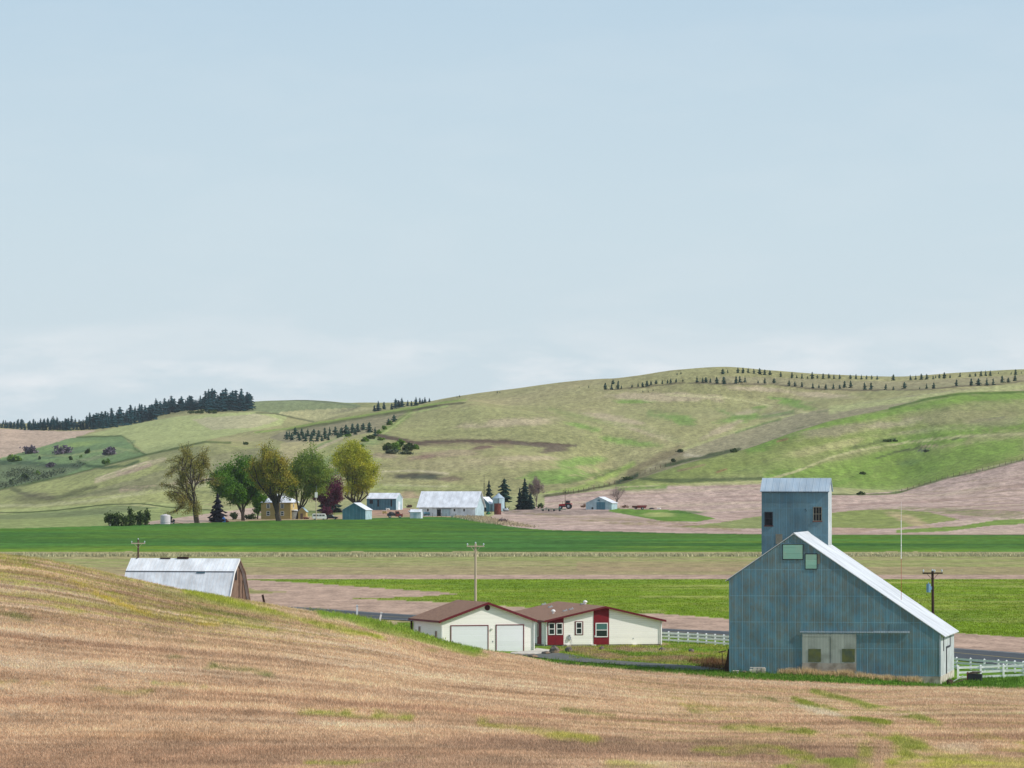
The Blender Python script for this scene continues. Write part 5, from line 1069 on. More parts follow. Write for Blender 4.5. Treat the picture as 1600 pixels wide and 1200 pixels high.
def tree(px, py, hpx, wpx, label, leafm, barkm, seed, per=6, leaf=.5, sp=.6, trunk=.22, limbs=5, lean=.45, levels=4, r0=.35, droop=0., curve=.12, name='broadleaf_tree', group='trees round the farm', dd=None, keep=1.0, dx=0, up=0., cat='tree', cmin=0, pr=None):
    p = at_px(px, py) if dd is None else at_D(px, dd); k = p.y/F; H, Wd = hpx*k, wpx*k
    segs, tips = skeleton(H, seed, trunk, limbs, lean, levels, r0, droop=droop, curve=curve)
    tp = np.array([t_[0] for t_ in tips]); z0 = trunk*H
    # fit the crown to the height and width seen
    hi = np.percentile(tp[:, 2], 94); w_ = np.percentile(np.abs(tp[:, 0]), 95)*2; cx = 0
    fz_ = lambda z: z if z < z0*.9 else z0*.9+(z-z0*.9)*(H-z0*.9)/(hi-z0*.9); fx = Wd/w_
    def fit(v):
        q = min(1, max(0, v[2])/z0); return Vector((v[0]*(1+(fx-1)*q)+dx*k*q*min(1, max(0, v[2])/H*1.5), v[1]*(1+(fx-1)*q), fz_(v[2])))
    if pr:
        fp = np.array([fit(v) for v in tp]); hb_ = np.linspace(0, 1, 13); t_z = fp[:, 2]/H; xs_ = np.hypot(fp[:, 0]-dx*k*np.clip(fp[:, 2]/H*1.5, 0, 1), fp[:, 1]); sc_ = []
        for q in hb_:
            m_ = np.abs(t_z-q) < .09; cur = np.percentile(xs_[m_], 88) if m_.sum() > 6 else None; sc_.append(np.nan if cur is None else np.clip(np.interp(q, [a_[0] for a_ in pr], [a_[1] for a_ in pr])*Wd*.54/max(cur, .1), .25, 3.5))
        sc_ = np.array(sc_); okk = ~np.isnan(sc_); sc_ = np.interp(hb_, hb_[okk], sc_[okk]); fit0 = fit
        def fit(v, fit0=fit0):
            q = fit0(v); t1 = q.z/H; cx_ = dx*k*min(1, max(0, t1*1.5)); s1_ = 1+(float(np.interp(t1, hb_, sc_))-1)*min(1, max(0, (t1-.12)/.15)); return Vector((cx_+(q.x-cx_)*s1_, q.y*s1_, q.z))
    r = empty(name, p, 0, label, cat, group)
    b = MB()
    for (a, c, ra, rb) in segs:
        if rb > .03: b.tube(fit(a), fit(c), ra, rb, 5 if ra > .12 else 3, False)
    b.build('trunk', barkm, r)
    pts = np.array([fit(v) for v in tp])
    pts = pts[pts[:, 2] > cmin*H*(1-.25*np.abs(pts[:, 0])/(Wd/2))]
    if keep < 1: pts = pts[np.random.default_rng(seed).random(len(pts)) < keep]
    if per: foliage('crown', pts, leaf, per, (sp, sp, sp*.8), leafm, r, seed, up)
    return r
LM = dict(
 willow=leaf_mat('willow leaves', L((116, 118, 50)), L((156, 142, 74))), maple=leaf_mat('maple leaves', L((58, 98, 28)), L((104, 144, 40))),
 elm=leaf_mat('budding elm leaves', L((112, 126, 48)), L((180, 160, 60))), elm2=leaf_mat('elm leaves', L((90, 122, 50)), L((140, 154, 60))),
 poplar=leaf_mat('poplar leaves', L((140, 152, 40)), L((192, 186, 58))), plum=leaf_mat('plum leaves', L((78, 30, 52)), L((104, 44, 66)), .5, .15),
 spruce=leaf_mat('spruce needles', L((20, 38, 38)), L((36, 58, 50)), .6, .05), darkspruce=leaf_mat('dark spruce needles', L((22, 22, 34)), L((34, 34, 44)), .6, .05),
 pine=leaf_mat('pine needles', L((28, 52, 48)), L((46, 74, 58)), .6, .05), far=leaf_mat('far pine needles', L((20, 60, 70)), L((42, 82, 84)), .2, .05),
 young=leaf_mat('young pine needles', L((36, 62, 54)), L((60, 86, 66)), .8, .05),
 bush=leaf_mat('bush leaves', L((52, 72, 34)), L((84, 100, 48)), .6), green=leaf_mat('shrub leaves', L((76, 112, 40)), L((118, 144, 52)), .5),
 purple=leaf_mat('bare thicket twigs', L((92, 84, 98)), L((124, 112, 122)), .3, .1), brush=leaf_mat('creek brush leaves', L((68, 82, 66)), L((98, 104, 76)), .1, .1),
 twig=leaf_mat('grey twigs', L((128, 112, 110)), L((150, 132, 124)), .6, .1), brown=leaf_mat('dead weed stems', L((96, 70, 52)), L((126, 94, 66)), 1.2, .1))
tree(308, 817, 106, 80, 'tall willow with thin drooping olive foliage at the left end of the farm', LM['willow'], M['bark'], 5, per=15, leaf=.26, sp=.55, trunk=.2, limbs=5, lean=.6, levels=4, r0=.75, droop=.45, curve=.2, keep=.85, dx=-9, up=.8, pr=[(0, .1), (.25, .5), (.45, .95), (.7, 1.1), (.9, 1.05), (1, .8)])
tree(380, 813.5, 83, 68, 'round dark green tree left of the yellow house', LM['maple'], M['bark'], 8, per=18, leaf=.36, sp=.8, trunk=.13, limbs=7, lean=.8, levels=4, r0=.55, dx=-8, cmin=.32, pr=[(0, .1), (.22, .3), (.35, .8), (.6, 1.1), (.85, 1.1), (1, .8)])
tree(436, 814, 101, 60, 'vase-shaped yellowish budding tree standing in front of the yellow house', LM['elm'], M['bark'], 12, per=12, leaf=.32, sp=.8, trunk=.12, limbs=8, lean=.6, levels=4, r0=.8, dx=-8, cmin=.46, pr=[(0, .1), (.25, .25), (.4, .7), (.65, 1.1), (.85, 1.1), (1, .8)])
tree(464, 811, 93, 60, 'olive green tree between the yellow house and the pale pole', LM['elm2'], M['bark'], 21, per=16, leaf=.32, sp=.85, trunk=.14, limbs=7, lean=.6, levels=4, r0=.5, dx=12, cmin=.32, pr=[(0, .1), (.22, .3), (.35, .8), (.6, 1.1), (.85, 1.1), (1, .8)])
tree(559, 799, 94, 58, 'tall dense yellow-green poplar behind the small teal shed', LM['poplar'], M['bark'], 33, per=22, leaf=.36, sp=1.0, trunk=.04, limbs=9, lean=.30, levels=4, r0=.6, dx=-2, pr=[(0, .3), (.12, .7), (.3, .95), (.6, 1.1), (.85, 1.0), (1, .65)])
tree(513, 805, 50, 38, 'purple-leaved plum tree behind the white van', LM['plum'], M['bark'], 41, per=16, leaf=.36, sp=.7, trunk=.05, limbs=6, lean=.7, levels=4, r0=.3, name='plum_tree')
tree(402, 811, 36, 22, 'small dark tree just left of the yellow house', LM['maple'], M['bark'], 43, per=9, leaf=.45, sp=.5, trunk=.15, limbs=5, lean=.5, levels=3, r0=.25)
tree(838, 792, 41, 22, 'grey leafless tree beside the dark spruce right of the barn', LM['twig'], M['greybark'], 51, per=5, leaf=.2, sp=.4, trunk=.2, limbs=6, lean=.5, levels=4, r0=.2, name='bare_tree')
tree(963, 792.5, 32, 26, 'small leafless tree at the right corner of the lone blue shed', LM['twig'], M['greybark'], 57, per=2, leaf=.14, sp=.3, trunk=.3, limbs=5, lean=.6, levels=4, r0=.28, name='bare_tree', curve=.2)
def conifer_mesh(H, Wd, seed, tiers, per, jag=.25, shape=1.0, droop=.25, base=.06, full=1.0, jit=.15):
    """boughs as small drooping sprays in whorls; returns verts, faces"""
    g = random.Random(seed); vs = []; fs = []
    for i in range(tiers):
        t = (i+g.uniform(-.3, .3))/tiers; t = min(max(t, 0), .995); z = H*(base+(1-base)*t); rr_ = Wd/2*(1-t)**shape*(.72+.28*math.sin(i*2.1+seed))*full
        rr_ = max(rr_, Wd*.03); a0 = g.uniform(0, 6.28)
        for k in range(per):
            a = a0+2*math.pi*k/per+g.uniform(-.25, .25); l = rr_*g.uniform(1-jag*1.6, 1+jag*.6); c, s = math.cos(a), math.sin(a); w_ = l*g.uniform(.30, .5)+.04*H/tiers
            zz = z+g.uniform(-jit, jit)*H/tiers; dz = -l*droop*g.uniform(.5, 1.4); th_ = H/tiers*g.uniform(.9, 1.9)
            b = len(vs); m_ = .62
            vs += [(0, 0, zz+th_*.6), (c*l*m_-s*w_, s*l*m_+c*w_, zz+dz*m_), (c*l, s*l, zz+dz), (c*l*m_+s*w_, s*l*m_-c*w_, zz+dz*m_), (c*l*.75, s*l*.75, zz+dz-th_*.35)]
            fs += [(b, b+1, b+2), (b, b+2, b+3), (b+1, b+4, b+2), (b+3, b+2, b+4), (b, b+2, b+4)]
    b = len(vs); vs += [(-.05*Wd, 0, H*.9), (.05*Wd, 0, H*.9), (0, .05*Wd, H*.9), (0, 0, H*1.02)]; fs += [(b, b+1, b+3), (b+1, b+2, b+3), (b+2, b, b+3)]
    return np.array(vs), np.array(fs)
def conifer(px, py, hpx, wpx, label, m, seed, tiers=22, per=11, name='spruce_tree', group='conifers round the farm', **kw):
    p = at_px(px, py); k = p.y/F; H, Wd = hpx*k, wpx*k*1.4; r = empty(name, p, 0, label, 'tree', group)
    b = MB(); b.tube((0, 0, -.3), (0, 0, H*.9), Wd*.045+.08, .04, 7); b.build('trunk', M['bark'], r)
    v, f = conifer_mesh(H, Wd, seed, tiers, per, **kw); fast_mesh('crown', v, f, m, r); return r
conifer(340, 816, 46, 31, 'very dark pointed spruce under the round green tree', LM['darkspruce'], 3, 20, 13, shape=.75, droop=.3)
conifer(515, 801, 60, 36, 'tall dark spruce behind the purple plum tree', LM['spruce'], 4, 24, 13, shape=.9)
conifer(764, 797, 47, 21, 'narrow dark spruce behind the white barn gable', LM['spruce'], 5, 20, 12, shape=.8)
conifer(820, 796, 49, 25, 'tall pointed dark spruce right of the grain bins', LM['spruce'], 7, 22, 12, shape=.75)
conifer(812, 796, 34, 15, 'shorter dark spruce pressed against the tall one right of the grain bins', LM['spruce'], 27, 16, 11, shape=.8)
conifer(829, 796, 26, 18, 'low dark spruce at the right foot of the tall one', LM['spruce'], 28, 12, 11, shape=.7)
conifer(788, 797, 48, 30, 'broad ragged pine behind the grain bins', LM['pine'], 9, 16, 10, 'pine_tree', shape=.55, jag=.4, base=.3, droop=.05)
def shrub(px, py, wpx, hpx, label, m, seed, group, name='shrub', n=14, per=26, leaf=None, cat='shrub', dpx=None, flat=.7):
    p = at_px(px, py); k = p.y/F; Wd, H = wpx*k, hpx*k; r = empty(name, p, 0, label, cat, group); g = np.random.default_rng(seed)
    c = g.normal(0, 1, (n, 3)); c /= np.linalg.norm(c, axis=1)[:, None]; c *= g.random((n, 1))**.4; c[:, 2] = np.abs(c[:, 2])
    c = c*np.array([Wd*.42, min(Wd, H*2.2)*.42, H*flat])+np.array([0, 0, H*.14])
    b = MB()
    for i in range(min(n, 9)): b.tube((c[i][0]*.25, c[i][1]*.25, -.1), c[i], .012*H+.02, .01, 3, False)
    b.build('stems', M['bark'], r)
    foliage('leaves', c, leaf or max(.25, H*.13), per, (Wd*.07, Wd*.07, H*.11), m, r, seed); return r
SG = 'bushes in the shelter row at the left'
for i, (px, py, w_, h_, lb) in enumerate(((173, 822, 28, 22, 'lowest olive bush at the left end of the dark bush row'), (188, 822, 30, 28, 'broad dark bush second from the left in the bush row'), (203, 821.5, 18, 31, 'tall narrow bush in the middle of the dark bush row'), (217, 821, 20, 26, 'dark bush second from the right in the bush row'), (228, 820.5, 15, 27, 'thin bush at the right end of the dark bush row'))):
    shrub(px, py, w_, h_, lb, LM['bush'], 60+i, SG, n=18, per=34, leaf=.5)
shrub(366, 812, 17, 14, 'low round bush right of the very dark spruce', LM['bush'], 70, 'garden bushes', n=16, per=30, leaf=.4)
shrub(392, 811, 26, 10, 'long low hedge bush left of the yellow house', LM['bush'], 71, 'garden bushes', n=18, per=30, leaf=.35)
shrub(845, 794, 12, 9, 'round dark bush at the foot of the grey bare tree', LM['bush'], 72, 'garden bushes', n=12, per=26, leaf=.35)
shrub(912, 793, 14, 6, 'brown weedy bush left of the lone blue shed', LM['brown'], 73, 'garden bushes', n=12, per=20, leaf=.25)
shrub(975, 794, 20, 6, 'brown weedy bush right of the lone blue shed', LM['brown'], 74, 'garden bushes', n=12, per=20, leaf=.25)
HS = 'shrubs on the left hillside'
for i, (px, py, w_, h_, m_, lb) in enumerate(((46, 709, 28, 14, 'purple', 'grey purple thicket farthest left on the green hillside'), (98, 709, 42, 14, 'purple', 'widest grey purple thicket in the middle of the green hillside'), (173, 711, 26, 14, 'purple', 'grey purple thicket farthest right on the green hillside'),
   (137, 708.5, 9, 9, 'bush', 'small round dark shrub between two purple thickets'), (110, 719, 8, 7, 'bush', 'small round shrub below the widest purple thicket'), (166, 725, 15, 9, 'green', 'low green shrub below the right purple thicket'), (22, 721, 24, 13, 'green', 'yellow green shrub near the left edge of the hillside'),
   (126, 714.5, 5, 4, 'green', 'tiny yellow green shrub beneath the small dark one'), (62, 718, 5, 6, 'bush', 'tiny dark shrub below the left purple thicket'), (80, 730, 18, 8, 'purple', 'small grey thicket at the edge of the creek brush'), (58, 742, 14, 7, 'green', 'low green shrub in the creek brush'), (38, 751, 14, 12, 'bush', 'dark shrub at the lower edge of the creek brush'), (17, 757, 6, 9, 'bush', 'small upright dark shrub at the left end of the creek'),
   (384, 695, 9, 5, 'bush', 'small dark shrub on the near crest left of the young pines'))):
    shrub(px, py, w_, h_, lb, LM[m_], 80+i, HS, n=16, per=26, leaf=max(.5, h_*.09))
HB = 'brush along the draw above the farm'
for i, (px, py, w_, h_, m_, lb) in enumerate(((606, 704, 20, 12, 'bush', 'dark brush clump at the left end of the brown bank'), (622, 703, 22, 16, 'green', 'brightest green brush clump below the brown bank'), (638, 704, 18, 13, 'bush', 'dark brush clump in the middle of the brown bank'), (650, 702, 14, 9, 'green', 'green brush clump at the right end of the brown bank'), (613, 709, 26, 8, 'brush', 'low grey brush under the brown bank'), (634, 710, 24, 7, 'brush', 'low grey brush under the green clumps'),
   (565, 698, 8, 4, 'green', 'small yellow green bush low in the draw'), (548, 701, 6, 6, 'green', 'lone yellow green bush below the young pines'), (570, 690, 14, 8, 'green', 'green bush beside the last young pines'), (580, 686, 16, 7, 'bush', 'dark bush at the right end of the young pines'), (592, 678, 12, 7, 'green', 'green bush where the draw steepens'), (600, 671, 10, 7, 'green', 'green bush halfway up the draw'), (609, 664, 10, 7, 'green', 'green bush near the top of the draw'), (595, 688, 14, 6, 'green', 'green bush above the brown bank'), (545, 682, 12, 4, 'green', 'low green bush under the row of young pines'))):
    shrub(px, py, w_, h_, lb, LM[m_], 120+i, HB, n=14, per=24, leaf=max(.5, h_*.09))
for i, (px, py, w_, h_, lb) in enumerate(((1062, 707, 16, 6, 'dark scrub clump at the upper end of the brown gully'), (1052, 722, 7, 6, 'small dark bush in the brown gully'), (1147, 707, 14, 7, 'dark scrub on the hedge line above the tower'), (982, 750, 26, 6, 'dark hedge clump on the right hill boundary'), (1345, 773, 14, 5, 'green bush where the field edge bends right of the tower'), (1348, 741, 12, 4, 'dark scrub in the green gully right of the tower'), (1385, 690, 20, 4, 'dark scrub streak high on the right hill'), (1448, 706, 14, 4, 'grey scrub in the scoop of the right hill'), (1399, 690, 8, 3, 'tiny scrub right of the dark streak on the right hill'))):
    shrub(px, py, w_, h_, lb, LM['bush' if i != 7 else 'brush'], 150+i, 'scrub on the right hill', n=12, per=22, leaf=.6)
# creek brush: one mass of low scrub
cx_, cy_ = scat([(0, 727), (60, 724), (130, 727), (120, 738), (70, 750), (0, 764)], 900)
kk_ = fbm(cx_/14, cy_/60, 3) > .5; cx_, cy_ = cx_[kk_], cy_[kk_]
cz_ = np.array([gz(a, b) for a, b in zip(cx_, cy_)]) if len(cx_) else np.zeros(0)
o = foliage('creek_brush', np.stack([cx_, cy_, cz_+.9], 1), .7, 14, (2.4, 2.4, .9), LM['brush'], None, 9); tag(o, 'mass of low grey green scrub filling the creek draw', kind='stuff')
# ---- conifer prototypes copied across the hills
def protos(n, m, wr, tiers, per, name, trunk=True, **kw):
    out_ = []; sh0 = kw.pop('shape')
    for i in range(n):
        kw['shape'] = sh0*(1.0, .62, 1.25, .8, .55, 1.1, .7)[i % 7]
        v, f = conifer_mesh(1.0, wr*random.uniform(.85, 1.2), 300+i+tiers, tiers, per, **kw)
        me = bpy.data.meshes.new(name); me.from_pydata(v.tolist(), [], f.tolist()); me.materials.append(m); me.update()
        tm = MB(); tm.tube((0, 0, -.06), (0, 0, .8), .022, .006, 5); t_ = bpy.data.meshes.new('trunk'); t_.from_pydata(tm.v, [], tm.f); t_.materials.append(M['bark']); out_.append((me, t_))
    return out_
def plant(pr, px, py, hpx, label, group, name, parts=False):
    me, tm = random.choice(pr); p = at_px(px, py); h_ = hpx*p.y/F
    if parts:
        r = empty(name, p, random.uniform(0, 6.28), label, 'tree', group); r.scale = (h_, h_, h_)
        for nm, q in (('crown', me), ('trunk', tm)): o = bpy.data.objects.new(nm, q); COL.objects.link(o); o.parent = r
        return r
    o = bpy.data.objects.new(name, me); COL.objects.link(o); o.location = p; o.rotation_euler.z = random.uniform(0, 6.28); o.scale = (h_*random.uniform(.85, 1.15), h_, h_)
    return tag(o, label, 'tree', group)
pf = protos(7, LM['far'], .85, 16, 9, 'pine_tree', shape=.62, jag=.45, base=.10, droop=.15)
fb = [(0, 668.5), (40, 672.5), (100, 673), (150, 671.5), (200, 664.5), (250, 654.5), (280, 648), (320, 644), (400, 641.5)]
hp = [(0, 11), (30, 15), (100, 19), (150, 22), (200, 26), (240, 26), (290, 26), (330, 30), (400, 27)]
def forest_label(q, row):
    e = 'short dark pine in the low left end of the ridge forest' if q < 100 else 'dark pine in the middle stretch of the left ridge forest' if q < 240 else 'tall dark pine in the high right end of the ridge forest'
    return e+(', front edge' if row == 0 else ', behind the front edge' if row == 1 else ', against the sky')
def ordinal(i):
    n = i+1; return f"{n}{'th' if 10 <= n % 100 <= 20 else {1: 'st', 2: 'nd', 3: 'rd'}.get(n % 10, 'th')}"
for row, (dy, stp) in enumerate(((0, 5.2), (-4.5, 4.6), (-9, 5.0))):
    q = -6.0
    while q < 400:
        q += stp*random.uniform(.6, 1.4); 
        if q > 396 or (row == 0 and 245 < q < 318) or (row == 0 and 345 < q and random.random() < .4): continue
        yb = np.interp(q, [p_[0] for p_ in fb], [p_[1] for p_ in fb])+dy*(.6 if q < 60 else 1)
        hh_ = np.interp(q, [p_[0] for p_ in hp], [p_[1] for p_ in hp])*random.uniform(.55, 1.15)*(.92 if row == 0 else 1)
        plant(pf, q, yb, hh_-(.55*abs(dy) if row else 0), forest_label(q, row), 'pines of the forest belt', 'pine_tree', False)
for i, q in enumerate(range(300, 345, 9)): shrub(q, 646, 14, 6, ordinal(i)+' low undergrowth bush from the left at the foot of the high forest end', LM['bush'], 200+q, 'undergrowth at the forest foot', n=10, per=20, leaf=.9)
gp = ((591, 642, 15), (600, 640, 11), (585, 643, 9), (618, 639, 15), (628, 636, 14), (612, 640, 9), (623, 637, 11), (637, 635, 9), (650, 634, 13), (656, 632, 10), (664, 630, 9), (643, 635, 8), (671, 628.5, 6), (660, 631, 7))
for i, (a, b_, h_) in enumerate(sorted(gp)): plant(pf, a, b_, h_+1, ordinal(i)+' dark pine from the left in the small grove on the middle skyline', 'pines of the small skyline grove', 'pine_tree')
for i, (a, b_, h_) in enumerate(((714, 621.3, 3), (718, 620.8, 3.5), (777, 614.3, 3.5), (781, 613.8, 2.5))): plant(pf, a, b_, h_, ordinal(i)+' tiny tree from the left on the bare skyline right of the grove', 'tiny skyline trees', 'pine_tree')
py_ = protos(7, LM['young'], .95, 9, 8, 'young_pine', shape=.7, jag=.4, base=.10)
draw = [(448, 687, 10), (456, 688, 9), (461, 680, 10), (468, 689, 9), (471.5, 681, 9), (477.5, 690, 11), (481, 682, 10), (486, 690, 10), (490.5, 681, 9), (495.5, 690, 10), (498, 683, 9), (503, 689.5, 9), (507.5, 681, 10), (515, 681, 11), (524, 680.5, 11), (532, 682.5, 11), (534, 680, 10), (540.5, 679.5, 13), (550.5, 677, 12), (559, 675, 11), (567.5, 672, 9), (577, 675.7, 13), (586, 682, 12), (615.5, 659, 9), (607, 664, 8), (513, 688, 7), (474, 686, 8), (452, 683, 8), (466, 684, 8), (487, 685, 8), (528, 684, 8), (545, 681, 8), (555, 679, 8), (508, 686, 8)]
for i, (a, b_, h_) in enumerate(sorted(draw)): plant(py_, a, b_, h_*1.3, ordinal(i)+' young pine from the left in the draw above the tall trees', 'young pines in the draw', 'young_pine')
up_ = [(1129.5, 584.5, 9), (1137, 583, 6), (1153, 583, 9), (1161, 583.2, 9), (1169, 582.5, 8), (1178, 583.7, 8), (1187, 584.8, 10), (1195, 585.8, 9), (1203, 586, 8), (1220, 588.9, 8), (1237.5, 591, 9.5), (1245, 591, 6), (1253, 591.9, 8), (1262, 591.5, 4), (1269, 592.2, 11), (1277, 591.5, 6), (1286, 592.2, 9), (1295, 591.5, 8), (1303, 592, 7.5), (1312, 592.3, 8), (1328.5, 592.3, 7.5), (1337.5, 592.5, 8.5), (1346, 593, 8), (1354, 592.8, 7), (1362, 592.8, 7), (1370.5, 593.2, 7.5), (1396, 594.5, 10), (1422.5, 594, 8.5), (1431, 593.3, 8), (1439.5, 593.3, 10), (1448, 592.8, 9), (1458, 592.7, 7), (1462, 590.8, 5), (1468, 591, 7), (1475.5, 591.6, 10), (1484.5, 591, 6), (1500, 589.2, 7.5), (1515.5, 588.9, 5.5), (1524, 588.4, 6), (1533, 588, 9), (1540, 587.5, 9), (1547.5, 587.5, 9), (1560, 584, 3), (1580, 585, 4), (1587, 585.5, 9), (1596, 583.8, 3.5)]
for i, (a, b_, h_) in enumerate(sorted(up_)): plant(py_, a, b_, h_, ordinal(i)+' young pine from the left in the upper row along the right-hand skyline', 'upper row of ridge pines', 'young_pine')
lo_ = [(945.7, 608.7, 11), (955.5, 609, 11), (958, 600.5, 8), (965.5, 608, 10), (966, 601, 7), (971, 607.5, 6), (987.5, 605.5, 5), (997, 604.5, 6), (1004, 605, 8), (1011, 603.8, 10), (1017, 602, 8), (1025, 600, 7), (1035, 600, 7), (1048, 598.8, 8), (1043, 599, 6), (1056.5, 597.8, 7), (1067, 596, 4), (1089, 597.6, 10), (1098, 598, 9), (1103, 597.6, 9), (1110, 598, 7), (1120, 599.2, 10.5), (1131, 599.7, 12), (1150, 599.7, 12), (1156, 597.6, 11), (1164, 597.6, 10), (1184.5, 598.8, 5), (1195, 598.9, 9), (1209.5, 598.3, 8), (1233, 603.2, 9), (1242, 603.8, 8), (1253, 605, 8.5), (1270, 607, 10), (1279.5, 606.4, 6), (1290.5, 608.3, 9.5), (1302, 607.8, 9.5), (1312, 607.4, 7), (1319.5, 606, 11), (1329, 606, 12), (1351, 608.8, 12), (1361, 608.6, 12), (1384, 609.2, 10), (1396, 609.4, 6), (1413, 607.2, 11), (1437, 608.3, 4), (1448, 607.5, 9), (1459, 607.5, 10), (1494.5, 603.2, 11), (1517.5, 602.6, 11.5), (1529, 602.6, 12), (1542, 602.7, 12.5), (1552, 601.8, 11), (1566, 598.2, 12), (1575.5, 597.7, 8), (1586, 595.2, 10), (1004.5, 613, 3), (1013, 612.5, 3), (1020.5, 611, 3), (905, 606, 3), (920, 606, 4), (1058, 586, 4), (1064, 584.8, 4)]
for i, (a, b_, h_) in enumerate(sorted(lo_)): plant(py_, a, b_, h_, ordinal(i)+' young pine from the left in the lower row beneath the right-hand skyline', 'lower row of ridge pines', 'young_pine')
# ------------------------------------------------------------------ the farm across the valley
KF = 2130/9000
def farm_gable(name, label, cat, px, py, rz, w, d, h, rise, wm, rm, side=None, **kw):
    return gable(name, label, cat, at_px(px, py), R(rz), w, d, h, rise, wm, rm, side, **kw)
# big white barn: ridge across the view, right gable end in sight
r, rf = farm_gable('white_barn', 'large white barn with a long pale metal roof, small black windows and a black doorway', 'barn', 654, 806.5, -14, 21.3, 13, 3.5, 5.4, M['whiteside'], M['farm_roof'], M['pale_side'], ridge='x', ovx=.7, ovy=.5, th=.15)
for q in (.165, .635, .805):
    window(r, 'f', 21.3*q-.35, 21.3*q+.35, 1.7, 2.75, 0, M['white'], M['black'], .06)
b = MB(); b.box(21.3*.36-.75, 21.3*.36+.75, -.05, -.003, 0, 2.5); b.build('doorway', M['black'], r)
b = MB(); b.box(21.3*.41+.1, 21.3*.56, -.12, -.02, 0, 2.6); b.build('sliding_door', M['pale_side'], r)
b = MB(); b.box(21.3*.32, 21.3*.58, -.16, -.003, 2.65, 2.78); b.build('door_rail', M['dark'], r)
b = MB(); b.prism([(9.5, 8.4), (10.6, 8.4), (10.6, 8.95), (9.5, 8.95)], 'x', 21.3*.7, 21.3*.7+1.2); b.build('vent', M['dark'], rf)
b = MB(); b.prism([(4.2, 5.6), (8.8, 5.6), (6.5, 8.2)], 'x', 21.31, 21.36); b.build('loft_opening', M['pale_side'], r)
# long teal shed
r, rf = farm_gable('long_shed', 'long teal metal shed with a pale roof behind the yellow-green poplar', 'shed', 573, 797, -16, 12.2, 9, 4.6, 2.1, M['teal'], M['farm_roof'], M['pale_side'], ridge='x', ovx=.2, ovy=.3, th=.12)  # right gable paler than the teal front: sunlight painted in
for a, c in ((1.2, 2.6), (4.4, 5.1), (9.9, 10.6)): b = MB(); b.box(a, c, -.04, -.003, 1.4 if a > 2 else 2.5, 4.1); b.build('window', M['dark'], r)
b = MB(); b.box(12.205, 12.26, 2.2, 5.2, 0, 3.4); b.build('door', M['whiteside'], r); b = MB(); b.box(12.205, 12.3, 8.3, 8.9, 0, 4.6); b.build('corner_trim', M['white'], r)
# small teal shed, gable to the viewer
r, rf = farm_gable('small_shed', 'small teal gabled shed with a bright white roof near the pale pole', 'shed', 535, 812, -12, 7.7, 9.0, 3.2, 2.2, M['teal'], M['farm_roof'], M['pale_side'], ridge='y', ovx=.25, ovy=.2, off=3.85, th=.12)  # right wall gets the pale sheet as its sunlit colour
b = MB(); b.box(5.2, 6.9, -.04, -.003, 0, 2.3); b.build('door', M['teal'], r)
# white utility shed
r, rf = farm_gable('utility_shed', 'tiny white shed with a pale roof in front of the big white barn', 'shed', 640.5, 809.8, -10, 3.7, 3.2, 2.1, .8, M['whiteside'], M['farm_roof'], M['whiteside'], ridge='x', ovx=.15, ovy=.2, th=.08)
b = MB(); b.box(1.2, 2.3, -.04, -.003, 0, 1.8); b.build('door', M['pale_side'], r)
# lean-to building right of the barn
r, rf = farm_gable('lean_to_shed', 'teal shed with a steep white roof tucked between the white barn and the grain bin', 'shed', 752, 799.5, -20, 3.4, 7, 3.0, 2.6, M['teal'], M['farm_roof'], M['pale_side'], ridge='y', ovx=.2, ovy=.2, off=.5, th=.1)  # pale right wall carries the sunlight in its colour
b = MB(); b.box(.6, 2.0, -.04, -.003, 0, 2.0); b.build('doorway', M['dark'], r)
# lone blue-grey shed
r, rf = farm_gable('lone_shed', 'lone pale blue gabled shed right of the big red tractor', 'shed', 915.5, 796.3, -15, 10.2, 9, 2.55, 2.3, M['pale_side'], M['farm_roof'], M['pale_side'], ridge='y', ovx=.35, ovy=.25, th=.12)
b = MB(); b.box(4.2, 7.6, -.06, -.003, 0, 2.9); b.build('sliding_door', M['teal'], r); b = MB(); b.tube((2.6, -.003, .55), (2.6, -.08, .55), .42, .42, 12); b.build('wheel_ornament', M['dark'], r)
b = MB(); b.box(4.6, 5.5, -.05, -.003, 3.3, 3.9); b.build('loft_door', M['teal'], r)
# yellow farmhouse with a pale hip roof
p = at_px(408, 811.3); r = empty('farmhouse', p, R(-14), 'two-storey yellow farmhouse with a pale hipped roof behind the trees', 'house')
b = MB(); b.box(0, 10.3, 0, 9.5, -.5, 5.6); b.build('wall', M['yellow'], r)
b = MB(); b.add([(-.5, -.5, 5.605), (10.8, -.5, 5.605), (10.8, 10, 5.605), (-.5, 10, 5.605), (4.2, 4.75, 8.9), (6.1, 4.75, 8.9)], [(0, 3, 2, 1), (0, 1, 5, 4), (1, 2, 5), (2, 3, 4, 5), (3, 0, 4)]); rf = b.build('roof', M['farm_roof'], r)
b = MB(); b.box(3.2, 4.1, 6.5, 7.3, 6.8, 9.6); b.build('chimney', M['rust'], rf)
for x0, z0 in ((1.9, 1.2), (6.8, 1.2), (1.9, 3.7), (6.8, 3.7)): window(r, 'f', x0, x0+1.2, z0, z0+1.5, 0, M['white'], M['glass'], .14, 0, 1)
window(r, 'r', 3, 4.2, 3.7, 5.2, 10.3, M['white'], M['glass'], .14); window(r, 'r', 6, 7.2, 1.2, 2.7, 10.3, M['white'], M['glass'], .14)
b = MB(); b.box(10.31, 13.6, 1.5, 8, -.4, 2.5); pw = b.build('porch', M['whiteside'], r); b = MB(); b.prism([(10.32, 2.9), (14.0, 2.505), (14.0, 2.62), (10.32, 3.2)], 'y', 1.0, 8.4); b.build('porch_roof', M['farm_roof'], r)
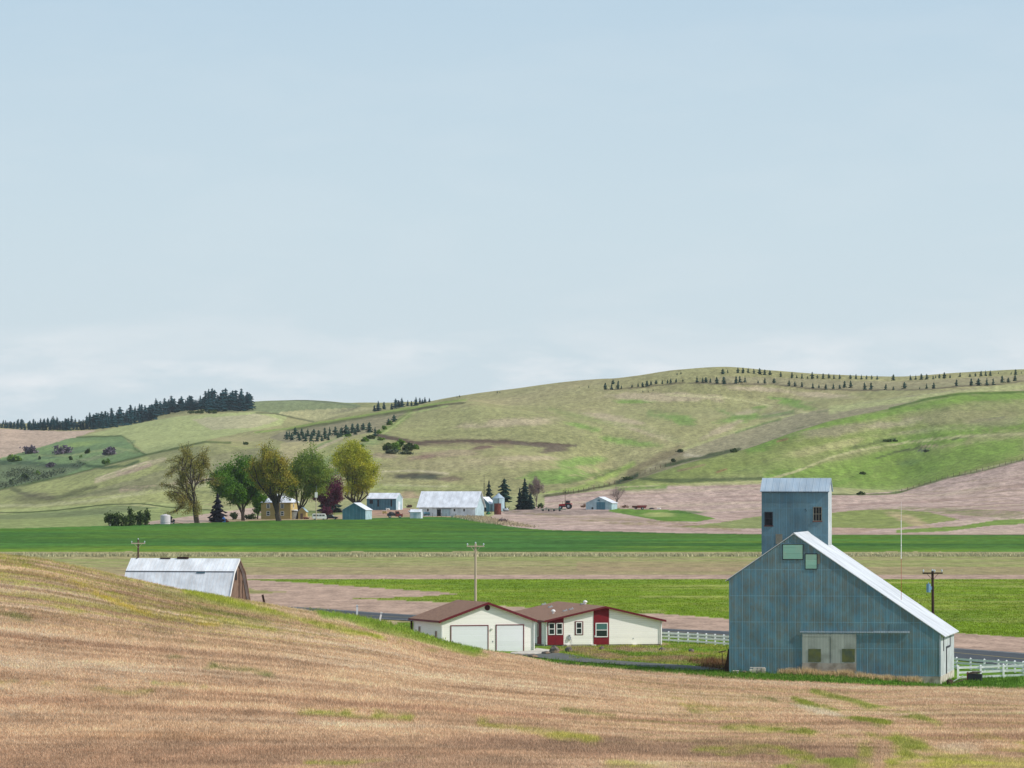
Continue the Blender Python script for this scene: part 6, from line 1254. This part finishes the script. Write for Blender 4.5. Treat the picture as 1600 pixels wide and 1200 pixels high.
r, rf = farm_gable('garden_shed', 'small tan garden shed with a teal roof right of the yellow farmhouse', 'shed', 466, 811, -10, 2.6, 3, 2.6, 1.3, M['yellow'], M['pale_side'], M['yellow'], ridge='y', ovx=.3, ovy=.2, th=.1)
b = MB(); b.box(.7, 1.6, -.04, -.003, 0, 1.9); b.build('door', M['brown_wood'], r)
# bins
def gbin(px, py, wpx, hw, hc_, label, m, rm, name='grain_bin'):
    p = at_px(px, py); k = p.y/F; rr = wpx*k/2; r = empty(name, p, 0, label, 'grain bin'); H_ = hw*k
    pr_ = [(rr, -.3)]; nrib = max(4, int(H_/.5))
    for i in range(nrib): z = H_*i/nrib; pr_ += [(rr, z), (rr*1.012, z+H_/nrib*.5)]
    pr_ += [(rr, H_)]; b = MB(); b.lathe(pr_, n=24); b.build('wall', m, r)
    if hc_: 
        b = MB(); b.lathe([(rr*1.07, H_-.02), (rr*.16, H_+hc_*k*.86), (rr*.14, H_+hc_*k), (.0, H_+hc_*k+.05)], n=24); b.build('roof', rm, r)
        b = MB(); b.box(-.03, .03, -rr*1.02-.12, -rr*1.02, .3, H_); [b.box(-.22, .22, -rr*1.02-.1, -rr*1.02-.06, z, z+.05) for z in np.arange(.6, H_, .5)]; b.box(-.22, -.16, -rr*1.02-.11, -rr*1.02-.05, .3, H_); b.box(.16, .22, -rr*1.02-.11, -rr*1.02-.05, .3, H_); b.build('ladder', M['dark'], r)
    return r
gbin(779, 799, 18.5, 20.5, 8, 'galvanised grain bin with a blue conical roof right of the lean-to shed', M['pale_side'], M['zinc_roof_blue'])
gbin(777.6, 804, 11, 17.5, 0, 'rust red open cylindrical tank in front of the galvanised grain bin', M['rust'], None, 'rusty_tank')
b = None
# lamp pole, farm utility pole, radio mast
p = at_px(494, 812.5); r = empty('lamp_pole', p, 0, 'pale pole with a white box lamp left of the white van', 'pole'); b = MB(); b.tube((0, 0, -.3), (0, 0, 7.6), .17, .13, 8); b.build('pole', M['pole_pale'], r)
b = MB(); b.box(-.45, .45, -.35, .35, 7.3, 9.0); b.build('lamp', M['white'], r); b = MB(); b.tube((0, 0, 8.9), (0, 0, 11.2), .05, .03, 5); b.build('whip', M['silver'], r)
p = at_px(883, 788); r = empty('farm_utility_pole', p, 0, 'thin dark utility pole rising behind the red tractor', 'utility pole'); b = MB(); b.tube((0, 0, -.3), (0, 0, 6.4), .14, .1, 6); b.build('pole', M['pole_wood'], r)
b = MB(); b.box(-.8, .8, -.17, -.07, 5.5, 5.65); b.build('crossarm', M['pole_wood'], r)
b = MB(); b.box(-.25, .25, -.3, -.08, 4.6, 5.2); b.build('meter_box', M['dark'], r)
p = at_px(756.5, 797); r = empty('radio_mast', p, 0, 'slim lattice radio mast above the right end of the white barn', 'mast')
b = MB()
for i in range(3): a = i*2.094; b.tube((.35*math.cos(a), .35*math.sin(a), -.2), (.22*math.cos(a), .22*math.sin(a), 10.5), .05, .04, 4)
for k in range(14):
    for i in range(3): a = i*2.094; c_ = (i+1)*2.094; b.tube((.33*math.cos(a), .33*math.sin(a), k*.75), (.3*math.cos(c_), .3*math.sin(c_), k*.75+.7), .025, .025, 3)
b.build('lattice', M['dark'], r); b = MB(); b.tube((0, 0, 10.3), (0, 0, 14), .05, .03, 5); b.box(-.6, .6, -.03, .03, 12.2, 12.26); b.box(-.4, .4, -.03, .03, 13, 13.06); b.build('aerial', M['dark'], r)
# vehicles -- local x is the length
def wheels(r, xs, yw, rad, w_=.25, rim=True):
    for x in xs:
        for s in (-1, 1):
            b = MB(); b.wheel((x, s*yw, rad), rad, w_); t_ = b.build('wheel', M['tyre'], r)
            if rim: b = MB(); b.wheel((x, s*(yw+w_*.5+.006), rad), rad*.55, .02); b.build('rim', M['silver'], t_)
p = at_px(499, 812.3); r = empty('parked_van', p, R(4), 'old cream white bus-shaped van parked right of the pale pole', 'van')
b = MB(); b.prism([(-2.3, .35), (2.25, .35), (2.35, .9), (2.2, 1.35), (1.95, 1.9), (1.7, 2.02), (-2.1, 2.02), (-2.3, 1.8)], 'y', -.88, .88); b.build('body', M['white'], r, bevel=.08)
for i in range(4): b = MB(); b.box(-2.05+i*.98, -1.25+i*.98, -.9, -.882, 1.3, 1.75); b.build('window', M['glass'], r)
b = MB(); b.box(-2.25, 2.2, -.905, -.883, 1.12, 1.2); b.build('side_trim', M['silver'], r); wheels(r, (-1.4, 1.35), .74, .34)
def car(name, px, py, rz, label, m, L_=4.5, Hh=1.45, cat='car'):
    p = at_px(px, py); r = empty(name, p, R(rz), label, cat); l = L_/2
    b = MB(); b.prism([(-l, .3), (l, .3), (l, .75), (l*.55, .95), (-l*.9, .98), (-l, .8)], 'y', -.86, .86); b.build('body', m, r, bevel=.05)
    b = MB(); b.prism([(-l*.75, .97), (l*.45, .94), (l*.2, Hh), (-l*.5, Hh)], 'y', -.76, .76); b.build('cabin', M['glass'], r); b = MB(); b.box(-l*.5, l*.2, -.74, .74, Hh, Hh+.04); b.build('roof', m, r)
    wheels(r, (-l*.62, l*.62), .78, .33, .2); return r
car('parked_car', 517, 811.5, -8, 'dark car parked right of the cream white van', M['dark'])
car('parked_car', 647, 801.5, -25, 'white car parked behind the tiny white shed', M['white'])
p = at_px(617, 809.3); r = empty('farm_truck', p, R(6), 'dark red and black farm truck left of the tiny white shed', 'truck')
b = MB(); b.prism([(.2, .5), (2.6, .5), (2.6, 1.25), (1.7, 1.35), (1.3, 2.25), (.2, 2.25)], 'y', -.95, .95); b.build('cab', M['darkred'], r, bevel=.05)
b = MB(); b.prism([(.45, 1.45), (1.45, 1.45), (1.2, 2.05), (.45, 2.05)], 'y', -.97, .97); b.build('window', M['glass'], r)
b = MB(); b.box(-2.6, .12, -1.1, 1.1, .7, .9); b.box(-2.6, .12, -1.1, -1.02, .9, 1.5); b.box(-2.6, .12, 1.02, 1.1, .9, 1.5); b.box(-2.6, -2.5, -1.02, 1.02, .9, 1.5); b.build('bed', M['dark'], r); wheels(r, (-1.7, 1.7), .85, .45, .3)
b = MB(); b.blob((-1.2, 0, 1.5), 1.0, .8, .6, 3); b.build('load', M['dark'], r)
def tractor(px, py, rz, label, sc=1.0, loader=False):
    p = at_px(px, py); r = empty('tractor', p, R(rz), label, 'tractor'); r.scale = (sc, sc, sc)
    b = MB(); b.prism([(-2.6, 1.0), (-.3, 1.0), (-.3, 1.85), (-2.4, 1.65), (-2.65, 1.45)], 'y', -.42, .42); b.build('hood', M['red'], r, bevel=.04)
    b = MB(); b.prism([(-.28, 1.2), (1.35, 1.2), (1.25, 2.7), (-.15, 2.7)], 'y', -.7, .7); b.build('cab', M['glass'], r)
    b = MB(); b.box(-.3, 1.4, -.8, .8, 2.71, 2.86); b.build('cab_roof', M['dark'] if not loader else M['red'], r)
    b = MB(); b.box(-2.2, 1.2, -.25, .25, .65, 1.0); b.build('chassis', M['dark'], r)
    b = MB(); b.tube((-1.4, .2, 1.7), (-1.4, .2, 2.7), .06, .05, 6); b.build('exhaust', M['dark'], r)
    for s in (-1, 1):
        b = MB(); b.wheel((.9, s*1.0, .92), .92, .5); w = b.build('rear_wheel', M['tyre'], r); b = MB(); b.wheel((.9, s*1.26, .92), .48, .04); b.build('rim', M['silver'] if not loader else M['red'], w)
        b = MB(); b.wheel((-2.0, s*.85, .55), .55, .35); w = b.build('front_wheel', M['tyre'], r); b = MB(); b.wheel((-2.0, s*1.03, .55), .3, .03); b.build('rim', M['silver'] if not loader else M['red'], w)
        b = MB(); b.prism([(.1, 1.85), (1.6, 1.85), (1.9, 1.5), (1.8, 1.95), (.2, 2.0)], 'y', s*1.0-.25, s*1.0+.25); b.build('fender', M['red'], r)
    if loader:
        for s in (-1, 1): b = MB(); b.tube((.2, s*.6, 1.6), (-2.2, s*.6, 1.9), .09, .08, 5); b.tube((-2.2, s*.6, 1.9), (-3.3, s*.6, .5), .08, .07, 5); b.build('loader_arm', M['red'], r)
        b = MB(); b.prism([(-3.2, .1), (-3.2, .9), (-3.35, .9), (-3.4, .2), (-4.0, .1), (-4.0, .02)], 'y', -1.0, 1.0); b.build('bucket', M['silver'], r)
    return r
tractor(885, 795.2, -10, 'big red tractor with a dark cab and large wheels on the tilled ground', 1.12)
tractor(745.5, 806, 12, 'smaller red loader tractor parked at the right corner of the white barn', .72, True)
# green cultivator
p = at_px(862, 798.8); r = empty('cultivator', p, R(-5), 'wide green cultivator with folded tines left of the big red tractor', 'implement')
b = MB()
for y_ in (-1.2, 0, 1.2): b.box(-4.1, 4.1, y_-.07, y_+.07, .75, .9)
for x_ in (-4.0, -2, 0, 2, 4.0): b.box(x_-.07, x_+.07, -1.3, 1.3, .9, 1.02)
b.build('frame', M['green'], r)
for i in range(13): b = MB(); x_ = -3.9+i*.65; y_ = (-1.2, 0, 1.2)[i % 3]; b.tube((x_, y_, .75), (x_+.15, y_, .3), .04, .04, 4); b.tube((x_+.15, y_, .3), (x_-.1, y_, 0), .04, .06, 4); b.build('tine', M['dark'], r)
for x_ in (-3.2, -1.0, 1.0, 3.2): b = MB(); b.wheel((x_, -1.55, .38), .38, .2); b.build('wheel', M['tyre'], r)
b = MB(); b.tube((2.5, 0, .95), (5.4, .8, .6), .08, .08, 5); b.build('drawbar', M['green'], r)
for x_ in (-2.6, 2.4): b = MB(); b.tube((x_, 0, 1.0), (x_+.8, 0, 1.5), .07, .07, 4); b.build('fold_ram', M['green'], r)
# red machinery right of the lone shed
def spreader(px, py, label, m, rz=0, sc=1.0, name='farm_trailer'):
    p = at_px(px, py); r = empty(name, p, R(rz), label, 'implement'); r.scale = (sc,)*3
    b = MB(); b.prism([(-1.6, .8), (1.6, .8), (2.0, 1.7), (-2.0, 1.7)], 'y', -.8, .8); b.build('hopper', m, r); b = MB(); b.box(-2.8, 1.6, -.08, .08, .65, .795); b.build('drawbar', m, r); wheels(r, (.2,), .9, .5, .25); return r
spreader(1003, 796.2, 'faded red farm trailer at the right end of the row right of the lone shed', M['darkred'], 5, .95)
spreader(993, 795.2, 'dark red hopper implement just left of the faded red farm trailer', M['rust'], -20, .7, 'hopper_implement')
def scrap(px, py, wpx, hpx, label, m, m2=None, seed=0, name='scrap_heap', cat='scrap'):
    p = at_px(px, py); k = p.y/F; w, h_ = wpx*k, hpx*k; rr = random.Random(seed); r = empty(name, p, 0, label, cat)
    b = MB()
    for i in range(6): x_ = rr.uniform(-.4, .4)*w; b.tube((x_, rr.uniform(-.5, .5), 0), (x_+rr.uniform(-.3, .3)*w, rr.uniform(-.5, .5), h_*rr.uniform(.5, 1)), .07*h_, .05*h_, 5)
    b.build('bars', m, r); b = MB(); b.blob((0, 0, h_*.3), w*.38, w*.25, h_*.35, seed, 2, .3); b.build('heap', m2 or m, r); return r
scrap(785, 816, 17, 9, 'dark heap of earth and debris on the slope right of the rust red tank', M['soil'], M['soil'], 4, 'debris_heap', 'heap')
scrap(723, 806, 10, 5.5, 'rusty implement against the white barn wall left of the loader tractor', M['rust'], M['dark'], 6)
scrap(763, 803.8, 9, 6.5, 'dark green machine parked before the lean-to shed', M['dark'], M['green'], 7, 'parked_machine', 'implement')
scrap(606, 797, 8, 4, 'white boat-like trailer in front of the long teal shed', M['white'], M['white'], 8, 'covered_trailer', 'trailer')
scrap(1030, 795.5, 8, 3, 'small white wrapped bale on the weedy patch', M['white'], M['white'], 9, 'wrapped_bale', 'bale')
scrap(1018, 795.3, 12, 2.6, 'low dark scrap left of the white bale', M['dark'], M['dark'], 10)
scrap(640, 793, 12, 6, 'brown brush pile between the long shed and the white barn', M['brown_wood'], M['dark_wood'], 11, 'brush_pile', 'heap')
scrap(478, 811, 12, 5, 'brown farm odds and ends left of the pale pole', M['brown_wood'], M['rust'], 12)
scrap(790.5, 799, 12, 8, 'grey machinery behind the rust red tank', M['dark'], M['silver'], 13, 'parked_machine', 'implement')
def prop_box(name, px, py, wpx, hpx, d, label, m, cat, leg=True, lidm=None):
    p = at_px(px, py); k = p.y/F; w, h_ = wpx*k, hpx*k; r = empty(name, p, R(-8), label, cat)
    b = MB(); b.box(-w/2, w/2, -d/2, d/2, h_*.15, h_*.9); b.build('body', m, r, bevel=.03); b = MB(); b.prism([(-w/2-.05, h_*.9+.003), (w/2+.05, h_*.9+.003), (w/2-.1, h_), (-w/2+.1, h_)], 'y', -d/2-.04, d/2+.04); b.build('lid', lidm or m, r)
    for s in (-1, 1): b = MB(); b.box(s*w*.35-.08, s*w*.35+.08, -d/2+.05, d/2-.05, -.1, h_*.15-.003); b.build('skid', M['dark'], r)
    return r
prop_box('fuel_box', 601, 803, 6.5, 5, 1, 'small cream box standing between the long shed and the farm truck', M['yellow'], 'box', lidm=M['white'])
prop_box('feed_bin', 596.5, 796.8, 6, 5, 1.2, 'white bin on skids against the long teal shed', M['white'], 'bin')
prop_box('crate', 707, 808.6, 4, 3, .7, 'small tan crate on the grass edge before the white barn', M['old_wood'], 'crate')
p = at_px(667, 806.5); r = empty('fuel_tank', p, R(-6), 'teal horizontal fuel tank on legs right of the tiny white shed', 'tank'); b = MB(); b.tube((-1.1, 0, .95), (1.1, 0, .95), .5, .5, 14); b.build('tank', M['teal'], r)
for s in (-.7, .7):
    for t_ in (-.3, .3): b = MB(); b.box(s-.05, s+.05, t_-.05, t_+.05, -.1, .6); b.build('leg', M['dark'], r)
p = at_px(663, 799.5); r = empty('satellite_dish', p, R(20), 'white satellite dish standing by the front wall of the white barn', 'satellite dish'); b = MB(); b.tube((0, 0, 0), (0, 0, 1.0), .05, .05, 6); b.build('stand', M['dark'], r)
b = MB(); b.lathe([(.05, 0), (.45, .08), (.75, .24), (.76, .27), (.45, .13), (.0, .04)], n=16); d_ = b.build('dish', M['white'], r); d_.location = (0, 0, 1.2); d_.rotation_euler = (R(65), 0, 0)
# tank and pump at the left
p = at_px(258.5, 818.8); r = empty('water_tank', p, 0, 'round pale plastic water tank at the far left of the farm', 'tank'); b = MB(); b.lathe([(1.55, -.1), (1.55, 2.6), (1.5, 2.75), (.4, 3.0), (.38, 3.1), (0, 3.12)], n=24); b.build('tank', M['tankw'], r)
b = MB(); [b.lathe([(1.56, z), (1.6, z+.04), (1.6, z+.08), (1.56, z+.12)], n=24) for z in (.5,)]; b.build('band', M['silver'], r)
p = at_px(269, 818.5); r = empty('pump_cart', p, 0, 'dark pump machinery with round reels beside the pale water tank', 'machine')
b = MB(); b.box(-.7, .6, -.5, .5, .5, .8); b.box(-.5, -.1, -.3, .3, .8, 2.2); b.box(.1, .5, -.3, .3, .8, 1.4); b.build('engine', M['dark'], r); b = MB(); b.wheel((-.3, -.55, 1.9), .45, .15); b.build('reel', M['dark'], r); b = MB(); b.wheel((.55, -.55, 1.0), .42, .15); b.build('reel', M['dark'], r); wheels(r, (-.5, .4), .5, .35, .15)
b = MB(); b.tube((.8, 0, .5), (3.4, 0, .1), .06, .05, 5); b.build('hose_boom', M['rust'], r)
p = at_px(349.5, 816); r = empty('tarp_stack', p, 0, 'bright blue tarpaulin-covered stack at the foot of the dark spruce', 'stack'); b = MB(); b.prism([(-.6, 0), (.6, 0), (.5, 1.2), (.1, 1.8), (-.5, 1.3)], 'y', -.5, .5); b.build('tarp', M['blue'], r, bevel=.05); b = MB(); b.box(-.7, .7, -.6, .6, -.1, -.003); b.build('pallet', M['brown_wood'], r)
p = at_px(356.5, 816); r = empty('log_pile', p, 0, 'brown log pile right of the blue tarpaulin stack', 'wood pile')
for i in range(5): b = MB(); b.tube((-.6+.3*(i % 3)+.15*(i//3), -.6, .2+.3*(i//3)), (-.6+.3*(i % 3)+.15*(i//3), .6, .2+.3*(i//3)), .15, .15, 7); b.build('log', M['rust'], r)
p = at_px(172.5, 821.5); r = empty('field_marker', p, 0, 'tiny white marker post at the foot of the dark bush row', 'marker post'); b = MB(); b.box(-.12, .12, -.1, .1, -.2, .8); b.build('post', M['white'], r); b = MB(); b.box(-.3, .3, -.12, -.102, .45, .8); b.build('plate', M['white'], r)
for i, (px, py) in enumerate(((683, 808), (690, 808), (697, 808.4), (676, 807.6), (712, 809), (629, 808))):
    p = at_px(px, py); b = MB(); b.tube((0, 0, -.2), (0, 0, 1.3), .08, .07, 6); b.lathe([(.09, 1.3), (.1, 1.36), (0, 1.42)], n=6); o = b.build('fence_post', M['pole_wood']); o.location = p; tag(o, ordinal(sorted((676, 683, 690, 697, 712, 629)).index(px))+' weathered post from the left along the grass edge before the barn', 'post', 'farmyard posts')
# fence line on the hill boundary right of the farm
hb = [(880, 771.5), (905, 768.5), (930, 763.5), (950, 759), (968, 752.5), (985, 747), (1000, 741), (1018, 735), (1040, 728), (1060, 722)]
i = 0
for q in np.arange(880, 1062, 8.0):
    yq = np.interp(q, [h_[0] for h_ in hb], [h_[1] for h_ in hb]); p = at_px(q, yq+1); b = MB(); b.tube((0, 0, -.3), (0, 0, 1.7), .13, .1, 5); o = b.build('field_post', M['pole_wood']); o.location = p; tag(o, ordinal(i)+' wooden post from the left on the hill boundary right of the farm', 'fence post', 'posts along the hill boundary'); i += 1
i = 0
for q in np.arange(1400, 1600, 9.0):
    yq = np.interp(q, [1400, 1440, 1480, 1540, 1600], [771, 758.5, 746, 734, 718]); p = at_px(q, yq+.5); b = MB(); b.tube((0, 0, -.3), (0, 0, 1.4), .1, .08, 5); o = b.build('field_post', M['pole_wood']); o.location = p; tag(o, ordinal(i)+' post from the left on the edge of the right pink field', 'fence post', 'posts along the right pink field'); i += 1

# ------------------------------------------------------------------ small things in front
p = at_D(1523, 506.5); r = empty('scrap_bin', p, R(-10), 'dark rusty bin heaped with old boards in front of the white fence', 'bin')
b = MB(); b.prism([(-.6, 0.02), (.62, 0.02), (.66, .62), (-.62, .66)], 'y', -.45, .45); b.build('bin', M['dark'], r)
for i in range(7): b = MB(); z = .67+.05*(i//2); b.box(-.7+.08*i, .25+.06*i, -.45+.12*(i % 4), -.36+.12*(i % 4), z, z+.045); o = b.build('board', M['rust'] if i % 2 else M['brown_wood'], r); o.rotation_euler = (0, R(random.uniform(-3, 3)), R(random.uniform(-6, 6)))
b = MB(); b.box(-.66, -.6, -.5, .5, 0, .8); b.build('side_board', M['rust'], r)
def rockf(name, px, dd, w, h_, label, m, seed, cat='rock', grp=None, d=None, z=0):
    p = at_D(px, dd); b = MB(); b.blob((0, 0, h_*.35+z), w/2, (d or w)/2, h_*.62, seed, 2, .16); o = b.build(name, m); o.location = p; tag(o, label, cat, grp); return o
def blockpile(px, dd, label, specs, m):
    p = at_D(px, dd); r = empty('concrete_block', p, R(-6), label, 'concrete block')
    for s_ in specs: b = MB(); b.box(*s_); b.build('slab', m, r, bevel=.03)
blockpile(1149, 501.2, 'small stacked pale concrete blocks at the left corner of the metal building', ((-.22, .25, -.2, .2, -.15, .06), (-.2, .16, -.2, .2, .065, .16), (-.25, .28, -.22, .2, .165, .25)), M['white_conc'])
blockpile(1184, 501.2, 'large broken concrete footing with pale ribs against the metal wall', ((-.7, -.45, -.35, .2, -.2, .42), (-.40, -.08, -.3, .2, -.2, .46), (-.03, .3, -.32, .2, -.2, .45), (.34, .66, -.4, .2, -.2, .5), (-.68, .64, -.2, .2, .505, .56)), M['white_conc'])
rockf('rubble', 1165, 501.5, .9, .25, 'low brown rubble between the two concrete blocks', M['rock'], 3, 'rubble')
p = at_D(1136, 503.5); r = empty('wooden_panel', p, R(-8), 'dark curved wooden panel leaning on the left end of the metal building', 'panel')
b = MB(); b.prism([(-.75, -.1), (.18, -.1), (.18, 2.0), (.08, 2.05), (-.05, 1.2), (-.25, .5)], 'y', .1, .5); b.build('board', M['dark_wood'], r)
b = MB(); b.tube((-.75, 0, 1.75), (-.1, 0, 1.9), .05, .05, 6); b.tube((-.45, 0, 1.8), (-.35, 0, .4), .04, .04, 6); b.build('bracket', M['pole_wood'], r)
p = at_D(1483, 500.0); r = empty('broken_boards', p, 0, 'broken boards and a dark hollow at the right foundation corner', 'boards'); b = MB(); b.tube((-.1, .3, 0), (1.3, 1.2, .75), .05, .05, 5); b.build('board', M['old_wood'], r); b = MB(); b.tube((.1, .6, 0), (1.5, .5, .5), .04, .04, 5); b.build('board', M['brown_wood'], r)
b = MB(); b.blob((.05, .2, .22), .32, .3, .26, 5, 2, .2); b.build('clod', M['dark_wood'], r)
for i, (px, dd, w, h_, lb) in enumerate(((866, 556, 1.0, .75, 'grey boulder left of the brown soil beside the driveway'), (889, 561, .8, .55, 'tan boulder on the brown soil right of the grey boulder'), (853, 553, .8, .35, 'low dark rock at the corner of the concrete pad'), (832, 541, 1.1, .35, 'flat dark rock below the concrete pad'), (810, 541, .9, .3, 'dark rock between the garage and the stubble'), (940, 567, .6, .4, 'small dark shrub-like rock in the yard'), (1034, 565, .6, .35, 'small dark rock in the middle of the yard'), (1080, 560, .55, .4, 'dark rock in the yard near the metal building'), (775, 542, 1.0, .3, 'broken dark rock below the right garage door'), (792, 543, 1.2, .28, 'long broken rock right of the garage door base'), (750, 539, 1.0, .3, 'broken dark rock below the left garage door'))):
    rockf('rock', px, dd, w, h_, lb, M['rock'], 20+i, 'rock', 'rocks round the house and garage', w*.7)
def marker(name, px, dd, h_, lean, label, m, w=.12, cat='marker post', cap=None):
    p = at_D(px, dd); r = empty(name, p, 0, label, cat); b = MB(); b.box(-w/2, w/2, -.05, .05, -.3, h_); b.build('post', m, r); r.rotation_euler = (0, R(lean), 0)
    b = MB(); b.box(-w/2-.004, w/2+.004, -.056, -.052, h_*.8, h_*.93); b.build('reflector', cap or M['silver'], r)
marker('road_marker', 558, 700, 1.35, 0, 'upright white roadside marker post above the hill edge', M['white'], .22); marker('road_marker', 592, 660, 1.5, 12, 'leaning white roadside marker post nearer the garage', M['white'], .2)
marker('leaning_post', 414.5, 742, 1.7, -12, 'short dark leaning post on the hill edge right of the barn', M['dark_wood'], .28, 'post', M['dark_wood'])
vx, vy = scat([(1075, 1033), (1110, 1030), (1142, 1034), (1142, 1050), (1110, 1048)], 420)
tufts('dry_weeds', vx, vy, rng.uniform(.2, .6, len(vx)), .05, 7, .3, gcol((128, 92, 68), .25), 'brown dead weeds by the leaning dark panel')
# ------------------------------------------------------------------ air between here and the hills
m, t, p_ = new_mat('haze air'); t.nodes.remove(p_); pv = N(t, 'ShaderNodeVolumePrincipled'); pv.inputs['Color'].default_value = (.86, .93, 1, 1); pv.inputs['Density'].default_value = 1.6e-5; pv.inputs['Anisotropy'].default_value = .0
t.links.new(pv.outputs[0], t.nodes['Material Output'].inputs['Volume'])
zmin = float(Z.min())-1; zmax = float(Z.max())+14; b = MB(); xm = float(np.abs(X).max())+50; b.box(-xm, xm, -60, 9600, zmin, zmax); hz_ = b.build('haze', m); tag(hz_, kind='stuff'); hz_.display_type = 'WIRE'
